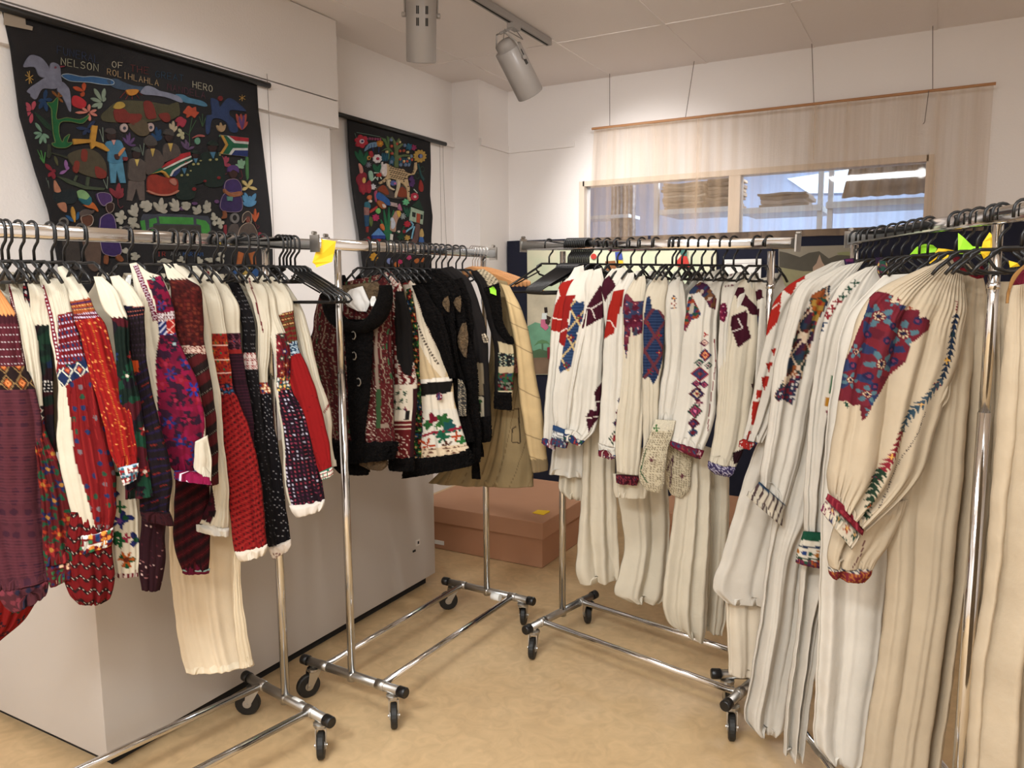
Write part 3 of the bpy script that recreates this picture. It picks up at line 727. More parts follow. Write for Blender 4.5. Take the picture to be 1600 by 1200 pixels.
FONT = {'A': [[(0,1),(.5,0),(1,1)],[(.2,.62),(.8,.62)]], 'D': [[(0,0),(0,1),(.6,1),(1,.7),(1,.3),(.6,0),(0,0)]], 'E': [[(1,0),(0,0),(0,1),(1,1)],[(0,.5),(.8,.5)]],
 'F': [[(1,0),(0,0),(0,1)],[(0,.5),(.8,.5)]], 'G': [[(1,.15),(.6,0),(.15,.15),(0,.5),(.15,.85),(.6,1),(1,.8),(1,.5),(.6,.5)]], 'H': [[(0,0),(0,1)],[(1,0),(1,1)],[(0,.5),(1,.5)]],
 'I': [[(.5,0),(.5,1)],[(.3,0),(.7,0)],[(.3,1),(.7,1)]], 'L': [[(0,0),(0,1),(.9,1)]], 'M': [[(0,1),(.1,0),(.5,.6),(.9,0),(1,1)]], 'N': [[(0,1),(0,0),(1,1),(1,0)]],
 'O': [[(.5,0),(.12,.15),(0,.5),(.12,.85),(.5,1),(.88,.85),(1,.5),(.88,.15),(.5,0)]], 'R': [[(0,1),(0,0),(.7,0),(.95,.25),(.7,.5),(0,.5)],[(.4,.5),(1,1)]],
 'S': [[(1,.1),(.5,0),(.05,.2),(.2,.45),(.8,.55),(.95,.8),(.5,1),(0,.88)]], 'T': [[(0,0),(1,0)],[(.5,0),(.5,1)]], 'U': [[(0,0),(0,.75),(.3,1),(.7,1),(1,.75),(1,0)]], 'P': [[(0,1),(0,0),(.7,0),(.95,.25),(.7,.5),(0,.5)]]}
def word(h, text, x0, y0, x1, y1, ht, c, slant=0):
    """letters from (x0,y0) top-left to (x1,y1) top-right; ht letter height in the same units"""
    n = len(text); L_ = []
    for i, ch in enumerate(text):
        w = (x1-x0)/n
        for st in FONT[ch]:
            L_.append([(x0+w*(i+.12+.68*u), y0+(y1-y0)*((i+.12+.68*u)/n)+v*ht) for u, v in st])
    h.strokes('letters', L_, c, .85, 1)

T = Hanging(-3.10, [2.58, 2.45, 2.22, 2.045, 1.83, 1.71, 1.50], [1.70, 1.712, 1.725, 1.75, 1.805, 1.812, 1.85], [2.945, 2.945, 2.955, 2.965, 2.99, 2.99, 2.98], 2.585, 1.50, .004)
T.root = empty('embroidered_hanging', (-3.08, 2.3, 2.58))
tag(T.root, 'large black embroidered wall hanging with birds, helicopter, mourners and coffin on left wall', 'wall hanging')
# edges measured for the plane the cloth lies in
T.yl = [on_x(px, py, T.X+.006)[1] for px, py in ((3, 20), (15, 68), (25, 169), (44, 246), (73, 338), (80, 387), (92, 450))]
T.yr = [on_x(px, py, T.X+.006)[1] for px, py in ((402, 128), (404, 189), (414, 270), (420, 338), (422, 371), (422, 400), (418, 450))]
zl = [on_x(px, py, T.X+.006)[2] for px, py in ((3, 20), (15, 68), (25, 169), (44, 246), (73, 338), (80, 387), (92, 450))]
zr = [on_x(px, py, T.X+.006)[2] for px, py in ((402, 128), (404, 189), (414, 270), (420, 338), (422, 371), (422, 400), (418, 450))]
zz = [2.60, 2.45, 2.2, 2.0, 1.85, 1.7, 1.5]
T.yl = [float(np.interp(-z, [-a for a in zl], T.yl)) for z in zz]; T.yr = [float(np.interp(-z, [-a for a in zr], T.yr)) for z in zz]; T.zs = zz
T.zt = on_x(220, 78, T.X+.006)[2]
T.sheet(T.root, 'felt_ground')
zr_ = T.zt+.004
tag(MB().cyl((-3.082, 1.2, zr_), (-3.082, on_x(421, 135, -3.08)[1], zr_), .015, 14).build('hanging_rod', M_BLACKP, smooth=True), 'black rod along the left wall holding the large hanging', 'rod')
tp = MB(); tp.add([T.pt(x/5, y/5, .008) for x, y in ((22, 90), (190, 135), (195, 195), (250, 210), (245, 240), (22, 195))], [(5, 4, 3, 2, 1, 0)])
o = tp.build('masking_tape', mat('masking_tape', '8F8273', .7), T.root); md = o.modifiers.new('s', 'SOLIDIFY'); md.thickness = .001
A = lambda P: [(x/5, y/5) for x, y in P]
B = lambda P: [(200+x/5, 60+y/5) for x, y in P]
C = lambda P: [(20+x/5, 180+y/5) for x, y in P]
D = lambda P: [(200+x/5, 220+y/5) for x, y in P]
AA = lambda L_: [A(P) for P in L_]
BB = lambda L_: [B(P) for P in L_]
CC = lambda L_: [C(P) for P in L_]
DD = lambda L_: [D(P) for P in L_]
def wA(t, x0, y0, x1, y1, h, c): word(T, t, x0/5, y0/5, x1/5, y1/5, h/5, c)
def wB(t, x0, y0, x1, y1, h, c): word(T, t, 200+x0/5, 60+y0/5, 200+x1/5, 60+y1/5, h/5, c)
wA('FUNERAL', 440, 358, 780, 440, 58, '22324F'); wA('NELSON', 470, 450, 775, 505, 55, 'A8A58C'); wA('OF', 868, 478, 965, 492, 46, 'B2AA94')
wA('THE', 1012, 505, 1170, 530, 52, '5C201C'); wA('ROLIHLAHLA', 832, 535, 1245, 628, 46, 'A08660')
wB('GREAT', 208, 252, 440, 290, 50, '1E3F55'); wB('HERO', 500, 332, 665, 372, 50, 'B4AE98'); wB('MANDELA', 300, 352, 610, 425, 48, '4E2430')
wd = lambda t, x0, y0, x1, y1, h, c: word(T, t, 200+x0/5, 220+y0/5, 200+x1/5, 220+y1/5, h/5, c)
wd('IR', 225, 868, 300, 870, 32, '8A2A22'); wd('AIA', 330, 868, 420, 870, 30, '6A6A68'); wd('MARIAM', 428, 870, 590, 872, 30, '2A4B7C')
P_ = T.polys
P_('white_dove', [A([(180, 520), (230, 435), (290, 438), (340, 470), (385, 540), (372, 600), (330, 605), (300, 585), (275, 530), (240, 522)]),
    A([(388, 520), (400, 492), (430, 492), (465, 520), (475, 600), (478, 650), (430, 695), (330, 695), (280, 775), (240, 755), (235, 735), (208, 715), (240, 680), (300, 640), (340, 612), (380, 590)]),
    A([(445, 700), (478, 640), (520, 670), (545, 720), (553, 860), (538, 862), (510, 800), (480, 745)])], '77788A')
P_('dove_beak', [A([(468, 515), (510, 518), (472, 530)])], '8C2A3A', 2, False)
P_('dove_eye', [A(ring(430, 528, 9))], '7A3A4A', 2)
T.strokes('gold_star', AA([[(228, 555), (226, 655)], [(195, 585), (258, 625)], [(198, 630), (255, 590)], [(210, 560), (245, 650)]]), 'B08A44', .9)
P_('river_blue', [A([(478, 592), (530, 578), (640, 600), (730, 598), (870, 625), (880, 660), (800, 662), (700, 645), (620, 640), (540, 632)])], '2C5682', 1, True, outline='9AA7AE')
P_('river_slate', [A([(830, 630), (900, 615), (960, 640), (1040, 668), (1200, 690), (1240, 710), (1180, 715), (1040, 708), (940, 700), (880, 680)])], '34465C')
P_('river_grey', [B([(95, 420), (140, 372), (200, 385), (240, 408), (330, 430), (395, 455), (425, 495), (400, 500), (300, 462), (200, 445), (130, 440)])], '77798A', 2)
P_('river_pale_blue', [B([(370, 440), (430, 440), (480, 465), (580, 490), (618, 525), (590, 532), (520, 515), (430, 495)])], '44708A', 1)
P_('orange_cup', [A([(985, 702), (1075, 702), (1060, 735), (1020, 748), (995, 735)])], 'B8782A', 3)
T.strokes('red_rays', AA([[(980, 715), (935, 765)], [(1000, 742), (980, 775)], [(1030, 745), (1030, 775)], [(1060, 735), (1085, 770)], [(1075, 712), (1110, 745)]]), '6A1F1A')
# camouflage aircraft
P_('aircraft_body', [A([(790, 900), (830, 860), (890, 810), (960, 785), (1110, 790), (1200, 800), (1330, 820), (1390, 800), (1400, 900), (1340, 910), (1200, 950), (1040, 958), (860, 955), (800, 940)])], '45402A', 1)
P_('aircraft_tail', [B([(220, 530), (300, 530), (360, 505), (395, 560), (380, 610), (320, 640), (280, 620), (220, 590)])], '3F3C24', 2)
P_('aircraft_patch', [A([(885, 860), (960, 850), (1010, 890), (1090, 890), (1100, 925), (1040, 975), (1000, 960), (905, 950)]), B([(118, 500), (180, 500), (215, 600), (200, 628), (140, 620)]), B([(240, 590), (310, 585), (325, 640), (290, 655), (245, 620)]), B([(0, 592), (90, 600), (85, 655), (30, 670), (0, 650)])], '6E2018', 3)
P_('aircraft_wing', [A([(1000, 970), (1060, 960), (1110, 935), (1160, 985), (1155, 1050), (1090, 1062), (1030, 1020)])], '50442F', 3)
P_('cockpit', [A([(880, 845), (905, 802), (950, 800), (970, 830), (930, 852)])], 'A88A3C', 4)
for cx, cy in ((965, 1000), (1172, 995)):
    P_('aircraft_wheel', [A(ring(cx, cy, 28, 34))], 'A8928C', 3); P_('wheel_spot', [A(ring(cx, cy+2, 11, 13))], '3A3C48', 4)
# tree and flowers, left
P_('green_tree', [A([(405, 800), (445, 762), (445, 830), (437, 930), (520, 920), (620, 935), (690, 900), (640, 965), (540, 950), (465, 960), (455, 1040), (480, 1110), (500, 1075), (540, 1050), (520, 1110), (562, 1115), (510, 1155), (425, 1150), (400, 1120), (425, 1110), (410, 1040), (400, 920), (395, 850), (362, 805)])], '0F5A2E', 2, outline='5C6B3A')
P_('dark_branch', [A([(270, 880), (330, 920), (400, 990), (410, 1020), (360, 1000), (300, 930)])], '14341F')
P_('pink_flower', AA(petals(250, 872, [(160, 840), (200, 800), (268, 790), (180, 910), (235, 965)], 15, .15)), 'A84452')
P_('salmon_flower', AA(petals(690, 880, [(640, 845), (585, 880), (695, 815), (750, 860), (755, 905), (700, 945)], 10, .12)), 'BE7466', 2)
P_('orange_flower', AA(petals(655, 715, [(655, 645), (570, 680), (635, 755)], 15, .05)), 'A84420')
P_('red_flower', [A([(565, 760), (600, 748), (665, 790), (668, 830), (630, 850), (565, 820)])], 'A8202A')
P_('sage_leaf_spray', AA(petals(800, 800, [(735, 692), (815, 690), (708, 768), (715, 835), (765, 850), (820, 760)], 14, .1)), '7C8A78')
P_('pale_leaf_spray', AA(petals(330, 1040, [(275, 960), (258, 1040), (268, 1085), (310, 1125), (355, 1120), (380, 1080)], 11, .1)), '6F9078')
P_('blue_flower', AA(petals(345, 780, [(360, 700), (405, 780), (365, 870), (305, 850), (300, 790)], 14)), '17365C')
P_('brown_flower', AA(petals(450, 760, [(405, 710), (440, 830), (490, 800), (500, 740), (470, 705)], 8)), '7E4A1C')
P_('navy_flower', AA(petals(680, 1005, [(740, 945), (595, 1000), (650, 1055), (700, 1040)], 13)), '1A2848')
T.strokes('green_grass', CC([[(240, 375), (185, 270)], [(240, 375), (215, 275)], [(240, 375), (250, 290)], [(240, 375), (205, 330)]]), '3E7A3A', 1.3)
T.strokes('grey_grass', CC([[(285, 625), (255, 490)], [(285, 625), (270, 510)], [(285, 625), (245, 545)], [(705, 210), (675, 110)], [(705, 210), (700, 95)], [(735, 575), (740, 480)], [(735, 575), (705, 500)], [(1015, 315), (990, 230)], [(1015, 315), (1025, 220)]]), '6E7A6C', 1)
# gold propeller and helicopter
P_('gold_propeller', [C([(465, 185), (600, 190), (612, 80), (655, 85), (638, 205), (700, 225), (750, 275), (730, 285), (640, 240), (610, 265), (600, 215), (470, 230)])], 'B07F2C', 4, False)
P_('helicopter_body', [C([(440, 300), (520, 268), (600, 265), (680, 310), (725, 390), (720, 480), (640, 490), (520, 450), (470, 400), (430, 340)])], '473F2C', 2)
P_('helicopter_patch', [C([(535, 270), (575, 280), (570, 360), (530, 350)]), C([(480, 360), (515, 370), (500, 450), (468, 430)]), C([(640, 400), (720, 440), (715, 490), (650, 485)])], '742418', 3)
P_('helicopter_tail', [C([(270, 225), (290, 230), (295, 290), (440, 325), (440, 345), (300, 300), (280, 340), (262, 330)])], '2C3020', 2, False)
P_('helicopter_skid', [C([(340, 478), (420, 495), (560, 552), (720, 570), (705, 588), (560, 580), (420, 530)]), C([(490, 470), (505, 475), (485, 520), (470, 510)]), C([(575, 480), (598, 485), (590, 555), (568, 550)])], '3C4530', 2, False)
P_('crimson_flower', CC(petals(310, 440, [(250, 380), (275, 480), (320, 500), (330, 430)], 14)), '7A1628')
P_('violet_flower', CC(petals(420, 430, [(410, 350), (365, 458), (430, 400)], 12)), '8A5C92')
P_('olive_leaf', CC(petals(350, 395, [(325, 320)], 10)), '4A4A2C')
P_('peach_leaf', [C([(320, 510), (345, 540), (370, 595), (325, 598)]), C([(348, 690), (405, 685), (415, 755), (385, 750), (358, 720)])], 'B07458', 2)
P_('dark_fish_body', [C([(330, 600), (470, 580), (500, 640), (470, 690), (360, 690), (310, 650)])], '0C1A1E', 1)
P_('leaf_fish', [C([(498, 600), (530, 583), (570, 600), (600, 640), (580, 665), (540, 670), (510, 640)])], '7AA06A', 2)
P_('leaf_fish_teal', [C([(512, 650), (570, 660), (600, 635), (612, 680), (580, 705), (540, 690)])], '1A5A66', 3)
P_('leaf_fish_tail', [C([(545, 700), (590, 705), (615, 680), (650, 720), (662, 755), (630, 735), (580, 722)])], 'B85C22', 3)
P_('blue_orange_bud', [C([(410, 785), (440, 790), (470, 830), (440, 825)]), C([(510, 755), (512, 800), (490, 820), (495, 780)])], '22507A', 2)
P_('orange_bud', CC(petals(478, 838, [(460, 715)], 13)), 'C08A34', 3)
# figures
def figure(name, F, hat, head, coat, legs=None, hatc='3A3634', coatc='4A403C', legc='4A403C', shirt=None, shirtc='B8A04C', extra=()):
    P_(name+'_coat', [F(coat)], coatc, 3)
    if legs: P_(name+'_trousers', [F(p) for p in legs], legc, 2, False)
    P_(name+'_face', [F(head)], '2A1512', 4)
    if hat: P_(name+'_hat', [F(hat)], hatc, 5)
    if shirt: P_(name+'_shirt', [F(shirt)], shirtc, 5, False)
    for nm, p, c in extra: P_(name+'_'+nm, [F(p)], c, 6)
figure('blue_suit_man', C, [(715, 130), (730, 105), (780, 108), (795, 140), (755, 150)], [(725, 150), (790, 145), (795, 175), (770, 200), (735, 190)],
    [(725, 215), (760, 200), (830, 198), (860, 250), (888, 330), (870, 345), (850, 320), (850, 368), (750, 370), (740, 290), (722, 260)],
    [[(752, 370), (855, 365), (880, 530), (838, 530), (808, 430), (800, 530), (765, 530)]], '3C3433', '3F7390', '4A7F98', [(760, 195), (795, 195), (780, 235)], 'C08A84',
    [('hands', [(785, 310), (815, 308), (822, 340), (795, 345)], '3A1A14'), ('sleeve', [(850, 258), (865, 265), (825, 320), (812, 305)], 'B87A4A'), ('cuff', [(852, 330), (885, 330), (882, 355), (855, 355)], '6E2426')])
for nm, F, dx, dy, k in (('grey_suit_man', C, 0, 0, 1), ):
    figure('grey_suit_man', C, [(925, 270), (945, 248), (975, 255), (988, 290), (955, 285)], [(935, 285), (985, 285), (985, 320), (960, 345), (935, 325)],
        [(905, 355), (950, 335), (1000, 345), (1050, 400), (1060, 470), (1030, 430), (1025, 510), (905, 505), (900, 420)],
        [[(905, 512), (1025, 515), (1028, 665), (990, 665), (962, 570), (930, 670), (890, 665)]], '3F4540', '4E443E', '5A4E48', [(945, 345), (978, 345), (962, 400)], 'BFA65A')
figure('suited_man', C, [(1025, 190), (1065, 155), (1110, 195), (1112, 235), (1035, 235)], [(1045, 225), (1105, 225), (1100, 255), (1075, 268), (1050, 255)],
    [(1040, 275), (1080, 262), (1140, 280), (1180, 350), (1165, 400), (1130, 440), (1040, 460), (1030, 350)], None, '413A36', '4A3F39', shirt=[(1068, 262), (1102, 262), (1085, 325)], shirtc='B89A50')
figure('suited_man', B, [(272, 745), (300, 708), (340, 718), (350, 760), (310, 755)], [(285, 755), (345, 750), (338, 790), (315, 812), (290, 790)],
    [(280, 835), (320, 818), (380, 835), (408, 900), (400, 940), (340, 945), (280, 965), (272, 900)], None, '3C3633', '4A403A', shirt=[(305, 820), (342, 820), (325, 885)], shirtc='B89A50')
P_('coffin_red', [D([(152, 290), (200, 262), (280, 285), (388, 300), (388, 400), (320, 425), (230, 425), (155, 400)])], '8A2A1A', 3)
P_('coffin_rim', [D([(155, 388), (230, 415), (320, 415), (386, 385), (386, 402), (320, 428), (230, 428), (155, 402)])], 'B0705A', 4)
P_('flag_on_coffin_green', [D([(170, 262), (240, 215), (330, 180), (480, 125), (490, 150), (400, 195), (340, 240), (310, 290), (270, 250)])], '125038', 4, False)
P_('flag_on_coffin_red', [D([(250, 215), (310, 165), (395, 120), (400, 105), (475, 88), (480, 112), (400, 150), (320, 190)])], 'A42028', 5, False)
P_('flag_on_coffin_white', [D([(262, 222), (330, 185), (400, 150), (482, 118), (484, 130), (400, 166), (330, 200), (272, 225)]), D([(318, 275), (340, 232), (400, 192), (490, 150), (492, 160), (405, 204), (350, 240), (330, 278)])], 'C8C4BC', 6, False)
P_('flag_on_coffin_gold', [D([(170, 262), (255, 232), (285, 245), (318, 285), (305, 290), (270, 252), (240, 245)])], 'B88838', 6, False)
P_('flag_on_coffin_blue', [D([(330, 278), (352, 242), (400, 208), (400, 240), (360, 280)])], '1E2E5C', 5, False)
for F, o_ in ((D, (432, 215, 1)), (D, (520, 140, .8)), (D, (655, 90, 1.1))):
    x, y, k = o_
    P_('soldier_coat', [F([(x-80*k, y+20*k), (x-20*k, y-5*k), (x+40*k, y+10*k), (x+80*k, y+60*k), (x+78*k, y+230*k), (x-50*k, y+235*k), (x-60*k, y+120*k)])], '0B1F18', 2+(x == 432))
    P_('soldier_cap', [F([(x-35*k, y-55*k), (x-10*k, y-85*k), (x+25*k, y-75*k), (x+38*k, y-45*k)])], '10201A', 4)
    P_('soldier_face', [F([(x-28*k, y-45*k), (x+28*k, y-45*k), (x+22*k, y-10*k), (x, y+2*k), (x-22*k, y-12*k)])], '2A1210', 3)
    P_('soldier_shirt', [F([(x-20*k, y), (x+18*k, y-2*k), (x+2*k, y+45*k)])], '41708C', 5, False)
    P_('soldier_badge', [F(ring(x-20*k, y+55*k, 9)), F(ring(x+25*k, y+52*k, 9)), F(ring(x+50*k, y+20*k, 6))], '9A9460', 5)
P_('red_cuff', [D(ring(507, 378, 14)), D(ring(700, 290, 11)), D(ring(592, 315, 9)), D(ring(445, 175, 12))], '7A1A1C', 6)
P_('hand_on_coffin', [D([(315, 310), (350, 295), (372, 325), (360, 350), (330, 335)])], 'A86A5A', 6)
# birds and plants, right
P_('blue_bird', [B([(645, 480), (665, 470), (700, 490), (715, 535), (745, 500), (780, 468), (830, 485), (915, 560), (900, 570), (800, 560), (790, 600), (830, 640), (855, 725), (800, 730), (770, 660), (700, 625), (650, 640), (632, 735), (610, 738), (612, 610), (655, 590)])], '24365E', 2)
T.strokes('gold_star', BB([[(890, 440), (890, 490)], [(868, 452), (914, 478)], [(868, 480), (912, 450)]]), 'B08A44', .9)
P_('red_dot', [B(ring(718, 470, 17, 20))], '6A1A18', 3)
P_('red_orange_flower', [B([(455, 545), (470, 528), (500, 545), (525, 535), (530, 570), (550, 580), (530, 605), (515, 622), (490, 605), (460, 620), (455, 595), (430, 580)])], 'A84228', 2)
P_('rose_flower', [B([(385, 620), (410, 612), (430, 625), (452, 640), (445, 670), (425, 695), (400, 680), (385, 690), (385, 660), (368, 645)])], '94283A', 2)
P_('cream_bud', BB(petals(420, 745, [(395, 705), (382, 762), (430, 790), (438, 740)], 12)), 'A8A27E')
P_('tulip', [B([(690, 680), (712, 685), (720, 658), (735, 685), (758, 675), (750, 715), (725, 732), (700, 715)])], 'A88A66', 3)
P_('pointed_flower', BB(petals(352, 735, [(325, 665), (352, 645), (380, 685)], 10)), 'A8977C', 2)
T.strokes('green_stems', BB([[(480, 840), (478, 740), (500, 620)], [(478, 740), (530, 640)], [(478, 760), (440, 735)], [(580, 690), (555, 610)], [(580, 690), (580, 590)], [(580, 690), (605, 620)]]), '2F4A2E', 1.3)
P_('flame_flower', BB(petals(888, 715, [(845, 590), (880, 590), (920, 590), (850, 660), (930, 650)], 11)), 'A84A3C', 2)
P_('flame_flower_purple', BB(petals(888, 715, [(862, 610), (900, 600)], 9)), '5E3A6E', 3)
P_('green_blue_bud', [B(ring(540, 802, 20, 27))], '5C8A72', 2)
P_('pink_bar', [B([(500, 780), (545, 752), (592, 758), (590, 770), (545, 768)])], 'A0524C', 2)
P_('mauve_flower', BB(petals(468, 870, [(415, 805), (450, 790), (468, 810), (515, 845), (425, 830)], 9)), '5A4562')
P_('blue_leaf_spray', BB(petals(235, 800, [(185, 740), (220, 690), (255, 710), (262, 760), (200, 780)], 11)), '143A60')
P_('purple_leaf_spray', CC(petals(905, 235, [(860, 175), (890, 150), (910, 135), (950, 175), (960, 235)], 9)), '563A66')
P_('blue_leaf_spray', CC(petals(1140, 200, [(1080, 150), (1120, 95), (1150, 110), (1160, 160)], 12)), '143A60')
# flag, upper right
P_('flag_green', [B([(712, 755), (935, 780), (928, 925), (705, 900)])], '155A3C', 2, False, outline='8A8A76')
P_('flag_red', [B([(780, 762), (935, 780), (935, 808), (835, 800)])], 'A81E2C', 4, False)
P_('flag_white', [B([(765, 761), (780, 762), (832, 800), (936, 808), (935, 828), (822, 818)]), B([(780, 908), (815, 858), (930, 858), (929, 876), (828, 875), (798, 912)])], 'C8C6C2', 3, False)
P_('flag_blue', [B([(800, 912), (830, 876), (929, 876), (926, 924)])], '1C2C66', 4, False)
P_('flag_gold', [B([(718, 757), (738, 760), (775, 832), (730, 903), (708, 900), (750, 832)])], 'B8883A', 4, False)
P_('flag_black', [B([(704, 770), (716, 772), (750, 832), (712, 890), (698, 888)])], '15120F', 5, False)
P_('flag_pole', [B([(918, 925), (936, 928), (940, 1090), (928, 1108), (918, 1050)])], '3E6A3C', 2, False)
P_('pink_leaf_spray', BB(petals(745, 990, [(730, 920), (765, 920), (785, 930), (800, 990)], 13)), '9A3A4E')
P_('mint_leaf_spray', BB(petals(882, 1015, [(838, 985), (862, 950), (885, 940), (910, 955), (900, 1000)], 12)), '7AA080')
# women
P_('seated_woman_skirt', [D([(740, 420), (800, 400), (870, 430), (888, 500), (870, 550), (800, 558), (730, 545), (712, 500)])], '2C1A4A', 3, outline='7E6A78')
P_('seated_woman_shawl', [D([(800, 300), (850, 310), (880, 370), (860, 420), (790, 410), (745, 380), (755, 320)])], '352056', 4, outline='8A7680')
P_('seated_woman_face', [D([(785, 235), (840, 235), (842, 275), (815, 298), (790, 275)])], '351A14', 4)
P_('seated_woman_scarf', [D([(775, 240), (780, 205), (815, 190), (850, 205), (855, 250), (838, 240), (810, 228), (790, 242)])], '4A2E66', 5)
P_('seated_woman_arms', [D([(745, 375), (790, 405), (870, 395), (880, 425), (800, 440), (750, 410)])], '8A5230', 5)
P_('seated_woman_cup', [D([(762, 435), (806, 438), (802, 472), (765, 468)])], '4E7E72', 6, False)
P_('seated_woman_foot', [D([(738, 550), (758, 552), (762, 600), (728, 608), (740, 580)])], '7A4424', 4)
P_('yellow_star_flower', DD(petals(935, 360, [(890, 310), (968, 302), (1004, 380), (890, 385)], 12)), 'B8A268', 2)
P_('light_blue_leaf_spray', DD(petals(945, 515, [(892, 425), (910, 405), (950, 430), (995, 410), (998, 470), (895, 480)], 15)), '4A7EA2', 2)
P_('orange_leaf_spray', DD(petals(990, 635, [(965, 570), (992, 530), (1018, 560)], 8)), 'B0502A', 2)
P_('hooded_person_head', [D(ring(828, 605, 34, 40))], '6E6864', 3); P_('hooded_person_face', [D(ring(825, 602, 16, 22))], '15100E', 4)
P_('hooded_person_body', [D([(790, 665), (850, 655), (858, 760), (780, 760)])], '4A403C', 3)
P_('veiled_person_body', [D([(870, 680), (930, 640), (980, 670), (1000, 760), (862, 760)])], '4E4038', 3, outline='A08A78')
P_('veiled_person_head', [D([(888, 640), (890, 580), (930, 552), (958, 580), (955, 640), (925, 600)])], '3A2E2A', 3, outline='A89480')
P_('veiled_person_face', [D(ring(930, 615, 17, 24))], '6A3226', 4)
P_('purple_woman_dress', [C([(685, 800), (740, 768), (780, 790), (800, 860), (805, 920), (845, 1060), (800, 1100), (740, 1095), (690, 1060), (672, 920), (675, 850)])], '321C58', 3, outline='8A7A88')
P_('purple_woman_face', [C([(725, 690), (778, 690), (778, 740), (745, 765), (722, 735)])], '331812', 4, outline='8A7A70')
P_('purple_woman_scarf', [C([(650, 620), (690, 605), (750, 620), (765, 670), (728, 690), (700, 710), (670, 680)])], '46285E', 5, outline='8A7A88')
P_('purple_woman_feet', [C([(715, 1098), (740, 1100), (735, 1160), (712, 1155)]), C([(805, 1095), (830, 1090), (860, 1130), (835, 1145), (805, 1120)])], '7E4524', 4)
P_('capped_person_face', [C([(530, 790), (600, 780), (622, 815), (605, 860), (560, 870), (532, 835)])], '5A3222', 3, outline='A8988A')
P_('capped_person_cap', [C([(515, 765), (560, 735), (610, 745), (630, 740), (620, 765), (570, 785), (525, 795)])], '544640', 4)
P_('capped_person_coat', [C([(540, 880), (620, 870), (680, 910), (675, 1190), (590, 1190), (540, 960)])], '5A463A', 2)
P_('hooded_person_head', [C([(350, 830), (385, 798), (420, 812), (428, 850), (395, 870)])], '6E6862', 3); P_('hooded_person_face', [C(ring(385, 835, 24, 22))], '181210', 4)
P_('hooded_person_body', [C([(340, 890), (420, 865), (490, 900), (520, 1180), (440, 1180), (350, 1000)])], '3A322E', 2)
P_('red_leaf_spray', CC(petals(815, 650, [(755, 570), (790, 590), (828, 530), (858, 570), (862, 610)], 16)), '7E2630', 2)
T.strokes('curled_stem', CC([[(818, 650), (822, 700), (840, 728), (860, 710)]])+DD([[(750, 200), (732, 230), (745, 268), (770, 255)], [(880, 230), (892, 280), (880, 300), (870, 290)], [(990, 640), (1010, 690), (1024, 668), (1010, 658)]]), '6A2A2E', 1)
P_('stool_leg', [D([(745, 660), (765, 655), (765, 745), (745, 745)])], '7A1E2A', 2, False)
P_('red_leaf', [D([(1020, 715), (1050, 730), (1055, 762), (1020, 762)])], '8A1E30', 2)
P_('orange_trousers', [D([(860, 865), (900, 880), (875, 980), (842, 978)]), D([(940, 880), (990, 865), (998, 970), (965, 975)])], '9A5222', 2, False)
P_('blue_cloth_shape', [D([(820, 1020), (860, 1000), (850, 1045), (812, 1042)]), D([(945, 1000), (1010, 1005), (1005, 1060), (960, 1040)])], '1E4A80', 2)
P_('gold_kite', [D([(890, 1040), (945, 985), (960, 1010), (915, 1080)])], 'A88A40', 3, False)
# grave
P_('grave_grey', [D([(105, 600), (120, 572), (210, 575), (260, 568), (500, 580), (620, 590), (640, 620), (650, 760), (100, 760)])], '3C3E4A', 2, False)
P_('grave_green', [D([(160, 615), (215, 600), (222, 640), (190, 650), (195, 735), (165, 735)]), D([(235, 592), (505, 600), (508, 655), (245, 648)]), D([(528, 610), (600, 625), (628, 660), (640, 740), (570, 740), (565, 660), (530, 650)]), D([(98, 625), (125, 620), (140, 730), (108, 730)])], '3E8A38', 3, False)
P_('grave_plate', [D([(195, 658), (560, 662), (565, 850), (200, 850)])], '3A3630', 3, False)
T.strokes('worn_lettering', DD([[(345, 675), (345, 692)], [(358, 675), (358, 692)], [(370, 690), (378, 674), (386, 690)], [(396, 676), (396, 692), (404, 692)], [(414, 676), (414, 692)], [(424, 676), (436, 676)]]), '565044', .8, 4)
T.polys('white_flower', DD(petals(45, 590, [(0, 540), (30, 500), (60, 485), (72, 520), (70, 575)], 13)+petals(140, 520, [(92, 500), (110, 470), (150, 465), (182, 490), (180, 530), (140, 558)], 19)), 'A8A294', 3)
T.polys('white_flower', DD(petals(250, 555, [(200, 480), (262, 445), (302, 490), (305, 550), (225, 520)], 15)+petals(385, 550, [(322, 480), (350, 450), (382, 462), (335, 530), (390, 520)], 12)), 'ACA596', 3)
T.polys('white_flower', DD(petals(452, 510, [(425, 480), (455, 475), (485, 490), (480, 525), (455, 545), (420, 530)], 16)+petals(545, 570, [(505, 515), (555, 500), (565, 535), (512, 560)], 12)+petals(615, 560, [(590, 500), (610, 465), (635, 480), (640, 530), (590, 550)], 12)), 'A49E90', 3)
T.polys('white_flower', DD(petals(670, 620, [(660, 560), (690, 590), (648, 600), (670, 665)], 12)+petals(715, 645, [(700, 602), (745, 635), (720, 690), (682, 640)], 13)+petals(700, 750, [(670, 735), (715, 725)], 10)), 'A8A292', 3)
T.polys('white_flower', DD(petals(40, 640, [(10, 600), (48, 598), (85, 680), (25, 690), (0, 640)], 14)), 'A8A292', 3)
T.polys('white_flower', CC(petals(845, 800, [(850, 742), (885, 800), (840, 855), (805, 830), (800, 765)], 16)+petals(935, 850, [(905, 810), (960, 800), (985, 870), (925, 890)], 14)+petals(850, 890, [(835, 870), (870, 905)], 10)+petals(885, 1080, [(850, 1050), (880, 1035), (910, 1055)], 12)), 'A8A292', 3)
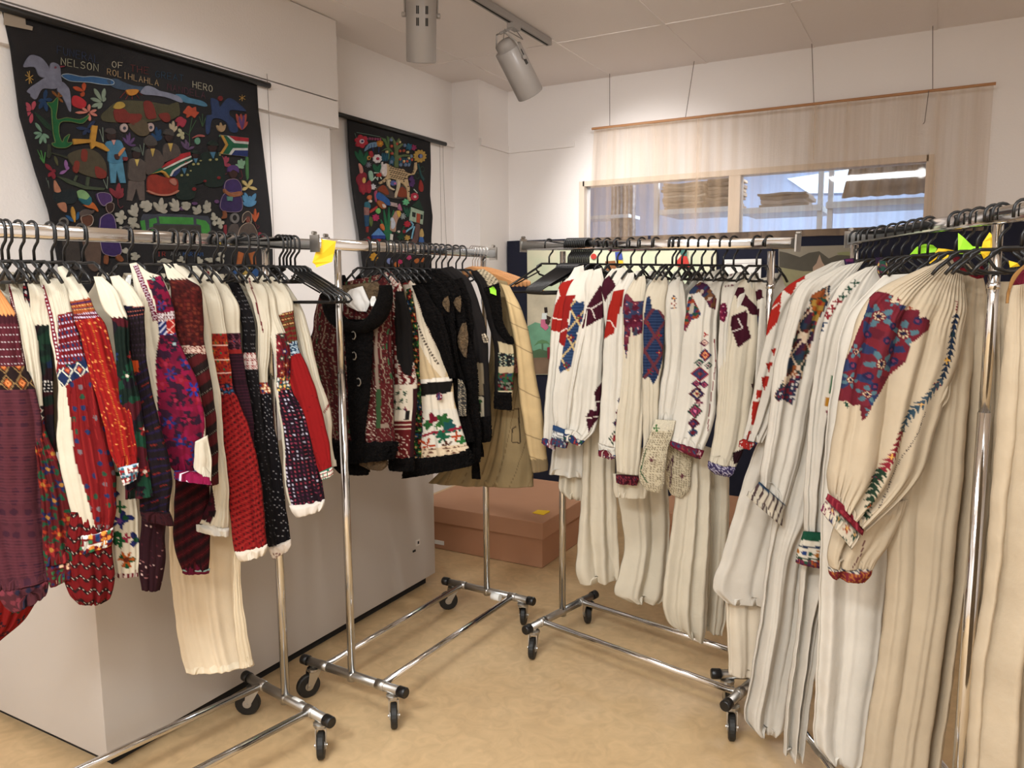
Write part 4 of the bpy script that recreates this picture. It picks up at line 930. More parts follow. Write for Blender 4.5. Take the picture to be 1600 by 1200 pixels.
T.polys('white_flower', DD(petals(55, 900, [(25, 880), (50, 870), (90, 905), (60, 935), (30, 930)], 13)+petals(250, 940, [(235, 955), (300, 925), (340, 940)], 13)+petals(420, 940, [(385, 930), (415, 900), (455, 955)], 11)+petals(560, 960, [(525, 930), (545, 905), (575, 925), (590, 975), (520, 1010)], 12)), 'A8A292', 3)
T.polys('white_flower', DD(petals(640, 930, [(600, 925), (650, 915), (660, 945), (630, 950)], 12)+petals(715, 910, [(720, 870), (745, 890), (735, 960), (690, 940)], 15)+petals(545, 1060, [(540, 1010), (560, 1040)], 10)), 'A8A292', 3)
P_('lilac_bud', [D(ring(520, 490, 20, 12)), D(ring(690, 475, 16, 14)), D(ring(425, 530, 22, 14))], '5E3A64', 2)

# ---- second hanging
T2 = Hanging(XW2+.03, [2.6, 2.37, 2.13, 1.94, 1.66, 1.4], [3.8]*6, [4.67]*6, 2.575, 1.40, .005)
L2 = ((543, 185), (544, 240), (548, 300), (556, 350), (563, 420), (570, 470)); R2 = ((673, 224), (673, 258), (670, 300), (674, 340), (671, 372), (670, 440))
zz = [2.60, 2.4, 2.2, 2.05, 1.9, 1.7, 1.4]
a = [on_x(px, py, T2.X+.006) for px, py in L2]; b = [on_x(px, py, T2.X+.006) for px, py in R2]
T2.yl = [float(np.interp(-z, [-q[2] for q in a], [q[1] for q in a])) for z in zz]; T2.yr = [float(np.interp(-z, [-q[2] for q in b], [q[1] for q in b])) for z in zz]; T2.zs = zz
T2.zt = on_x(610, 203, T2.X+.006)[2]; T2.zb = 1.42
T2.root = empty('embroidered_hanging', (XW2+.03, 4.2, T2.zt))
tag(T2.root, 'narrow black embroidered wall hanging with a spotted leopard, flowers and small houses', 'wall hanging')
T2.sheet(T2.root, 'felt_ground')
yr_ = on_x(696, 229, XW2+.045)[1]
tag(MB().cyl((XW2+.045, 3.55, T2.zt+.004), (XW2+.045, yr_, T2.zt+.004), .015, 14).build('hanging_rod', M_BLACKP, smooth=True), 'black rod on the far left wall holding the narrow leopard hanging', 'rod')
MC = mat('thin_wire', '8A817A', .6)
tag(MB().tube([(XW2+.03, yr_-.01, T2.zt+.02), (XW2+.03, yr_-.01, T2.zt-.2), (XW2+.025, yr_+.06, 1.0)], .0016, 5).build('hanging_wire', MC), 'thin wire dangling from the rod end right of the leopard hanging', 'wire')
tag(MB().tube([(-3.095, on_x(418, 135, -3.1)[1]-.005, zr_+.06), (-3.095, on_x(418, 135, -3.1)[1]-.004, zr_-.1), (-3.12, on_x(418, 135, -3.1)[1]+.01, 1.2)], .0016, 5).build('hanging_wire', MC), 'thin wire hanging down the wall right of the large hanging', 'wire')
k1 = 8.889
E_ = lambda P: [(530+x/k1, 180+y/k1) for x, y in P]
F_ = lambda P: [(530+x/k1, 290+y/k1) for x, y in P]
EE = lambda L_: [E_(P) for P in L_]
FF = lambda L_: [F_(P) for P in L_]
P2 = T2.polys; S2 = T2.strokes
def flower(nm, F, x, y, r, n, c, cc=None, w=None, lay=3):
    P2(nm, [F(p) for p in petals(x, y, rays(x, y, n, r, .3), w or r*.32)], c, lay)
    if cc: P2('flower_centre', [F(ring(x, y, r*.34))], cc, lay+2)
flower('red_flower', E_, 302, 365, 95, 6, 'B8283A', 'D8C0C8', 34, 3); P2('flower_spot', [E_(ring(302, 365, 14))], '2A3060', 7)
P2('green_leaves', [E_(p) for p in petals(340, 700, [(215, 500), (385, 500), (280, 480)], 26)], '14583A', 2)
S2('stitched_border', EE([[(215, 250), (240, 330), (225, 400)], [(240, 240), (400, 268), (560, 300)]]), '6E8C7A', 1)
P2('blue_arch', [E_([(350, 500), (370, 440), (420, 390), (500, 375), (530, 400), (510, 440), (440, 450), (390, 480)])], '6E8EA8', 2)
S2('arch_stitches', EE([[(400, 470), (410, 420)], [(440, 455), (440, 405)], [(480, 440), (480, 395)], [(540, 520), (545, 440)], [(465, 500), (460, 450)]]), '28407A', 1.4, 4)
flower('orange_flower', E_, 560, 395, 48, 7, 'C07820', 'D8A030', 18, 3)
P2('berry_row', [E_(ring(x, y, 13, 18)) for x, y in ((380, 330), (420, 325), (455, 330), (495, 332), (530, 335), (565, 335))], '8A3A5A', 3)
P2('small_red_bird', [E_([(415, 510), (450, 500), (468, 560), (440, 590), (420, 560)])], 'A82430', 3)
P2('ochre_curl', [E_(ring(405, 595, 26, 30))], 'B8863A', 3); P2('curl_hole', [E_(ring(405, 595, 10, 12))], '2A2016', 5)
flower('white_flower', E_, 525, 605, 62, 8, 'DCD2D2', 'A8284A', 22, 3)
P2('green_leaves', [E_(p) for p in petals(535, 810, [(475, 680), (565, 680)], 26)], '14583A', 2)
P2('tree_trunk', [E_([(765, 740), (770, 480), (740, 350), (700, 310), (730, 300), (785, 380), (820, 320), (840, 345), (805, 430), (870, 390), (880, 410), (812, 480), (812, 560), (900, 545), (985, 555), (980, 575), (870, 575), (815, 610), (812, 740)])], '5E6E44', 3, False)
P2('tree_branch', [E_([(560, 300), (640, 330), (700, 470), (690, 620), (672, 600), (672, 480), (630, 380)]), E_([(660, 290), (690, 310), (690, 440), (672, 400)]), E_([(590, 500), (640, 460), (700, 460), (765, 540), (765, 570), (690, 480), (640, 480)])], '4E6A3C', 2, False)
P2('hanging_leaves', [E_(p) for x in range(600, 700, 26) for p in petals(x, 520, [(x-12, 640)], 9)]+[E_(p) for x in range(840, 990, 28) for p in petals(x, 590, [(x+4, 690)], 10)]+[E_(p) for p in petals(730, 560, [(700, 690), (740, 700), (760, 640)], 14)], '1E5468', 2)
P2('red_fruit', [E_(ring(x, y, 15, 19)) for x, y in ((722, 430), (728, 532), (795, 398), (838, 612), (892, 495), (838, 498), (888, 650), (935, 640), (1000, 620))], 'B04A34', 4)
P2('pale_fruit', [E_(ring(x, y, 12, 17)) for x, y in ((655, 510), (833, 375), (945, 515), (890, 640), (960, 600))], 'D8C088', 5)
P2('blue_bud', [E_(ring(x, y, 18, 24)) for x, y in ((720, 340), (905, 420), (720, 650), (995, 570), (850, 690), (915, 690), (960, 690))], '6A7C9A', 3)
flower('teal_flower', E_, 965, 440, 50, 6, '1E5C74', None, 13); flower('magenta_flower', E_, 1030, 450, 42, 6, '9A2A5A', None, 9)
flower('sunflower', E_, 1115, 570, 92, 12, 'C09A4A', '2A2A56', 20, 3); P2('flower_eye', [E_(ring(1115, 570, 16, 26))], '7A86B0', 8)
P2('blue_stem', [E_([(1085, 680), (1100, 675), (1140, 820), (1180, 885), (1165, 915), (1130, 860)])], '1E4A4E', 2, False)
S2('green_rings', EE([ring(1080, 840, 30, 42, 12)+[(1110, 840)], ring(1150, 750, 26, 36, 12)+[(1176, 750)]]), '2A4A34', 1.2)
# leopard
P2('leopard_body', [E_([(640, 670), (700, 700), (760, 735), (880, 750), (925, 800), (1000, 820), (1035, 760), (1045, 660), (1062, 655), (1070, 740), (1030, 825), (960, 835), (935, 850), (945, 930), (965, 1010), (960, 1120), (985, 1180), (960, 1195), (930, 1130), (925, 1020), (880, 960), (820, 925), (800, 900), (700, 880), (660, 890), (620, 930), (560, 960), (548, 935), (600, 905), (650, 855), (615, 800), (610, 720)])], 'CDAF86', 5)
P2('leopard_leg', [E_([(660, 900), (700, 900), (690, 960), (700, 1000), (755, 1030), (740, 1045), (690, 1020), (662, 960)]), E_([(790, 900), (830, 930), (825, 1000), (800, 1070), (780, 1140), (760, 1130), (790, 1040), (800, 980)])], 'D8C4A4', 6)
P2('leopard_face', [E_([(575, 740), (590, 650), (600, 690), (640, 680), (645, 800), (625, 850), (600, 840), (565, 780)])], 'E0D4D0', 6)
sp = []
for j in range(7):
    for i in range(8):
        x = 680+i*33+(j % 2)*15+j*3; y = 705+j*30+i*8
        if 655 < x < 930 and y < 900-(0 if x > 780 else 10) and y > 690+(x-650)*.28: sp.append(E_([(x-9, y-2), (x+9, y-5), (x+11, y+4), (x-7, y+7)]))
for x, y in ((940, 990), (950, 1060), (965, 1130), (590, 930), (630, 900), (690, 930), (700, 990), (900, 880), (880, 920), (960, 800), (1010, 790)): sp.append(E_([(x-6, y-6), (x+6, y-4), (x+5, y+7), (x-6, y+6)]))
P2('leopard_spots', sp, '3A2A1E', 8, False)
P2('violet_bird', [E_([(705, 930), (745, 905), (780, 930), (790, 960), (745, 980), (710, 965)])], '5A6AA8', 3); P2('pink_spot', [E_(ring(762, 950, 16))], 'C06A9A', 5)
P2('purple_flower', [E_(p) for p in petals(1000, 920, [(1000, 840), (1040, 900), (970, 870), (1010, 1000), (980, 990), (1040, 960)], 20)], '4E2A66', 3)
P2('red_spire', [E_([(1125, 900), (1160, 990), (1150, 1060), (1110, 1050), (1105, 980)])], '9A2A22', 3)
P2('peach_bud', [E_([(270, 670), (310, 710), (325, 780), (295, 810), (280, 750)])], 'D08A7A', 3)
P2('maroon_bird', [E_([(235, 870), (280, 810), (345, 795), (380, 840), (360, 950), (420, 900), (440, 960), (410, 1060), (290, 1070), (270, 990), (240, 930)])], '8A1A2E', 2); P2('bird_eye', [E_(ring(335, 905, 22, 40))], 'D8B060', 4)
P2('red_tail', [F_([(280, 0), (350, 0), (350, 100), (320, 120)]), F_([(360, 0), (440, 0), (430, 90), (390, 100)])], '9A2432', 3)
P2('mint_bird', [E_([(410, 790), (430, 770), (460, 800), (465, 880), (440, 920), (415, 860)])], '9AC0A8', 3)
S2('white_zigzag', EE([[(455, 910), (500, 860), (535, 900), (535, 860)], [(485, 800), (540, 800), (585, 885)], [(1035, 1030), (1080, 1080)]]), 'C8D8C8', 2.6)
flower('white_flower', E_, 468, 995, 42, 7, 'D8D4DC', None, 9)
flower('grey_flower', E_, 403, 690, 40, 8, '8A8A94', None, 4)
P2('red_bird_head', [E_([(510, 830), (560, 800), (580, 840), (545, 860)])], 'B8382C', 4)
P2('brown_hills', [F_([(520, 60), (560, 15), (620, 0), (680, 100), (650, 130), (560, 80)]), F_([(790, 110), (840, 30), (880, 25), (930, 80), (960, 150), (830, 160)])], '8A3A1E', 4)
P2('grey_ground', [F_([(500, 50), (560, 5), (700, 20), (770, 130), (830, 0), (900, 10), (1000, 140), (1000, 165), (780, 185), (620, 140)])], '4A403C', 2)
P2('blue_bird', [F_([(500, 140), (530, 95), (600, 130), (680, 200), (700, 270), (650, 270), (590, 220), (520, 190)])], '24589A', 5)
P2('bird_belly', [F_([(520, 220), (580, 200), (640, 260), (640, 310), (600, 325), (550, 290)])], 'A85C2A', 4); P2('bird_belly_white', [F_([(585, 260), (620, 265), (635, 300), (600, 305)])], 'D8C8C0', 6)
P2('bird_tail', [F_([(680, 225), (790, 250), (800, 300), (690, 275)])], 'D8C0BC', 5, False); S2('tail_stripe', FF([[(690, 240), (792, 265)], [(690, 262), (795, 285)]]), '4A2A30', 1.2, 7)
P2('pink_neck', [F_([(490, 90), (515, 70), (520, 120), (512, 230), (495, 180)])], 'B84A6A', 4)
flower('red_disc_flower', F_, 1040, 155, 55, 9, 'B82A42', 'E0B8B4', 24, 3)
flower('mint_flower', F_, 920, 230, 48, 6, '6AC08A', None, 13)
P2('green_leaves', [F_(p) for p in petals(945, 440, [(890, 290), (935, 300), (985, 300)], 14)], '14503A', 2)
P2('pink_cone', [F_([(832, 250), (862, 345), (812, 325)])], 'B86A8C', 3)
P2('house_wall', [F_([(990, 300), (1165, 360), (1150, 540), (972, 485)])], 'A8BCA4', 3, False); P2('house_roof', [F_([(1000, 285), (1100, 195), (1160, 355)])], '123626', 4, False)
P2('house_door', [F_([(1065, 385), (1112, 395), (1105, 525), (1060, 510)])], 'B04A30', 5, False); P2('house_window', [F_([(1003, 365), (1048, 378), (1042, 442), (1003, 430)]), F_([(1120, 400), (1145, 408), (1140, 470), (1118, 465)])], '1A2622', 5, False)
P2('path', [F_([(1060, 540), (1110, 550), (1100, 680), (1060, 810), (985, 810), (1040, 690)])], '6A4A46', 3)
P2('man_hair', [F_([(385, 170), (405, 135), (440, 140), (440, 180), (415, 205)])], 'C8683A', 4); P2('man_face', [F_(ring(425, 218, 16, 18))], 'E0D0C8', 6)
P2('man_shirt', [F_([(355, 240), (395, 225), (430, 280), (415, 320), (360, 310)])], '2A6A7C', 3); P2('man_sleeve', [F_([(410, 355), (480, 310), (520, 280), (525, 310), (480, 350), (420, 385)])], 'B0342E', 4, False)
P2('man_torso', [F_([(345, 300), (405, 310), (405, 410), (350, 410)])], '9A6A62', 4, False); P2('man_trousers', [F_([(348, 410), (405, 410), (400, 560), (360, 570)])], '1E4A6E', 4, False); P2('man_boot', [F_([(370, 570), (398, 570), (395, 650), (375, 650)])], '8A2A26', 4, False)
P2('lime_disc', [F_(ring(540, 352, 30, 38))], '7EC46A', 3)
flower('magenta_flower', F_, 505, 445, 50, 7, 'B82A5A', None, 14)
P2('olive_leaf', [F_(p) for p in petals(440, 570, [(430, 430)], 26)], '5A6A34', 3)
P2('tall_green_leaves', [F_(p) for p in petals(690, 800, [(580, 470), (620, 330), (690, 300), (755, 340), (650, 560), (730, 520)], 15)], '1E6A44', 2)
P2('parrot_body', [F_([(790, 350), (835, 370), (830, 430), (800, 480), (780, 560), (770, 640), (720, 630), (702, 600), (715, 480), (750, 400)])], 'B8907A', 4); P2('parrot_wing', [F_([(720, 450), (745, 470), (765, 540), (740, 600), (708, 580)])], 'C8CCD8', 6); P2('parrot_head', [F_([(785, 360), (825, 350), (838, 400), (810, 440)])], 'D8B050', 6)
P2('parrot_leg', [F_([(705, 670), (740, 680), (730, 790), (700, 790)])], 'D8D4C8', 4, False)
flower('grey_flower', F_, 880, 425, 46, 8, '9AA4A4', None, 5); flower('red_flower', F_, 940, 535, 46, 7, 'B81E34', None, 12); flower('small_red_flower', F_, 895, 635, 28, 6, '8A1E2A', None, 8)
P2('blue_hut_roof', [F_([(450, 690), (548, 590), (635, 690)])], '5A8EC8', 3, False); P2('blue_hut_wall', [F_([(455, 690), (635, 692), (630, 745), (590, 738), (460, 738)])], '1E3A8A', 4, False); P2('hut_door', [F_([(510, 740), (575, 745), (570, 800), (510, 790)])], 'B02A2C', 4, False)
P2('orange_bud', [F_([(572, 545), (600, 532), (625, 590), (615, 625), (580, 590)])], 'D0703A', 4)
P2('red_pear', [F_([(380, 740), (405, 705), (425, 750), (415, 790), (380, 790)])], 'A8202A', 3)
S2('sky_blue_ribbon', FF([[(985, 490), (1020, 540), (1010, 580), (960, 610), (920, 645)], [(1040, 570), (1020, 640), (1000, 740)]]), '7AB0C8', 4)
flower('gold_flower', F_, 940, 725, 40, 6, 'C09A4A', None, 10); P2('white_bulb', [F_(ring(945, 800, 28, 26)), F_(ring(822, 640, 14, 16))], 'D8CFC0', 3)
P2('yellow_blue_bird', [F_([(1120, 640), (1145, 600), (1165, 700), (1120, 720)])], 'C8A868', 3); P2('blue_skirt_shape', [F_([(1115, 720), (1145, 700), (1170, 810), (1110, 830)])], '3A66A8', 3)
P2('dark_green_leaves', [F_(p) for p in petals(860, 690, [(780, 640), (800, 720), (900, 560), (905, 700), (830, 760), (880, 760)], 12)], '12402A', 2)
flower('yellow_leaf_flower', F_, 480, 990, 60, 7, 'D0962A', None, 16); flower('magenta_flower', F_, 960, 1000, 36, 5, 'B83A6A', None, 14); flower('magenta_flower', F_, 840, 1060, 34, 6, 'B82A5A', None, 10)
P2('orange_bird', [F_([(770, 1080), (800, 1060), (830, 1110), (800, 1140), (770, 1120)]), F_([(1040, 1040), (1085, 1010), (1100, 1050), (1060, 1080)]), F_([(1120, 1010), (1165, 1000), (1170, 1050), (1130, 1060)])], 'C0682E', 3)
P2('lilac_egg', [F_(ring(700, 1050, 32, 42))], '7A86B8', 3)
# ------------------------------------------------------------------ cloth: lofted garment pieces with stitched colour patterns
def fast_mesh(name, V, Fq, col=None):
    me = bpy.data.meshes.new(name); nv, nf = len(V), len(Fq)
    me.vertices.add(nv); me.vertices.foreach_set('co', V.astype(np.float32).ravel())
    me.loops.add(nf*4); me.polygons.add(nf)
    me.loops.foreach_set('vertex_index', Fq.astype(np.int32).ravel())
    me.polygons.foreach_set('loop_start', np.arange(0, nf*4, 4, dtype=np.int32))
    me.polygons.foreach_set('use_smooth', np.ones(nf, dtype=bool))
    me.update(calc_edges=True)
    if col is not None:
        a = me.color_attributes.new('col', 'FLOAT_COLOR', 'POINT')
        a.data.foreach_set('color', np.concatenate([col, np.ones((nv, 1))], 1).astype(np.float32).ravel())
    return me
def smooth_rows(P, n):
    """P: k x m array of rung values, catmull-rom sampled at n rows by arc length"""
    P = np.array(P, float); k = len(P)
    mid = (P[:, :2]+P[:, 2:4])/2; d = np.concatenate([[0], np.cumsum(np.maximum(np.linalg.norm(np.diff(mid, axis=0), axis=1), .5))])
    t = np.linspace(0, d[-1], n); out = np.zeros((n, P.shape[1]))
    m = np.zeros_like(P)
    for i in range(k):
        a, b = max(i-1, 0), min(i+1, k-1); m[i] = (P[b]-P[a])/(d[b]-d[a])
    for j, tt in enumerate(t):
        i = min(np.searchsorted(d, tt, 'right')-1, k-2); h = d[i+1]-d[i]; s = (tt-d[i])/h
        out[j] = (2*s**3-3*s*s+1)*P[i]+(s**3-2*s*s+s)*h*m[i]+(-2*s**3+3*s*s)*P[i+1]+(s**3-s*s)*h*m[i+1]
    return out
def hsh(a, b, seed=0):
    v = np.sin(a*127.1+b*311.7+seed*74.7)*43758.5453; return v-np.floor(v)
LIN = {}
def L3(c):
    if c not in LIN: LIN[c] = np.array(lin(c))
    return LIN[c]
class Pat:
    """stitch patterns; u -1..1 across, v 0..1 along, s/t metres, x/y the same places in the photograph's measure"""
    def __init__(X, u, v, s, t, x, y): X.u, X.v, X.s, X.t, X.x, X.y = u, v, s, t, x, y; X.c = np.zeros(u.shape+(3,)); X.m = np.ones(u.shape, bool)
    def on(X, y0=-1e9, y1=1e9, u0=-2, u1=2, zz=0, p=.02, slope=0):
        yy = X.y-slope*(X.x-X.x.mean())
        w = zz*np.abs(((X.s/p) % 1)-.5)*2
        X.m = (yy > y0-w) & (yy < y1+w-zz) & (X.u >= u0) & (X.u <= u1); return X
    def all(X): X.m = np.ones(X.u.shape, bool); return X
    def poly(X, P):
        x, y = X.x, X.y; ins = np.zeros(x.shape, bool); n = len(P)
        for i in range(n):
            x1, y1 = P[i]; x2, y2 = P[(i+1) % n]
            if y1 == y2: continue
            ins ^= ((y1 > y) != (y2 > y)) & (x < (x2-x1)*(y-y1)/(y2-y1)+x1)
        X.m = ins; return X
    def _p(X, m, c):
        k = L3(c); lum = k.mean(); X.c[m & X.m] = k*(.96 if lum > .3 else .52 if lum > .01 else .7); return X
    def fill(X, c): return X._p(X.m, c)
    def rows(X, c, pitch, w=.35, dash=0, duty=.6, ph=0, wav=0):
        tt = X.t+wav*np.sin(X.s*220)
        k = ((tt/pitch+ph) % 1) < w
        if dash: k &= ((X.s/dash+.5*(np.floor(tt/pitch+ph) % 2)) % 1) < duty
        return X._p(k, c)
    def cols(X, c, pitch, w=.35, dash=0, duty=.6, ph=0, wav=0):
        ss = X.s+wav*np.sin(X.t*180)
        k = ((ss/pitch+ph) % 1) < w
        if dash: k &= ((X.t/dash) % 1) < duty
        return X._p(k, c)
    def diag(X, c, pitch, w=.3, a=45, dash=0, duty=.6, ph=0):
        ca, sa = math.cos(math.radians(a)), math.sin(math.radians(a)); q = X.s*ca+X.t*sa; r = -X.s*sa+X.t*ca
        k = ((q/pitch+ph) % 1) < w
        if dash: k &= ((r/dash) % 1) < duty
        return X._p(k, c)
    def dots(X, cs, pitch, r=.3, seed=1, jit=.25, keep=1.0, asp=1):
        i, j = np.floor(X.s/pitch), np.floor(X.t/(pitch*asp)); a, b = hsh(i, j, seed), hsh(i, j, seed+3)
        dx = (X.s/pitch-i-.5-(a-.5)*jit*2); dy = (X.t/(pitch*asp)-j-.5-(b-.5)*jit*2)
        k = (dx*dx+dy*dy < r*r) & (hsh(i, j, seed+7) < keep); ci = (hsh(i, j, seed+5)*len(cs)).astype(int) % len(cs)
        for n_, c in enumerate(cs): X._p(k & (ci == n_), c)
        return X
    def flow(X, cs, cc, pitch, r=.42, n=5, seed=1, leaf=None, keep=1.0, jit=.1):
        i, j = np.floor(X.s/pitch+.5*(np.floor(X.t/pitch) % 2)), np.floor(X.t/pitch); a, b = hsh(i, j, seed), hsh(i, j, seed+3)
        dx = X.s/pitch+.5*(j % 2)-i-.5-(a-.5)*jit*2; dy = X.t/pitch-j-.5-(b-.5)*jit*2
        d = np.sqrt(dx*dx+dy*dy); an = np.arctan2(dy, dx)+a*6
        if leaf:
            k = (np.abs(d-r*1.12) < r*.25) & (np.cos(an*3) > .4); X._p(k, leaf)
        R_ = r*(.68+.32*np.cos(an*n)); k = (d < R_) & (hsh(i, j, seed+7) < keep); ci = (hsh(i, j, seed+5)*len(cs)).astype(int) % len(cs)
        for n_, c in enumerate(cs): X._p(k & (ci == n_), c)
        return X._p((d < r*.3) & (hsh(i, j, seed+7) < keep), cc)
    def dia(X, cs, pu, pv, ph=0, lim=1.0):
        a = np.abs(((X.s/pu+ph) % 1)-.5)*2; b = np.abs(((X.t/pv) % 1)-.5)*2; d = a+b; n = len(cs)
        for k_, c in enumerate(cs): X._p((d <= lim*(1-k_/n)), c)
        return X
    def lattice(X, c, pu, pv, w=.14):
        a = ((X.s/pu+X.t/pv) % 1); b = ((X.s/pu-X.t/pv) % 1)
        return X._p((a < w) | (b < w), c)
    def curl(X, c, pitch, w=.18, seed=2):
        i, j = np.floor(X.s/pitch), np.floor(X.t/pitch); dx = X.s/pitch-i-.5; dy = X.t/pitch-j-.5
        d = np.sqrt(dx*dx+dy*dy); an = np.arctan2(dy, dx); sg = np.where((i+j) % 2 > 0, 1, -1)
        return X._p((((d*2.6+sg*an/6.283) % 1) < w) & (d < .62), c)
    def blob(X, cs, pitch, seed=1):
        best = np.full(X.u.shape, 9.); ci = np.zeros(X.u.shape, int); i0, j0 = np.floor(X.s/pitch), np.floor(X.t/pitch)
        for di in (-1, 0, 1):
            for dj in (-1, 0, 1):
                i, j = i0+di, j0+dj; dx = X.s/pitch-i-hsh(i, j, seed); dy = X.t/pitch-j-hsh(i, j, seed+3); d = dx*dx+dy*dy
                k = d < best; best[k] = d[k]; ci[k] = ((hsh(i, j, seed+5)*len(cs)).astype(int) % len(cs))[k]
        for n_, c in enumerate(cs): X._p(ci == n_, c)
        return X
    def line(X, c, P, w=2, dash=0, duty=.6, c2=None, leaf=0):
        X.all(); acc = 0
        for (x1, y1), (x2, y2) in zip(P[:-1], P[1:]):
            L_ = math.hypot(x2-x1, y2-y1); ux, uy = (x2-x1)/L_, (y2-y1)/L_
            a = (X.x-x1)*ux+(X.y-y1)*uy; b = -(X.x-x1)*uy+(X.y-y1)*ux; k = (a >= 0) & (a <= L_)
            if leaf: k &= (np.abs(b) < w*np.abs(((a+acc-np.abs(b)*1.0)/leaf % 1)-.5)*2+.4)
            else: k &= np.abs(b) < w/2
            if dash:
                q = ((a+acc)/dash) % 1; X._p(k & (q < duty), c)
                if c2: X._p(k & (q >= duty), c2)
            else: X._p(k, c)
            acc += L_
        return X
    def star(X, c, x, y, r, n=5, cc=None, ry=None, inner=.6):
        X.all(); dx, dy = X.x-x, (X.y-y)*r/(ry or r); d = np.hypot(dx, dy); a = np.arctan2(dy, dx)
        X._p(d < r*(inner+(1-inner)*np.cos(a*n)), c)
        if cc: X._p(d < r*.3, cc)
        return X
    def rhomb(X, cs, x, y, rx, ry):
        X.all(); d = np.abs(X.x-x)/rx+np.abs(X.y-y)/ry
        for k_, c in enumerate(cs): X._p(d < 1-k_/len(cs), c)
        return X
def piece(name, R, hook, rungs, pat, parent, k=1.0, off=0, th=.022, folds=None, mtl=None, step=1.6, seed=0, twist=12, wr=.0010, wf=1.0, zref=None):
    """rungs (xl,yl,xr,yr) seen edges of the piece; it hangs in the garment's own plane, k turns its breadth towards the viewer"""
    rg = [(r[1], r[0], r[2], r[0]) if len(r) == 3 else tuple(r) for r in rungs]
    P = np.array(rg, float); mid = (P[:, :2]+P[:, 2:])/2
    length = np.linalg.norm(np.diff(mid, axis=0), axis=1).sum(); width = np.linalg.norm(P[:, 2:]-P[:, :2], axis=1).max()
    nr = int(max(8, length/step)); nf = int(max(8, width/step)); nbk = max(6, nf//4)
    rows = smooth_rows(rg, nr)
    hp = along(R, hook); U = garment_axis(R, hp, twist); Nn = np.array([-U[1], U[0], 0])
    Ls = np.zeros((nr, 3)); Rs = np.zeros((nr, 3)); nrm = np.zeros((nr, 3))
    for i in range(nr):
        xl, yl, xr, yr = rows[i]; C_ = on_plane((xl+xr)/2, (yl+yr)/2, hp, Nn)
        vd = C_[:2]-CO[:2]; dist = np.linalg.norm(vd); vd = vd/dist
        vp_ = np.array([vd[1], -vd[0], 0]); uu = U if U@vp_ > 0 else -U
        e = vp_*k+uu*(1-k); e /= np.linalg.norm(e); n2 = np.array([-e[1], e[0], 0.])
        if n2[:2]@vd > 0: n2 = -n2
        L_ = on_plane(xl, yl, C_, n2); Rr_ = on_plane(xr, yr, C_, n2)
        sc = 1-off/dist
        Ls[i] = CO+(L_-CO)*sc; Rs[i] = CO+(Rr_-CO)*sc; nrm[i] = n2
    hw = np.linalg.norm(Rs-Ls, axis=1)/2; mid = (Ls+Rs)/2
    tt = np.concatenate([[0], np.cumsum(np.linalg.norm(np.diff(mid, axis=0), axis=1))]); v = tt/tt[-1]
    rnd = random.Random(hash((name, len(rg), int(hook), seed)) % 100000 if False else int(hook*7+len(rg)*13+seed*101+length) % 99991)
    uf = -np.cos(np.linspace(0, math.pi, nf)*.5+0) if False else np.sin(np.linspace(-1, 1, nf)*math.pi/2*.86)/math.sin(math.pi/2*.86)
    ub = np.linspace(1, -1, nbk+2)[1:-1]
    u = np.concatenate([uf, ub]); front = np.concatenate([np.ones(nf), -np.ones(nbk)])
    UU, VV = np.meshgrid(u, v); FR = np.meshgrid(front, v)[0]
    thv = th*np.minimum(1, np.minimum(hw/.05, .25+VV[:, 0]*4)); thv = np.minimum(thv, hw*.8+.003)
    prof = np.sqrt(np.clip(1-UU*UU, 0, 1))**.8
    D = thv[:, None]*prof*np.where(FR > 0, 1, -.6)
    if folds is None: folds = [(1.5, .009, .1, 1.2), (3.0, .0035, .0, 1.2), (8.5, .0020, .76, 1.2), (7.5, .0022, -.3, .24)]
    ed = np.clip((1-np.abs(UU))*5, 0, 1)
    S_ = UU*hw[:, None]
    for fi, (f, a, v0, v1) in enumerate(folds):
        f_ = f*rnd.uniform(.75, 1.05); ph = rnd.random()*6; dr = rnd.uniform(-.9, .9); w2 = rnd.uniform(2, 5); ph2 = rnd.random()*6; ph3 = rnd.random()*6
        win = np.clip((VV-v0)/.18, 0, 1)*np.clip((v1-VV)/.18, 0, 1)
        Uw = UU+.22*np.sin(UU*3.1+ph2)/max(1, f_*.5)+.10*np.sin(UU*7.3+ph3+VV*1.5)/max(1, f_*.4)
        arg = math.pi*f_*Uw+ph+dr*VV*1.6+.18*np.sin(VV*w2+ph)
        amp = .5+.5*np.sin(UU*(2+f_*.35)+ph3+VV*dr*4); amp = .25+.75*amp
        r = np.abs(np.sin(arg)); g_ = (1.6*r**.9-1.0) if fi == 0 or f > 6 else -.6*np.cos(2*arg)
        D += np.where(FR > 0, 1, .5)*a*win*ed*g_*amp
    TT = np.meshgrid(np.zeros(len(u)), tt)[1]
    for q in range(4):
        fa, fb, p1, p2 = rnd.uniform(10, 45)*rnd.choice((-1, 1)), rnd.uniform(5, 22), rnd.random()*6, rnd.random()*6
        D += wr*ed*np.sin(S_*fa+TT*fb+p1)*np.sin(TT*fb*.7-S_*fa*.4+p2)*wf
    ph = [rnd.random()*6 for _ in range(4)]
    if mtl in (M_FUR, M_FURB):
        rs_ = np.random.RandomState(int(hook)+len(rg)); D += rs_.uniform(-.004, .004, D.shape)*np.clip((1-np.abs(UU))*9, .3, 1)
        UU = UU*(1+rs_.uniform(-.05, .07, D.shape))
    wob = .0012*np.sin(tt*23+ph[0])+.0007*np.sin(tt*71+ph[1]); wob2 = .0012*np.sin(tt*21+ph[2])+.0007*np.sin(tt*67+ph[3])
    ed_dir = (Rs-Ls)/np.maximum(2*hw, 1e-6)[:, None]
    Ls2 = Ls+ed_dir*wob[:, None]; Rs2 = Rs+ed_dir*wob2[:, None]
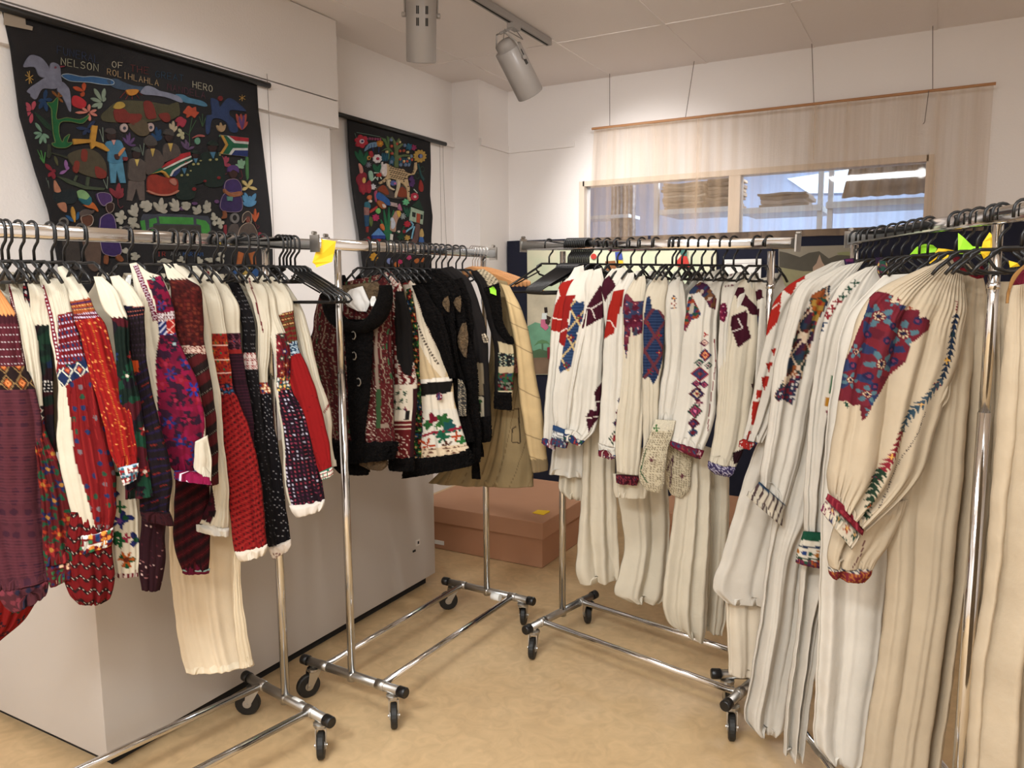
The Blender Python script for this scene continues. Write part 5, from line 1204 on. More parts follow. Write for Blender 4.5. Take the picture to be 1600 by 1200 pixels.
    V = (Ls2[:, None]*(1-UU[..., None])+Rs2[:, None]*(1+UU[..., None]))/2+nrm[:, None]*D[..., None]
    m = len(u)
    px = rows[:, 0:1]*(1-UU)/2+rows[:, 2:3]*(1+UU)/2; py = rows[:, 1:2]*(1-UU)/2+rows[:, 3:4]*(1+UU)/2
    X = Pat(UU, VV, S_, TT, px, py); pat(X)
    # closing rings at both ends
    c0 = V[0].mean(0); c1 = V[-1].mean(0)+np.array([0, 0, .012])
    c1 = V[-1].mean(0); r0 = c0+(V[0]-c0)*.3; r2 = V[-1]*.97+c1*.03; r1 = V[-1]*.9+c1*.1+np.array([0, 0, .02]); r3 = V[-1]*.3+c1*.7+np.array([0, 0, .03])
    VA = np.concatenate([r0[None], V, r2[None], r1[None], r3[None]]); CA = np.concatenate([X.c[:1], X.c, X.c[-1:], X.c[-1:], X.c[-1:]])
    n_ = nr+4; idx = np.arange(n_*m).reshape(n_, m)
    a = idx[:-1]; b = idx[1:]
    F = np.stack([a, np.roll(a, -1, 1), np.roll(b, -1, 1), b], -1).reshape(-1, 4)
    for ring_, rev in ((idx[0], True), (idx[-1], False)):
        h = m//2
        q = np.array([[ring_[i], ring_[i+1], ring_[m-2-i], ring_[m-1-i]] for i in range(h-1)])
        F = np.concatenate([F, q if rev else q[:, ::-1]])
    me = fast_mesh(name, VA.reshape(-1, 3), F, CA.reshape(-1, 3))
    # outward normals
    o = link(name, me, mtl or M_CLOTH)
    # orient normals towards the outside
    e1 = VA[1, 1]-VA[1, 0]; e2 = VA[2, 0]-VA[1, 0]
    mid_i = nf//2; r_ = nr//2
    p0, p1, p2 = VA[r_, mid_i], VA[r_, mid_i+1], VA[r_+1, mid_i]
    if np.cross(p1-p0, p2-p0)@nrm[min(r_, nr-1)] < 0: me.flip_normals()
    if parent: reparent(o, parent)
    return o
LINEN = 'C6BCA8'; LINW = 'CBC5B9'; LINB = 'B8A688'
def plain(c): return lambda X: X.all().fill(c)
def garment(R, hook, name, label, cat, parts, group, twist=12, body=None, hk='plastic', hlabel=None, hang=True, tag_=None):
    p = along(R, hook); root = empty(name, (float(p[0]), float(p[1]), 0)); tag(root, label, cat, group)
    for q in parts:
        kw = dict(q[3]) if len(q) > 3 else {}
        kw.setdefault('twist', twist)
        o = piece(q[0], R, hook, q[1], q[2], root, **kw)
        if len(q) > 4: tag(o, q[4])
    if body is not None:
        c, ln, w1, w2 = body[:4]; U = garment_axis(R, p, twist)
        # far half and back of the garment, hanging in its own plane
        V = []; nr, m = 26, 28
        Nn = np.array([-U[1], U[0], 0]); col = []
        for i in range(nr):
            f = i/(nr-1); z = p[2]-.10-ln*f; w = (w1*min(1, .30+f*7) if f < .12 else w1+(w2-w1)*(f-.12)/.88)
            zz = z
            for j in range(m):
                a = 2*math.pi*j/m; du = -.11+w*.6*math.cos(a); fo = .006*math.sin(a*7+f*2)*f
                sh = -.05*abs(math.cos(a))*(1-min(1, f*3))
                cc_ = p+U*du+Nn*((.016+fo)*math.sin(a)); V.append([cc_[0], cc_[1], zz+sh]); col.append(L3(c))
        idx = np.arange(nr*m).reshape(nr, m); a, b = idx[:-1], idx[1:]
        F = np.stack([a, np.roll(a, -1, 1), np.roll(b, -1, 1), b], -1).reshape(-1, 4)
        V = np.array(V)
        F = np.concatenate([F, np.array([[idx[0][i], idx[0][i+1], idx[0][m-2-i], idx[0][m-1-i]] for i in range(m//2-1)]), np.array([[idx[-1][m-1-i], idx[-1][m-2-i], idx[-1][i+1], idx[-1][i]] for i in range(m//2-1)])])
        me = fast_mesh('body', V, F, np.array(col)); o = link('body', me, body[4] if len(body) > 4 else M_CLOTH); reparent(o, root)
    if hang: hanger(R, hook, 'shirt' if hk == 'plastic' else hk, hlabel or ('black plastic hanger holding the '+label_short(label)), 'hangers carrying garments', twist)
    return root
def label_short(l):
    w = l.split(); return ' '.join(w[:11])
# ------------------------------------------------------------------ leftmost rack: embroidered blouses, near to far
GL = 'embroidered blouses on the leftmost rack'
MAR, DRD, RED, ORG, BLK, NVY, GRN = '5A2330', '5E1218', 'A3161B', 'C4521E', '15100F', '1B2648', '1C4A30'
BODY = (LINEN, .48, .17, .20)
def gl(hook, label, parts, body=BODY, **k): return garment(RACK_L, hook, 'blouse', label, 'blouse', parts, GL, twist=14, body=body, **k)
gl(-22, 'blouse at far left with wide maroon wool sleeve, orange shoulder and diamond band', [
 ('sleeve', [(-45,438,-2,446), (470,-50,12), (495,-50,26), (560,-50,36), (610,-50,57), (668,-48,66), (791,-45,71), (860,-35,79), (-12,925,78,905)],
  lambda X: X.all().fill('64303A').dots(['4A2434', '552A34'], .028, .3, jit=.1).rows('713842', .004, .3).on(0, 494).fill('C98752').on(494, 508, zz=4, p=.008).fill('4E1F28')
   .on(505, 572).fill('6A2733').rows('B9AEB0', .018, .13, dash=.007, duty=.5).on(572, 608).fill('2A1A18').dia(['B08A58', '2A1A18', 'C4622A', 'E08A50', 'C4622A'], .030, .045), dict(k=.9, off=.03)),
 ('cuff', [(-8,922,77,903), (8,948,74,924), (20,957,72,930)], lambda X: X.all().fill('5C2A30').dots(['2A2438', '8A3A44'], .02, .3), dict(off=.03)),
])
gl(2, 'blouse with bright red flowered sleeve hanging lowest at the left edge', [
 ('sleeve', [(470,-30,2), (600,-40,30), (800,-42,60), (-42,895,68,885), (-42,945,62,925), (-40,985,40,965), (-34,1006,2,1000)],
  lambda X: X.all().fill('9E1A18').flow(['22402C', '3A1A2A', '1E2438'], 'B0452A', .045, .3, 4), dict(k=1, off=.02)),
])
gl(12, 'white blouse with dark red sleeve of blue and orange flowers, second from left', [
 ('sleeve', [(12,438,22,442), (14,462,38,460), (495,20,54), (560,34,62), (620,44,67), (668,50,72), (723,58,92), (771,62,109), (839,66,121), (70,884,130,868)],
  lambda X: X.all().fill(LINEN).on(0, 9999, -2, -.55).fill('6A1A22').cols('C9B4B0', .008, .3, dash=.006).on(652, 9999).fill('6E1A1E').flow(['B8381E', '22285A', 'A8282A', '24305E'], 'C88A3A', .042, .42, 5, leaf='1F5A3A')
   .on(634, 656).fill('2A1A20').dia(['C8C0B0', 'B03040', '2A1A20'], .014, .018), dict(k=.9)),
 ('cuff', [(71,884,130,868), (74,905,131,882), (78,918,128,893)], lambda X: X.all().fill('6A1A24').dots(['C8A080', '2A3060', '3A7A4A'], .012, .35)),
])
gl(31, 'white blouse with narrow dark green and navy sleeve and beaded black collar', [
 ('sleeve', [(38,434,50,438), (44,452,72,455), (48,490,78,490), (56,511,80,511), (60,560,82,560), (62,640,84,640), (68,690,88,690), (72,760,90,765)],
  lambda X: X.all().fill(LINEN).on(509, 9999, zz=3, p=.01).fill('14221C').blob(['14221C', '182848', '1A3A28', '14221C', '2A1218'], .02).flow(['203A80'], 'D8D8D0', .06, .2, 4, keep=.5).on(594, 612).fill('181418').dots(['C8C0B8'], .008, .3).on(612, 9999).blob(['3A0E14', '14251C', '1A1218'], .03)),
 ('collar', [(37,440,46,440), (36,455,52,455), (42,478,50,478), (46,487,50,487)], lambda X: X.all().fill('14101A').dots(['D0C8C8', 'A82A38'], .010, .32), dict(off=.02)),
 ('sleeve', [(112,800,168,800), (101,855,176,862), (98,895,180,900), (108,928,173,933), (124,944,158,943)],
  lambda X: X.all().fill('861418').rows('2A1214', .034, .3, wav=.006).rows('B8A898', .034, .07, dash=.009, duty=.4, ph=-.1, wav=.006), dict(off=-.03)),
])
gl(52, 'blouse with white underarm and deep red sleeve of small motifs, red dotted collar strip', [
 ('sleeve', [(62,430,74,432), (64,450,98,440), (72,478,110,474), (78,530,124,520), (86,565,137,562), (91,600,148,597), (90,640,157,635), (88,690,171,690), (98,745,180,742), (111,800,181,795), (118,838,177,825)],
  lambda X: X.all().fill(LINEN).poly([(90,492), (116,486), (140,560), (160,625), (176,690), (185,770), (180,835), (153,840), (137,777), (116,712), (112,668), (103,600), (89,580), (93,540)]).fill('8E171B').dots(['2A3868', '2C5A40', '8A7A80', '2A3868'], .022, .24, jit=.15, keep=.8, asp=1.3).cols('B02A28', .016, .12)
   .poly([(90,495), (118,488), (134,560), (93,572)]).fill('8A1A24').rows('B8B4C8', .017, .3, dash=.007, duty=.5).rows('33406E', .034, .2, dash=.010, duty=.5, ph=.3)
   .poly([(88,590), (92,576), (134,560), (138,580), (98,604)]).fill('20305C').dia(['C8C4B0', '20305C', 'C04A30', 'D87A50'], .026, .040)
   .line('8E1C34', [(66,446), (76,480), (84,520), (92,562)], 7).line('D8D0D0', [(66,446), (76,480), (84,520), (92,562)], 3, dash=6, duty=.4), dict(k=.95)),
 ('cuff', [(118,836,177,824), (119,852,177,838), (121,866,175,850)], lambda X: X.all().fill('8A1C22').rows('D8D0C8', .03, .12).dots(['2A4880', 'D88A3A', 'D0D0C8', '3A8A5A'], .014, .42), dict(off=.01)),
])
gl(80, 'blouse with bright red glittering sleeve and orange striped shoulder band', [
 ('sleeve', [(90,417,99,415), (94,440,119,434), (104,465,137,458), (113,488,148,485), (117,506,165,506), (127,530,173,535), (138,575,185,580), (150,620,198,628), (159,655,208,655), (170,700,214,696), (184,732,216,724)],
  lambda X: X.all().fill(LINEN).on(464, 9999, zz=3, p=.01, slope=-.2).fill('B01A16').dots(['D8682A', 'C8402A', 'D88A4A'], .009, .3, jit=.5, keep=.45).cols('8E1416', .024, .14).cols('D8702A', .048, .06, dash=.006)
   .on(462, 484, slope=-.2).fill('B8562A').rows('5A2A5A', .016, .25).rows('D0A060', .012, .14, dash=.006).on(484, 494, slope=-.2).fill('7A1A28').rows('C8B8C8', .011, .3, dash=.005), dict(k=.95)),
 ('cuff', [(185,731,217,723), (189,746,216,738), (193,759,213,749)], lambda X: X.all().fill('B01E24').rows('A8B8C8', .02, .2).dots(['E8E0D8', '3A7A8A', 'E8E0D8'], .010, .4), dict(off=.01)),
])
gl(99, 'white blouse with dark green sleeve panel between the red and black sleeves', [
 ('sleeve', [(146,432,160,432), (152,455,180,452), (164,485,194,482), (175,500,200,498), (180,560,206,560), (186,620,216,612), (190,700,228,690), (196,780,240,775)],
  lambda X: X.all().fill(LINEN).on(497, 9999, zz=3, p=.01).fill('12241C').blob(['12241C', '1A4A34', '12241C', '5A1420', '1C1420'], .022).flow(['1E5A3C', 'A82A2A', '203A6A'], 'C8B8A8', .05, .3, 5, keep=.6)),
 ('sleeve', [(180,690,214,690), (175,740,210,745), (172,800,216,805), (174,860,219,866), (180,902,215,900)],
  lambda X: X.all().fill(LINEN).all().flow(['1E5A34', '28306E', '1E5A34'], '1E5A34', .06, .38, 3).star('28307A', 187, 812, 14, 5, '8A4AA0').star('C8601E', 197, 872, 14, 6, '6A2A10').star('1E6A3A', 188, 842, 13, 4).star('1E6A3A', 187, 790, 10, 4).star('A8284A', 198, 838, 8, 4).on(894, 9999).fill('B8A8A0').cols('7A1A28', .012, .4), dict(off=-.03)),
])
gl(129, 'blouse with black sleeve crossed by thin orange and red diagonal lines', [
 ('sleeve', [(172,432,186,430), (178,455,208,450), (188,480,224,478), (192,495,225,490), (198,560,230,560), (206,640,244,640), (213,690,263,712), (217,740,270,750), (217,796,264,799)],
  lambda X: X.all().fill(LINEN).on(480, 9999, slope=.1).fill('170C10').diag('8A2418', .034, .09, 62, dash=.04, duty=.55).diag('241640', .020, .2, 62).poly([(190,482), (226,480), (230,560), (197,562)]).fill('1C1216').rows('3C2A3C', .014, .3, dash=.008).poly([(203,563), (217,562), (218,580), (205,582)]).fill('D2501E')
   .poly([(190,482), (225,478), (226,494), (191,496)]).fill('1A1220').rows('C86A5A', .010, .3, dash=.006), dict(k=.95)),
 ('cuff', [(217,797,265,799), (219,806,270,811), (222,812,272,821)], lambda X: X.all().fill('3A0E14').rows('1A0A10', .012, .4), dict(off=.01)),
 ('sleeve', [(222,785,262,790), (219,830,259,832), (217,880,258,882), (221,922,249,922)], lambda X: X.all().fill('33101A').dots(['B87A7A', '5A2030', 'C8A8A0'], .014, .16, jit=.5, keep=.5), dict(off=-.03)),
])
gl(200, 'blouse with magenta flowered sleeve, wide white front flap and a price tag', [
 ('sleeve', [(203,412,213,410), (205,425,234,425), (208,442,253,433), (212,475,270,475), (216,521,275,521), (221,560,290,556), (226,595,307,590), (236,640,317,636), (244,680,321,676), (254,715,316,714), (272,736,308,736)],
  lambda X: X.all().fill(LINEN).poly([(230,438), (252,430), (272,475), (278,521), (290,550), (308,588), (318,640), (320,668), (311,713), (303,738), (270,738), (256,713), (246,634), (243,563), (250,520), (243,475)]).fill('8C1038').blob(['8C1038', '9E1244', '8C1038', '3A1630', '7A0E34'], .017).flow(['26347E', '3A1428', 'A01A30'], 'B02A48', .055, .34, 5, seed=4, leaf='331830')
   .star('233A86', 252, 477, 9, 6, '6A2A50').star('22307A', 267, 583, 11, 6, '6A2A50').star('2038A0', 303, 608, 13, 6, 'C02030').star('1C1C30', 240, 437, 8, 8, '6A9A90').star('1C1C30', 272, 537, 9, 8, '8AA0A0').star('24368A', 303, 695, 10, 6, '6A2A50')
   .poly([(244,490), (272,486), (276,506), (246,506)]).fill('C9BFC0').dia(['7A1030', 'C9BFC0'], .008, .008).poly([(247,503), (274,498), (276,522), (248,522)]).fill('2A3A80').diag('C8C8D8', .012, .3).poly([(259,500), (272,498), (275,520), (261,522)]).fill('C8302A').lattice('E0B0A0', .03, .03, .1)
   .line('7A1636', [(212,414), (222,440), (234,470), (243,500)], 8).line('C8B8C0', [(212,414), (222,440), (234,470), (243,500)], 6, dash=4, duty=.35), dict(k=.95, off=.02)),
 ('sleeve_lining', [(305,690,324,680), (304,712,330,714), (303,730,331,732), (309,738,331,752)], plain(LINEN), dict(off=.0)),
 ('cuff', [(272,735,309,736), (272,741,322,742), (273,748,332,757)], lambda X: X.all().fill('A81850').rows('2A3A9A', .016, .35).dots(['E8D8E0', '3A6AC0'], .010, .35), dict(off=.03)),
 ('price_tag', [(200,430,206,430), (197,448,205,449)], plain('E4E4E0'), dict(off=.05, th=.001, folds=[], wr=0), 'small white price tag on a string'),
])
gl(240, 'blouse with dark burnt red sleeve and pale cross-stitched elbow band', [
 ('sleeve', [(254,412,263,412), (260,430,294,436), (266,445,314,450), (270,500,318,500), (280,540,319,538), (287,580,328,580), (302,640,337,640), (314,700,340,700), (324,760,342,756)],
  lambda X: X.all().fill(LINEN).on(438, 9999, zz=4, p=.012).fill('4C120F').dots(['6A1E1A', '3A0C0C', '7A3020'], .012, .35).diag('6A2A20', .05, .08, 60, dash=.01).on(540, 552).fill('B8A090').dia(['8A2A20', 'B8A090'], .014, .014).on(552, 9999).fill('1C0E0C').diag('5A1416', .05, .5, 58).diag('8A8070', .05, .03, 58, ph=.1)),
 ('sleeve', [(274,745,328,750), (271,800,328,800), (272,850,328,850), (284,890,327,890)], lambda X: X.all().fill('4A0E18').diag('210A10', .030, .4, 55).diag('7A2028', .030, .08, 55, ph=.3), dict(off=-.03)),
 ('cuff', [(284,888,328,888), (284,895,326,895)], lambda X: X.all().fill('7A1A38').rows('8AA098', .02, .3), dict(off=-.028)),
])
gl(271, 'plain white blouse sleeve ending in a small gathered white cuff, dark patch behind', [
 ('sleeve', [(270,412,282,412), (278,440,310,440), (292,500,328,500), (308,560,334,560), (318,620,345,620), (327,700,351,700), (330,760,357,760), (322,795,358,805), (308,815,358,824)],
  lambda X: X.all().fill(LINEN).poly([(300,745), (331,750), (338,800), (328,816), (308,806)]).fill('330B16').blob(['330B16', '4A0E20', '1A080E'], .014), dict(folds=[(3, .008, .1, 1.2), (8, .004, .75, 1.2)])),
 ('cuff', [(306,817,358,825), (307,829,357,838)], plain(LINW), dict(off=.01)),
])
g = garment(RACK_L, 290, 'long_shift', 'long cream linen shift hanging far below the red blouses', 'dress', [
 ('skirt', [(262,700,372,700), (263,800,372,800), (265,860,372,860), (267,905,373,900), (273,960,377,950), (282,1015,386,1000), (290,1050,398,1038)], lambda X: X.all().fill('D4C2A6').on(1038, 9999, slope=-.1).fill('DACBB0'), dict(k=.8, off=-.05, th=.03, folds=[(1.6, .014, 0, 1.3), (3.4, .006, 0, 1.3)])),
 ('skirt_side', [(366,860,376,860), (364,930,378,930), (368,990,386,985), (374,1044,397,1038)], plain('CDBB9E'), dict(off=-.02)),
], GL, twist=14, body=(LINEN, .62, .16, .18))
gl(305, 'blouse with red openwork sleeve below an orange flowered band', [
 ('sleeve', [(300,414,313,414), (305,440,334,440), (312,470,346,470), (319,521,355,521), (325,570,360,570), (331,611,365,607), (340,645,378,638), (347,680,390,668), (352,735,403,724), (358,790,412,786), (366,862,417,850)],
  lambda X: X.all().fill(LINEN).on(520, 9999, slope=-.05).fill('9C1418').diag('3E0A0C', .016, .28, 66, dash=.012, duty=.5).diag('B83028', .016, .22, 66, ph=.45).on(520, 612, slope=-.05).fill('AE2C1A').flow(['D0602A', 'B81E28', '9A1A20'], '2A7A4A', .026, .4, 5, leaf='6A1A20').rows('D8B0A0', .042, .06).on(598, 616, slope=-.05).fill('2A2030').dots(['C03A3A', '3A6A9A', 'C0A090'], .010, .4), dict(k=.95, folds=[(1.6, .010, .3, 1.3), (5, .004, 0, 1.2)])),
 ('cuff', [(366,862,418,850), (370,872,417,859), (375,877,413,866)], plain('CFC2B0'), dict(off=.01)),
])
gl(333, 'blouse with narrow dark plum sleeve under a white shoulder', [
 ('sleeve', [(329,424,338,424), (334,445,354,445), (338,480,374,480), (341,521,376,521), (347,560,380,560), (357,600,386,600), (370,650,396,650), (380,700,398,700)],
  lambda X: X.all().fill(LINEN).on(520, 9999).fill('2C0F1C').rows('4A1A2C', .01, .3).on(522, 552).dia(['8A4A5A', '2C0F1C', 'B83A3A', '3A4A7A'], .02, .03).on(545, 552).fill('A82A28')),
])
gl(345, 'blouse with plum sleeve striped by rows of white stitches', [
 ('sleeve', [(324,420,333,420), (328,440,352,440), (338,465,364,462), (342,500,371,498), (350,540,375,540), (358,580,373,578)],
  lambda X: X.all().fill(LINEN).on(466, 9999).fill('6A1030').rows('CFC4CC', .026, .12, dash=.008, duty=.6).rows('3A0C24', .026, .3, ph=.4).on(536, 9999).fill('3A0E20')),
 ('collar', [(320,424,327,424), (322,436,329,436), (326,448,331,446)], plain('8A1A30'), dict(off=.03)),
])
gl(362, 'blouse with black sleeve and long beaded black collar band', [
 ('sleeve', [(352,434,362,432), (357,450,376,448), (366,480,390,478), (376,505,399,505), (379,545,400,545), (380,580,403,580), (385,640,409,640), (392,713,417,700), (404,797,427,790), (412,852,432,852)],
  lambda X: X.all().fill('120E10').rows('8A8688', .014, .2, dash=.006, duty=.4).cols('120E10', .022, .3).on(551, 577).fill('C8B8B0').dia(['A82A2A', 'C8B8B0', 'B0404A'], .014, .022).on(577, 9999).fill('110D0F').dots(['6A6668'], .012, .12)),
])
gl(382, 'blouse with white shoulder and long black sleeve of fine white dots', [
 ('sleeve', [(380,430,394,428), (387,455,414,450), (396,480,421,480), (402,520,424,520), (402,597,418,597), (403,613,424,612), (406,660,428,658), (410,710,436,705), (417,790,446,780), (420,856,454,842)],
  lambda X: X.all().fill(LINEN).on(597, 9999).fill('120E12').diag('9A9698', .013, .14, 60, dash=.010, duty=.25).on(597, 614).fill('B84A30').dots(['E0C8A0', '3A4A8A'], .01, .4).line('7A1A28', [(389,434), (400,470), (411,520)], 2)),
 ('cuff', [(420,855,455,842), (423,866,455,852), (427,873,451,858)], lambda X: X.all().fill('CFC2B4').on(862, 9999).dots(['7A2030'], .01, .3), dict(off=.01)),
])
gl(396, 'blouse with white edged plum sleeve covered in diagonal rows of pink dots', [
 ('sleeve', [(396,434,410,430), (404,460,428,455), (412,500,436,495), (424,540,452,540), (430,575,454,572), (429,605,456,603), (436,650,478,645), (441,700,492,695), (445,755,503,745), (452,790,507,780)],
  lambda X: X.all().fill(LINEN).poly([(431,522), (452,518), (458,605), (433,609)]).fill('7A1C24').flow(['B83040', '2A5A4A', '30306A', 'C86A3A'], 'D8C8B0', .024, .42, 5).poly([(434,607), (459,603), (480,650), (496,700), (512,790), (458,800), (448,755), (444,680)]).fill('24101E').diag('24101E', .014, 1).dots(['A8405A', 'B8B0C0', '6A2A4A', 'C04A5A'], .013, .24, jit=.05).poly([(432,590), (456,586), (459,606), (434,610)]).fill('3A5A5A').dots(['C8402A', 'D8B060', 'D8D0C8'], .010, .4), dict(k=.95)),
 ('cuff', [(452,790,507,780), (456,800,506,789), (462,808,502,796)], plain('D2C8BC'), dict(off=.01)),
])
gl(412, 'last blouse on the leftmost rack with plain red sleeve and blue lace band', [
 ('sleeve', [(413,434,425,432), (419,452,446,448), (427,478,457,471), (432,500,460,494), (440,535,465,530), (443,550,468,546), (449,585,483,580), (466,640,500,630), (482,700,514,688), (500,740,518,730)],
  lambda X: X.all().fill(LINEN).on(482, 9999, slope=-.3).fill('A8181A').dots(['6A1014'], .022, .09, jit=.6, keep=.6).on(482, 533, slope=-.3).fill('84201E').rows('6A5A30', .016, .35, wav=.001).rows('B8A060', .016, .10, dash=.006, ph=.4).on(531, 551, slope=-.3).fill('31506E').dia(['B8C8D0', '31506E', 'B8C8D0'], .013, .016), dict(k=.95)),
 ('cuff', [(499,738,519,729), (501,746,521,738), (503,750,520,743)], lambda X: X.all().fill('D8D0C4').rows('2E8A6A', .012, .3).rows('B02A2A', .012, .2, ph=.5), dict(off=.01)),
 ('front_panel', [(430,436,446,440), (448,470,470,478), (462,530,486,530), (474,580,500,590), (484,625,516,638), (498,690,520,700), (506,728,527,728)], lambda X: X.all().fill(LINEN).line('A02A28', [(508,610), (515,630), (505,645)], 3), dict(off=-.08)),
])
for k, px in enumerate((436, 442, 447, 453, 460)):
    hanger(RACK_L, px, 'plastic', 'empty black plastic hanger in the small cluster at the right end of the leftmost rack', 'empty hangers at the end of the leftmost rack', 10+k*2)

# ------------------------------------------------------------------ second rack: fur vests and coat
GV = 'embroidered vests on the second rack'
VB = (BLK, .50, .15, .19, M_FUR)
WN = '5E1A1B'
def gv(hook, label, parts, body=VB, cat='vest', nm='vest', **k): return garment(RACK_M, hook, nm, label, cat, parts, GV, twist=6, body=body, **k)
FL = [(2.0, .005, 0, 1.3), (4.3, .003, 0, 1.3)]
gv(572, 'front vest in wine red with curled embroidery, black fur collar and black front band', [
 ('front', [(512,447,598,428), (500,462,606,442), (492,490,610,470), (489,518,611,500), (480,545,612,530), (484,575,614,570), (497,620,615,620), (508,660,616,660), (514,690,618,690), (519,714,618,712)],
  lambda X: X.all().fill(WN).curl('3A0C0E', .036, .3).curl('A08C78', .036, .10).cols('A8927C', .050, .07, wav=.002).cols('3A0C0E', .050, .10, ph=.5).cols('35603A', .10, .06, dash=.05, duty=.4, ph=.30).dots(['35603A', 'A88E78'], .036, .12, keep=.4)
   .poly([(583,600), (610,598), (612,718), (575,714), (575,660), (571,640), (577,612)]).fill(WN).curl('A88A7A', .036, .12).poly([(571,604), (596,602), (596,690), (616,690), (616,716), (572,716)]).curl('B8A898', .034, .13, 5).poly([(592,500), (596,500), (600,660), (612,662), (612,668), (595,668)]).fill('A08A78').poly([(594,606), (601,606), (601,668), (594,668)]).fill('3A5A34')
   .poly([(489,500), (494,498), (490,545), (484,548)]).fill(BLK), dict(k=.1, th=.03, folds=FL)),
 ('fur_placket', [(538,498,584,500), (540,540,582,540), (543,600,580,600), (546,660,572,660), (550,700,570,700), (551,718,572,716)], plain(BLK), dict(k=.1, off=.05, th=.012, mtl=M_FUR, folds=FL)),
 ('hem_band', [(517,680,622,690), (520,705,620,704), (524,726,618,716)], plain(BLK), dict(k=.1, off=.012, th=.032, mtl=M_FUR, folds=FL)),
 ('fleece_lining', [(534,446,588,440), (532,458,594,452), (540,478,588,474)], plain('8E6A42'), dict(k=.1, off=.018, th=.01, mtl=M_FURB, folds=FL)),
 ('tissue_padding', [(548,452,566,447), (539,464,576,468), (541,476,578,474), (558,486,572,487)], plain('CFCBC6'), dict(k=.1, off=.045, th=.01), 'crumpled white tissue paper inside the collar'),
 ('lower_lining', [(562,716,604,716), (564,726,606,726), (576,732,598,735)], plain('7E5E38'), dict(k=.1, off=-.01, mtl=M_FURB)),
 ('back_hem', [(516,700,575,716), (522,728,578,732), (530,738,576,742)], plain(BLK), dict(k=.1, off=-.02, mtl=M_FUR)),
 ('price_tag', [(581,463,586,463), (578,470,588,470), (579,478,588,479)], plain('D8D8D4'), dict(k=.5, off=.08, th=.001, folds=[], wr=0), 'small white paper price tag'),
], hlabel='black plastic hanger inside the front wine red vest')
def collar_path():
    R = RACK_M; hp = along(R, 572); U = garment_axis(R, hp, 6); Nn = np.array([-U[1], U[0], 0])
    root = [o for o in bpy.data.objects if o.name.startswith('vest')][-1]
    P = []
    for x, y in ((513, 446), (515, 470), (522, 492), (538, 507), (560, 512), (580, 505), (594, 488), (602, 465), (601, 440), (590, 424)):
        q = on_plane(x, y, hp, Nn); d = np.linalg.norm(q-CO); P.append(CO+(q-CO)*(1-.06/d))
    Q = cr_closed(P, 4)[:-8]
    o = MB().tube(Q[2:], [.026+.005*math.sin(i*.35) for i in range(len(Q)-2)], 12).build('fur_collar', M_FUR, root, smooth=True)
    for x, y in ((552, 524), (553, 556), (560, 597)):
        q = on_plane(x, y, hp, Nn); d = np.linalg.norm(q-CO); q = CO+(q-CO)*(1-.085/d)
        MB().tube([q+U*(.010*math.cos(a))+np.array([0, 0, .014*math.sin(a)]) for a in (-2, -1.2, -.3, .6, 1.4, 2.2)], .0022, 6).build('metal_clasp', M_CHROME2, root)
collar_path()
gv(600, 'vest with white and wine scrollwork edging seen from the side, fur armhole', [
 ('front', [(600,426,611,424), (604,440,626,442), (606,460,632,458), (607,500,642,500), (608,550,646,550), (609,600,652,600), (609,650,650,650), (608,690,648,690), (608,722,646,722)],
  lambda X: X.all().fill('B8AEA0').cols('5E1418', .03, .55, wav=.004).curl('8A2224', .022, .3).poly([(620,455), (636,455), (645,500), (648,560), (646,588), (634,582), (624,560), (619,520)]).fill('100C0A').poly([(618,425), (632,440), (620,448), (604,432)]).fill('C8BEB0').diag('A82430', .010, .4)
   .on(600, 9999).fill('C0B4A2').poly([(612,606), (640,606), (640,640), (612,640)]).fill('C8BCA8').flow(['9A2430', '2E5A34'], '2A2A50', .028, .4, 5).on(640, 655).fill('D0C6B4').cols('1C1816', .006, .4).on(655, 672).fill('741C20').rows('C8B8A0', .016, .2).on(672, 9999).fill('6E1A1C').curl('C0A898', .032, .14).on(606, 9999, .75).fill('3A1218'), dict(k=.35, folds=FL)),
 ('hem_band', [(608,712,647,714), (608,734,648,736)], plain(BLK), dict(k=.35, off=.01, mtl=M_FUR)),
])
gv(620, 'vest edge with dense green, red and blue flowers between two pale vests', [
 ('front', [(634,452,642,450), (636,480,648,478), (638,520,653,520), (641,580,657,580), (643,640,659,640), (645,718,660,718)],
  lambda X: X.all().fill('16100E').flow(['2E5A2E', 'A8241E', 'C85A24', '22507A', '3A8A3A', '8A1A30'], 'C8A060', .022, .48, 4, seed=9, leaf='1C4A24'), dict(k=.6, folds=FL)),
 ('hem_band', [(636,714,660,716), (634,742,664,738)], plain(BLK), dict(k=.5, off=.01, mtl=M_FUR)),
])
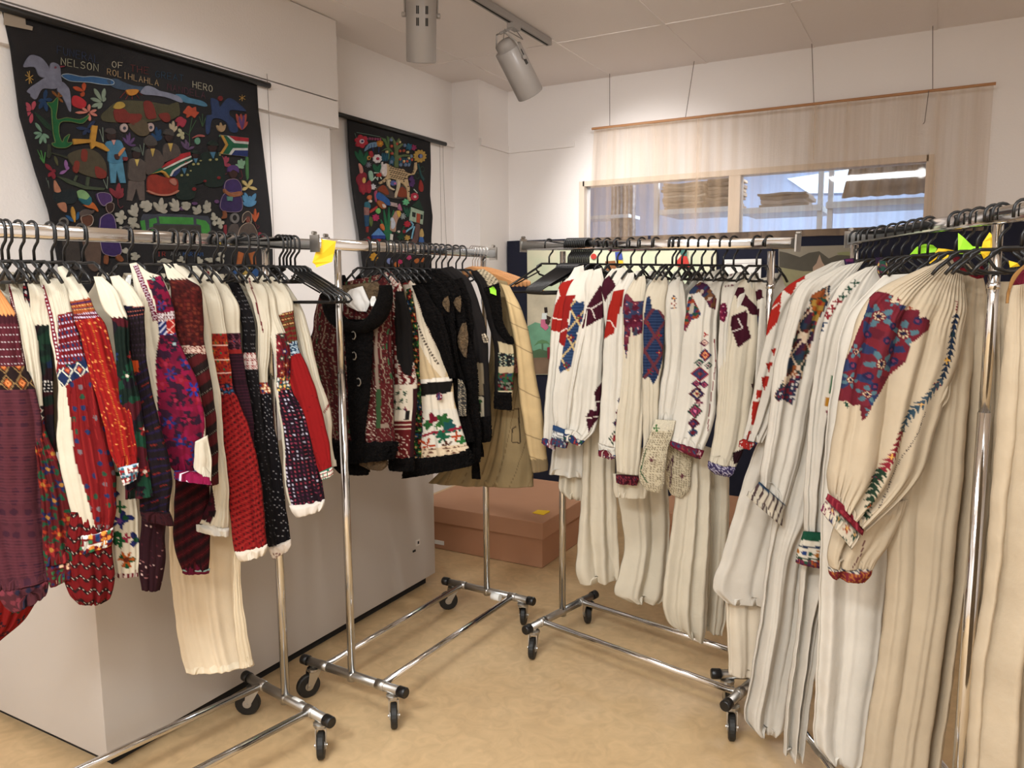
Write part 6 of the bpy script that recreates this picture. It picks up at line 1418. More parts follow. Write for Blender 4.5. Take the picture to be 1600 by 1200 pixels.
gv(630, 'white leather vest with black pocket flap, red button and bright flower panel', [
 ('front', [(628,440,646,438), (634,470,664,465), (638,500,674,496), (641,540,688,535), (643,575,700,572), (647,592,706,590), (649,630,710,625), (651,670,721,664), (652,700,730,694), (652,716,736,704)],
  lambda X: X.all().fill('B9A27E').poly([(640,448), (652,448), (672,500), (690,550), (700,575), (697,592), (676,566), (656,530), (644,490)]).fill('CDBFA8').line('3A2018', [(645,455), (652,495), (666,530), (690,570)], 4, dash=5, duty=.5).line('7A3A28', [(652,450), (662,480), (678,520), (698,560)], 6, dash=3.4, duty=.5)
   .poly([(628,436), (648,436), (652,452), (634,456)]).fill('C8BAA8').poly([(628,436), (644,436), (640,444), (630,446)]).fill('A02A28')
   .poly([(657,592), (706,588), (708,594), (657,598)]).fill('DCD4C8').poly([(657,598), (708,594), (706,612), (687,624), (668,622), (658,616)]).fill('14100E').poly([(658,618), (708,612), (712,640), (660,642)]).fill('CFC4B2')
   .on(638, 698, .0-.75).fill('C9C2B4').star('8A1830', 681, 652, 10, 3, inner=.75).star('2E6A34', 697, 655, 12, 5, inner=.8).star('1E5A5A', 706, 664, 10, 5, inner=.8).star('2E6A34', 672, 662, 8, 4, inner=.8).star('A8202A', 663, 652, 4, 4).star('3A7A34', 688, 664, 6, 4).star('A03A6A', 715, 668, 4, 4)
   .line('A8203A', [(664,680), (680,674), (700,672), (724,667)], 4).line('1E6A5A', [(680,677), (722,671)], 3, dash=8).star('C8481E', 672, 694, 13, 5, inner=.5).star('C8481E', 716, 680, 8, 4).star('1E6A4A', 697, 680, 12, 6, inner=.7).star('5A2A1A', 704, 696, 11, 7, inner=.6).star('2E7A3A', 724, 688, 8, 4, inner=.7).line('3A2A50', [(662,640), (662,680)], 4)
   .on(698, 9999, -.7, slope=-.1).fill('C4B094').dots(['7A4A38'], .006, .3, jit=0), dict(k=.3, th=.03, folds=FL)),
 ('hem_band', [(640,716,734,700), (634,730,738,715), (630,747,739,727)], plain(BLK), dict(k=.3, off=.012, th=.03, mtl=M_FUR, folds=[(9, .006, 0, 1.3), (4, .004, 0, 1.3)])),
 ('armhole_fur', [(643,446,660,444), (654,470,674,468), (664,500,692,498), (682,540,703,538), (696,575,709,572), (703,592,712,590)], plain(BLK), dict(k=.3, off=.02, mtl=M_FUR)),
 ('button', [(683,614,690,614), (681,619,692,619), (683,625,690,625)], lambda X: X.all().fill('8A1E2E').dots(['D8D0D0', '2A4A7A'], .006, .3), dict(k=.3, off=.05, th=.006), 'round red button'),
])
for hk_, lab, rg, th_ in (
  (642, 'black fur vest with brown tufts at the shoulder, first behind the white leather vest', [(642,428,662,424), (650,448,690,440), (664,475,706,470), (682,520,712,518), (698,560,716,558), (706,592,724,590), (710,640,732,640), (716,690,742,690)], .02),
  (655, 'shaggy black fur vest with a pale tan fleece patch beside its armhole', [(660,424,682,420), (676,446,712,440), (692,480,724,478), (704,520,732,520), (710,560,744,560), (714,620,748,618), (720,680,752,678), (726,722,750,722)], .02)):
    gv(hk_, lab, [('front', rg, plain(BLK), dict(k=.3, mtl=M_FUR, th=th_, folds=[(3, .012, 0, 1.3), (6, .006, 0, 1.3)])),
      ('fleece_tuft', [(int(rg[2][2])-12, 466, int(rg[2][2])-5, 462), (int(rg[2][2])-15, 474, int(rg[2][2])-3, 473), (int(rg[2][2])-9, 486, int(rg[2][2])-4, 488)], plain('4A3826'), dict(k=.3, off=.025, th=.01, mtl=M_FURB, folds=[])),
      ('curved_band', [(715,592,722,594), (716,606,727,606), (716,625,728,625), (717,650,729,650)] if hk_ == 642 else [(722,505,728,504), (714,530,732,530), (718,545,730,548), (724,556,730,560)],
       (lambda X: X.all().fill('15110E').curl('A8997E', .02, .3)) if hk_ == 642 else plain('6E5B40'), dict(k=.3, off=.03, th=.008, mtl=(M_KNIT if hk_ == 642 else M_FURB)))])
gv(672, 'black fur vest with tan leather front, square pocket and hanging black tassel', [
 ('front', [(686,420,706,416), (700,444,734,438), (716,480,750,478), (726,520,760,518), (732,570,764,568), (735,620,766,618), (735,688,768,686)],
  lambda X: X.all().fill(BLK).poly([(738,566), (758,566), (758,616), (737,616)]).fill('A8977A').poly([(732,592), (748,592), (748,612), (732,612)]).fill(BLK).poly([(735,596), (744,596), (744,600), (735,600)]).fill('A8977A').poly([(734,619), (758,619), (758,651), (735,650)]).fill('B8AE98').poly([(738,624), (755,624), (755,646), (738,646)]).blob(['2E5A34', 'B8AE98', '15110E', '3A6A3A'], .012), dict(k=.3, mtl=M_HIDE, folds=[(3, .008, 0, 1.3)])),
 ('fur_edge', [(700,440,722,434), (712,476,736,472), (720,520,740,518), (727,560,738,558)], plain(BLK), dict(k=.3, off=.03, mtl=M_FUR)),
 ('fur_hem', [(732,652,766,650), (733,684,769,680), (735,692,766,690)], plain(BLK), dict(k=.3, off=.015, mtl=M_FUR)),
 ('silver_trim', [(752,522,758,520), (753,530,763,529), (756,536,762,536)], lambda X: X.all().fill('6A6052').dots(['C8B8A0'], .01, .35), dict(k=.3, off=.04, th=.005)),
 ('tassel', [(742,684,745,684), (743,712,746,712), (738,728,750,728), (737,748,751,749)], plain('120E0C'), dict(k=.8, off=.03, th=.008, mtl=M_FUR)),
 ('tassel', [(747,684,752,684), (746,700,755,700), (746,714,756,714)], plain('120E0C'), dict(k=.8, off=.0, th=.008, mtl=M_FUR)),
])
gv(690, 'black fur vest with blue and green geometric bands and black and white lapel stripe', [
 ('front', [(735,424,756,420), (745,445,778,438), (756,475,782,468), (764,510,786,505), (770,532,800,536), (773,560,803,552), (773,600,802,600), (772,630,800,630)],
  lambda X: X.all().fill(BLK).on(0, 462, .1).fill('A8997E').diag('15110E', .012, .3).on(532, 552, -.4, slope=.3).fill('BBAA88').on(550, 572, -.5, slope=.1).fill('1C1A1A').dia(['A8A890', '1C1A1A', '2E5A44', '5A7A8A'], .026, .02).on(572, 582, -.5).fill('B8A888').on(582, 598, -.5).fill('203028').blob(['2E6A4A', '1C1A1A', '2A4A6A', '8A2A2A', '3A6A3A'], .009).on(596, 610, -.5).fill('4A2A20').blob(['7A2024', '2E5A34', '15110E', '8A8A7A'], .008).on(610, 9999, -.5).fill('C0B090'), dict(k=.3, mtl=M_HIDE, folds=[(2, .006, 0, 1.3)])),
 ('fur_hem', [(772,612,800,613), (772,628,800,629), (773,638,799,641)], plain(BLK), dict(k=.3, off=.015, mtl=M_FUR)),
 ('armhole_fur', [(756,450,780,442), (766,480,784,474), (772,505,786,502), (782,525,796,524), (794,536,804,538)], plain(BLK), dict(k=.3, off=.02, mtl=M_FUR)),
 ('lime_tag', [(765,450,772,449), (766,458,776,462)], plain('8ED038'), dict(k=.3, off=.05, th=.001, folds=[], wr=0), 'small lime green paper tag'),
])
garment(RACK_M, 712, 'leather_coat', 'long pale tan sheepskin coat with stitched seams, last on the second rack', 'coat', [
 ('body', [(752,432,792,440), (764,470,806,475), (768,510,812,515), (766,560,814,560), (750,620,818,620), (724,680,826,678), (694,730,832,728), (670,754,834,760)],
  lambda X: X.all().fill('AE966C').cols('8A7350', .075, .04).line('4A3A28', [(802,640), (814,636), (818,690), (806,688), (806,668), (812,664)], 1.6), dict(k=.15, th=.04, mtl=M_HIDE, folds=[(3.2, .012, .3, 1.4), (1.5, .012, .1, 1.4)])),
 ('sleeve', [(780,442,796,446), (788,462,812,476), (797,500,824,512), (804,535,832,550), (808,570,838,590), (812,620,846,635), (820,675,852,686), (828,715,856,722), (832,738,856,734)],
  lambda X: X.all().fill('BBA277').rows('A88F68', .09, .03).on(716, 9999).fill('A68E68'), dict(k=.7, off=.05, th=.035, mtl=M_HIDE, folds=[(1.2, .006, 0, 1.3)])),
 ('toggle', [(802,558,810,560), (802,572,811,574), (805,582,811,584)], lambda X: X.all().fill('5A3228').dots(['9A6A50'], .012, .35), dict(k=.3, off=.08, th=.008)),
], GV, twist=6, body=('AE966C', .62, .17, .24, M_HIDE))
for px in (585, 610, 662, 681, 700, 722):
    hanger(RACK_M, px, 'shirt', 'black plastic hanger squeezed among the black vests of the second rack', 'extra hangers among the black vests', 6)
for k, px in enumerate((738, 742, 746, 751, 756)):
    hanger(RACK_M, px, 'wooden', 'empty light wooden hanger in the bunch at the end of the second rack', 'empty wooden hangers', -6+k*4)

# ------------------------------------------------------------------ back rack: white shirts
GS = 'white embroidered shirts on the back rack'
MRN = '4C1126'
SF = [(1.6, .010, .1, 1.3), (3.4, .005, .05, 1.2), (9, .003, .78, 1.2), (8, .004, -.3, .22)]
SK = [(1.0, .026, 0, 1.4), (2.2, .005, 0, 1.3)]
def gs(hook, label, parts, **k):
    for q in parts:
        if len(q) > 3: q[3].setdefault('folds', SF if 'skirt' not in q[0] else SK)
    return garment(RACK_R, hook, 'shirt', label, 'shirt', [(q if len(q) > 3 else (q[0], q[1], q[2], dict(folds=SF if 'skirt' not in q[0] else SK))) for q in parts], GS, twist=16, body=(LINW, .5, .14, .17), **k)
gs(934, 'farthest white shirt at the left of the back rack with orange-red shoulder patches', [
 ('sleeve', [(898,418,912,414), (888,434,912,430), (874,446,908,444), (868,466,900,464), (862,500,888,500), (859,550,880,548), (854,600,877,598), (850,650,874,652), (848,686,869,698)],
  lambda X: X.all().fill(LINW).poly([(870,443), (898,436), (900,454), (886,464), (882,520), (861,516), (866,478), (875,462)]).fill('B8261C').line('D8C8BC', [(862,496), (880,500)], 1.6)),
 ('cuff', [(847,684,869,697), (846,692,868,704)], lambda X: X.all().fill('8E2433').dots(['D0C8C8', '2A4A7A'], .012, .35), dict(off=.01)),
 ('skirt', [(868,620,912,620), (866,680,914,680), (861,715,916,718), (858,741,914,746)], plain(LINW), dict(off=-.05)),
 ('underskirt', [(874,720,914,730), (873,750,916,756), (874,766,916,776), (884,776,912,782)], plain(LINEN), dict(off=-.08)),
])
gs(949, 'white shirt with blue lattice shoulder band and long red patches', [
 ('sleeve', [(908,424,926,420), (894,440,932,434), (884,460,930,456), (880,482,924,482), (877,510,920,510), (870,550,910,550), (867,590,902,590), (863,630,894,638), (865,664,890,672)],
  lambda X: X.all().fill(LINW).poly([(881,462), (899,460), (893,480), (888,500), (886,546), (873,534), (879,490)]).fill('A8221E').line('D8C8BC', [(873,520), (888,512)], 1.5).poly([(893,473), (899,468), (905,473), (913,470), (914,492), (902,519), (890,580), (883,577), (876,582), (873,575), (882,536), (891,501)]).fill('223A66').rows('3A5680', .006, .4).lattice('B8A070', .07, .10, .12).star('8A2030', 905, 497, 6, 4, '2E6A3A').star('8A2030', 892, 527, 6, 4, 'C8A050').star('8A2030', 885, 570, 6, 4, '2E6A3A')),
 ('cuff', [(864,664,891,672), (862,680,890,688), (860,694,886,701)], lambda X: X.all().fill('C8C8C4').on(0, 675, slope=.3).fill('31507A').on(684, 9999, slope=.3).fill('3A5070').dots(['C8C8C0', '8A2A3A'], .012, .35).on(675, 684, slope=.3).dia(['8A8A8C', 'C8C8C4'], .012, .012), dict(off=.01)),
])
gs(965, 'white shirt with large maroon shoulder block and blue embroidered wristband', [
 ('sleeve', [(922,424,940,418), (914,445,944,440), (912,480,945,478), (907,520,944,518), (900,560,941,560), (893,600,940,600), (890,640,938,640), (887,665,930,672), (881,678,913,690)],
  lambda X: X.all().fill(LINW).poly([(937,446), (945,450), (946,494), (924,506), (909,514), (917,479), (928,460)]).fill(MRN).line('CFC4BC', [(944,470), (924,482), (930,498)], 1.8).line('CFC4BC', [(913,480), (924,482)], 1.6).poly([(932,606), (942,594), (942,640), (936,652), (919,674), (916,650), (922,639), (933,641), (929,612)]).fill(MRN).line('D6CCBE', [(915,652), (938,650)], 1.5).line('D6CCBE', [(930,628), (940,626)], 1.5)),
 ('cuff', [(881,677,914,689), (881,686,906,697)], lambda X: X.all().fill('2E4070').dots(['C04A3A', 'C8C0B0', '2A6A4A'], .013, .36), dict(off=.01)),
 ('skirt', [(912,640,962,640), (910,740,962,740), (906,800,964,800), (902,860,967,860), (899,895,967,892), (906,912,965,907)], plain(LINEN), dict(off=-.04, k=.7)),
])
gs(986, 'white shirt whose maroon shoulder shows behind the neck of the shirt before it', [
 ('sleeve', [(956,420,976,418), (945,434,982,430), (940,446,975,446), (942,470,962,468), (946,520,958,520), (947,600,956,600), (950,700,956,700)],
  lambda X: X.all().fill(LINW).poly([(936,442), (952,430), (964,448), (950,462), (946,472), (941,458)]).fill(MRN)),
])
gs(1003, 'white shirt with scarlet shoulder patch and red diamond stitching down the sleeve edge', [
 ('sleeve', [(975,428,992,425), (964,444,990,438), (955,460,986,455), (949,490,982,490), (944,530,979,530), (941,580,976,580), (939,620,973,620), (937,660,973,662), (935,692,968,700)],
  lambda X: X.all().fill(LINW).poly([(959,455), (975,452), (973,466), (968,488), (964,496), (961,519), (941,532), (942,510), (951,478)]).fill('B9281C').line('D0C0B4', [(945,500), (955,502), (960,512)], 1.5).rhomb(['1E4A3A', 'C8C0B0', '8A1E38', 'C84A40'], 960, 684, 9, 13).rhomb(['2A2A50', '8A1E38'], 965, 660, 7, 9).rhomb(['6A1030', '6A1030'], 968, 644, 6, 9).rhomb(['3A3A60', 'A8404A'], 970, 625, 5, 8)),
 ('cuff', [(935,703,966,712), (934,712,958,718)], lambda X: X.all().fill('7A2434').rows('2E4A7A', .012, .3).dots(['D0C0B0'], .012, .25), dict(off=.01)),
 ('sleeve_gather', [(935,692,968,700), (936,705,964,713)], plain(LINW), dict(off=0)),
 ('skirt', [(962,700,1042,700), (964,760,1044,760), (972,820,1046,820), (976,855,1046,852), (966,898,1044,900), (960,928,1040,934), (980,938,1030,943)], plain(LINEN), dict(off=-.06, k=.7)),
])
gs(1025, 'white shirt with dense maroon and blue patterned upper sleeve and dark red cuff', [
 ('sleeve', [(992,434,1008,430), (982,450,1010,446), (974,470,1010,468), (972,510,1010,510), (973,560,1009,560), (970,600,1008,600), (964,650,1006,650), (961,700,1002,708), (963,736,998,742)],
  lambda X: X.all().fill(LINEN).poly([(970,464), (980,458), (990,470), (1010,470), (1009,495), (1003,520), (989,526), (986,510), (979,560), (975,540), (974,490), (967,488)]).fill('5A1830').blob(['5A1830', '7A2440', '3A4468', '6A1A34', '8A3A4A', '4A4A60'], .016).flow(['8A2A40', '44507A'], 'C88A8A', .03, .3, 4)),
 ('cuff', [(962,741,999,744), (963,754,995,758)], lambda X: X.all().fill('501424').dia(['A8404A', '501424', '2E3A5A'], .02, .02), dict(off=.01)),
 ('hem', [(958,740,1010,745), (958,765,1012,765), (962,776,1010,778)], plain(LINEN), dict(off=-.02)),
])
gs(1051, 'white shirt with tall blue zigzag band crossed by red lines', [
 ('sleeve', [(1022,434,1042,430), (1012,448,1044,445), (1006,470,1040,470), (1004,520,1038,520), (1003,570,1035,570), (1004,600,1030,600), (1004,660,1028,660), (1006,725,1026,725)],
  lambda X: X.all().fill(LINEN).poly([(1011,464), (1015,461), (1018,475), (1020,482), (1030,484), (1037,492), (1040,512), (1036,560), (1029,585), (1026,592), (1021,600), (1017,592), (1013,588), (1009,592), (1004,590), (1004,560), (1006,500)]).fill('22345C').rows('3A5078', .006, .4).lattice('7A3A44', .075, .11, .16).star('A82A30', 1012, 505, 4, 4, '2E6A3A').star('A82A30', 1030, 524, 5, 4, '2E6A3A').star('A82A30', 1016, 580, 6, 5, '2E6A3A').star('A82A30', 1030, 550, 4, 4, 'C8A060')),
])
gs(1066, 'white shirt with tiny flower motif and ivory crochet lace cuffs', [
 ('sleeve', [(1052,434,1066,432), (1042,450,1068,446), (1036,480,1072,475), (1037,515,1074,510), (1038,560,1068,560), (1031,610,1062,610), (1027,655,1054,657)],
  lambda X: X.all().fill(LINW).star('3A2A50', 1053, 466, 5, 4, 'D08A3A').star('A83A30', 1053, 474, 5, 4, 'E0D0C0').star('3A2A50', 1053, 481, 4, 4, 'D08A3A')),
 ('lace_cuff', [(1024,655,1056,657), (1017,672,1052,674), (1006,700,1044,702), (999,730,1040,734), (1000,752,1038,758), (1008,764,1030,770)],
  lambda X: X.all().fill('CFC2A4').curl('A8997C', .018, .25).dots(['8A7A5C'], .009, .22, jit=0).on(0, 672).fill('D8CDB4').star('3E8A34', 1026, 668, 6, 4).line('3E6A38', [(1010,700), (1001,735), (1012,752)], 2).star('7A2A3A', 1018, 716, 5, 6), dict(off=.03, folds=[(7, .004, 0, 1.3)], mtl=M_KNIT)),
 ('lace_cuff', [(1044,668,1080,690), (1040,690,1082,710), (1038,725,1080,735), (1040,755,1077,765), (1048,772,1066,778)],
  lambda X: X.all().fill('CFC2A4').curl('A8997C', .018, .25).dots(['8A7A5C'], .009, .22, jit=0).on(0, 690, slope=.4).fill('C8B99A').star('2E2440', 1048, 676, 6, 5).line('6A3048', [(1042,735), (1052,710), (1046,760)], 2).star('7A2A3A', 1066, 742, 5, 6), dict(off=.03, folds=[(7, .004, 0, 1.3)], mtl=M_KNIT)),
])
gs(1097, 'white shirt with chain of embroidered diamonds down the sleeve and purple floral shoulder', [
 ('sleeve', [(1108,424,1128,420), (1092,440,1130,432), (1076,458,1128,450), (1071,490,1122,488), (1068,520,1120,520), (1063,570,1122,566), (1058,610,1120,610), (1052,650,1116,656), (1046,688,1100,704)],
  lambda X: X.all().fill(LINW).poly([(1076,458), (1082,446), (1095,440), (1106,444), (1120,466), (1118,484), (1108,480), (1104,470), (1092,456), (1080,462)]).fill('4E2448').blob(['4E2448', '7A2A3E', '8A5A3A', '3A4A6A', '5A2A50', 'B0A090'], .014)
   .poly([(1076,464), (1082,462), (1095,490), (1092,496), (1080,500), (1072,518), (1067,514), (1071,485)]).fill('7A2440').blob(['7A2440', 'B8502E', '3A4A7A', '8A2A4A', '2E5A44', 'A8A090'], .012)
   .rhomb(['2E3A6A', 'B03A3A', 'D09060', 'A02A50'], 1102, 554, 10, 11).rhomb(['1E5A4A', 'B8A8A0', '5A1A3A'], 1093, 566, 8, 6).rhomb(['1E5A4A', 'B8A8A0', '5A1A3A'], 1107, 570, 7, 6).rhomb(['B02A3A', '3A4A7A', '5A4A60', 'C03A40'], 1094, 583, 15, 12).rhomb(['4A1A50', 'B8506A', '4A1A50'], 1088, 598, 8, 6).rhomb(['4A1A50', 'B8506A', '4A1A50'], 1100, 600, 7, 6).rhomb(['6A1A2A', '2E3A6A', 'C8B090', 'A02A30'], 1089, 614, 13, 12).star('7A2A50', 1092, 628, 6, 4, 'C88A8A').rhomb(['1E4A3A', 'B84A6A', '6A2A5A', 'C86A8A'], 1086, 641, 12, 12).rhomb(['6A1A2A', '3A3A6A', 'B03A40'], 1084, 660, 10, 9).rhomb(['2E4A6A', '8A2A3A'], 1083, 674, 8, 8).star('C0302A', 1102, 522, 4, 3).rhomb(['7A2A50', 'D0B0A0', '7A2A50'], 1101, 535, 7, 6)
   .line('8A2A34', [(1116,530), (1119,570), (1114,600), (1108,640), (1106,672)], 1.3)),
 ('cuff', [(1046,688,1100,704), (1047,696,1096,714), (1060,703,1094,717)], lambda X: X.all().fill('7E2238').flow(['B84A4A', '3A4A7A', 'C8A0A0'], '2A5A4A', .02, .4, 4), dict(off=.02)),
 ('front_panel', [(1116,424,1134,422), (1118,460,1136,458), (1114,500,1132,500), (1112,545,1126,560), (1116,580,1122,590)], lambda X: X.all().fill(LINEN).line('6A2A44', [(1122,470), (1116,500), (1119,540)], 1.4).blob([LINEN], .1), dict(off=-.01)),
 ('skirt', [(1050,680,1112,700), (1056,760,1111,770), (1048,830,1109,840), (1040,890,1107,900), (1035,945,1104,960), (1044,972,1102,990), (1060,984,1099,1004)], plain(LINEN), dict(off=-.05, k=.7)),
 ('skirt', [(1108,700,1140,720), (1107,800,1139,810), (1105,900,1137,905), (1102,960,1134,968), (1104,985,1128,993)], plain(LINEN), dict(off=-.03, k=.7)),
])
gs(1131, 'white shirt mostly hidden, showing a small magenta patch on its shoulder', [
 ('sleeve', [(1140,428,1162,424), (1130,445,1156,440), (1125,480,1145,478), (1123,520,1138,520), (1121,600,1136,600), (1118,680,1130,680)],
  lambda X: X.all().fill(LINW).poly([(1124,476), (1134,472), (1137,490), (1132,504), (1124,500)]).fill('7A1440').flow(['A83A5A', '4A1438'], 'D08A9A', .02, .4, 4).on(0, 450).dots(['8A4A5A'], .012, .3, keep=.5)),
])
gs(1147, 'last white shirt before the post, with maroon shoulder blocks and purple wristband', [
 ('sleeve', [(1160,432,1180,430), (1146,448,1184,448), (1134,480,1187,480), (1128,520,1187,520), (1124,570,1182,570), (1121,620,1175,620), (1117,670,1168,675), (1112,700,1160,710), (1107,720,1150,730)],
  lambda X: X.all().fill(LINEN).poly([(1140,461), (1153,448), (1163,448), (1164,458), (1190,488), (1190,492), (1172,491), (1167,480), (1154,474), (1150,461)]).fill(MRN).poly([(1142,494), (1167,484), (1168,507), (1173,527), (1153,543), (1145,521), (1141,507)]).fill(MRN).line('CFC4BC', [(1143,518), (1160,512), (1153,497)], 2)
   .poly([(1184,470), (1190,470), (1190,540), (1186,530)]).fill(MRN).poly([(1180,580), (1184,572), (1184,590)]).fill(MRN).poly([(1174,600), (1180,598), (1178,612)]).fill(MRN)
   .poly([(1146,706), (1162,700), (1162,722), (1146,724)]).fill('2E0E18')),
 ('cuff', [(1107,720,1150,730), (1107,732,1146,741), (1116,740,1140,745)], lambda X: X.all().fill('463A66').dia(['B8B0C0', '463A66', '6A5A8A'], .016, .016), dict(off=.01)),
 ('side_panel', [(1166,430,1178,428), (1170,450,1184,450), (1178,480,1190,480)], plain(LINW), dict(off=.03)),
])
gs(1183, 'white shirt beside the post with maroon shoulder blocks half hidden by a dress', [
 ('sleeve', [(1178,436,1208,432), (1180,455,1206,450), (1184,500,1206,500), (1186,560,1206,560), (1184,620,1202,620), (1178,700,1196,700), (1170,760,1192,760)],
  lambda X: X.all().fill(LINW).blob([LINW, LINW, LINW, MRN, LINW, '3A4466', MRN], .035)),
])
hanger(RACK_R, 858, 'plastic', 'single empty black hanger at the left end of the back rack', 'empty hangers on the back rack', 16)
for k in range(12):
    hanger(RACK_R, 888+k*2.9, 'plastic', 'black plastic hanger in the dense bunch of empties left of the white shirts', 'bunch of empty hangers on the back rack', 14+k)
for px in (1057, 1081, 1113, 1202):
    hanger(RACK_R, px, 'shirt', 'black plastic hanger squeezed among the white shirts of the back rack', 'extra hangers among the white shirts', 16)

# ------------------------------------------------------------------ nearest rack at the right: long dresses
GD = 'long white dresses on the nearest rack'
LA, LB, LC = 'C4BDB1', 'BFB4A2', 'B5A58D'
DF = [(1.1, .020, .1, 1.3), (2.5, .005, .05, 1.2), (11, .004, .8, 1.2), (10, .005, -.3, .3)]
DK = [(1.0, .036, 0, 1.5), (2.3, .006, 0, 1.4)]
def gd(hook, label, parts, **k):
    ps = [(q if len(q) > 3 else (q[0], q[1], q[2], {})) for q in parts]
    for q in ps: q[3].setdefault('folds', DK if 'skirt' in q[0] else DF); q[3].setdefault('k', .15); q[3].setdefault('wf', 1.6); q[3].setdefault('step', 2.0)
    return garment(RACK_N, hook, 'dress', label, 'dress', ps, GD, twist=0, **k)
def smallflowers(X, P, cs, r=7):
    for i, (x, y) in enumerate(P): X.star(cs[i % len(cs)], x, y, r, 4, inner=.6)
    return X
gd(1364, 'farthest long white dress on the nearest rack with scarlet shoulder and red squares', [
 ('sleeve', [(1300,410,1328,404), (1262,428,1322,420), (1240,440,1308,440), (1222,454,1280,460), (1206,480,1262,490), (1197,524,1246,530), (1184,576,1232,580), (1172,639,1215,640), (1160,688,1192,690)],
  lambda X: X.all().fill(LA).poly([(1258,427), (1256,436), (1244,442), (1233,461), (1221,452), (1218,475), (1213,502), (1195,528), (1202,486), (1210,460), (1224,442), (1241,432)]).fill('BE2A1E').line(LA, [(1206,482), (1216,473)], 1.6).poly([(1203,545), (1211,543), (1208,557)]).fill('BE2A1E').poly([(1194,567), (1205,564), (1199,582)]).fill('BE2A1E').poly([(1187,588), (1200,586), (1193,612)]).fill('BE2A1E').poly([(1181,609), (1189,608), (1188,619), (1180,622)]).fill('BE2A1E').poly([(1176,627), (1187,625), (1177,662), (1172,664)]).fill('BE2A1E').line('BE2A1E', [(1171,672), (1165,690)], 4)),
 ('cuff', [(1157,688,1180,692), (1154,698,1172,702)], lambda X: X.all().fill('B82A24').dots(['D8D0C8'], .012, .3), dict(off=.02)),
 ('neckband', [(1318,405,1334,403), (1321,420,1336,418), (1323,428,1334,428)], lambda X: X.all().fill('3A2A50').dia(['8A3A6A', '3A2A50'], .014, .014), dict(off=.03)),
 ('skirt', [(1285,425,1335,415), (1235,500,1335,500), (1220,600,1320,600), (1180,700,1300,700), (1150,790,1260,790), (1128,870,1240,870), (1113,918,1232,930), (1135,942,1225,948)], plain(LA), dict(off=-.02)),
 ('underskirt', [(1125,880,1210,880), (1134,950,1206,950), (1137,1020,1205,1020), (1138,1052,1200,1062)], plain('D0C4B0'), dict(off=-.06)),
])
gd(1394, 'white dress with dark multicoloured diamond shoulder and pleated patterned cuff', [
 ('sleeve', [(1302,418,1350,408), (1262,436,1330,436), (1244,452,1306,462), (1232,482,1296,488), (1222,520,1288,515), (1210,570,1280,565), (1204,620,1268,620), (1196,690,1256,690), (1188,735,1242,745), (1187,752,1228,790)],
  lambda X: X.all().fill(LA).poly([(1286,448), (1294,446), (1293,470), (1276,500), (1264,545), (1246,600), (1232,632), (1222,622), (1212,626), (1207,618), (1224,585), (1232,545), (1246,500), (1262,478), (1265,462)]).fill('3A2E2E').blob(['3A2E2E', '6A2A20', '2A3A50', 'A85A2A', '3A4A44', 'B8A890', '44203A'], .016).lattice('B8A088', .06, .09, .1).poly([(1266,470), (1290,460), (1284,480), (1268,520)]).blob(['B8601E', '2E5A44', '3A3A50', 'A82A24', 'B89040'], .012).poly([(1209,612), (1250,580), (1236,632), (1222,622), (1212,626)]).fill('2E3450').dots(['B8B0A8', '8A2A34'], .012, .35)),
 ('cuff', [(1186,752,1228,790), (1178,762,1224,802), (1166,774,1222,822)], lambda X: X.all().fill('B8AE9C').cols('5A4444', .02, .35).on(0, 768, slope=.8).fill('3A5470').on(806, 9999, slope=.8).fill('5A2A3A').blob(['7A2A3A', '2E4A5A', '8A7A40', '44304A', 'B0A090'], .01), dict(off=.02, folds=[(9, .006, 0, 1.3)])),
 ('skirt', [(1285,440,1370,425), (1240,500,1380,500), (1225,600,1370,600), (1215,700,1350,700), (1208,800,1300,800), (1200,860,1262,860), (1186,970,1250,970), (1172,1060,1236,1060), (1163,1122,1224,1138), (1180,1142,1214,1150)], plain(LA), dict(off=-.02)),
 ('neckband', [(1368,402,1380,402), (1368,418,1380,420)], plain('3A2A44'), dict(off=.02)),
])
G3_ = [(1334,442), (1324,452), (1315,463), (1307,471), (1299,482), (1292,493), (1285,504), (1279,516), (1274,528)]
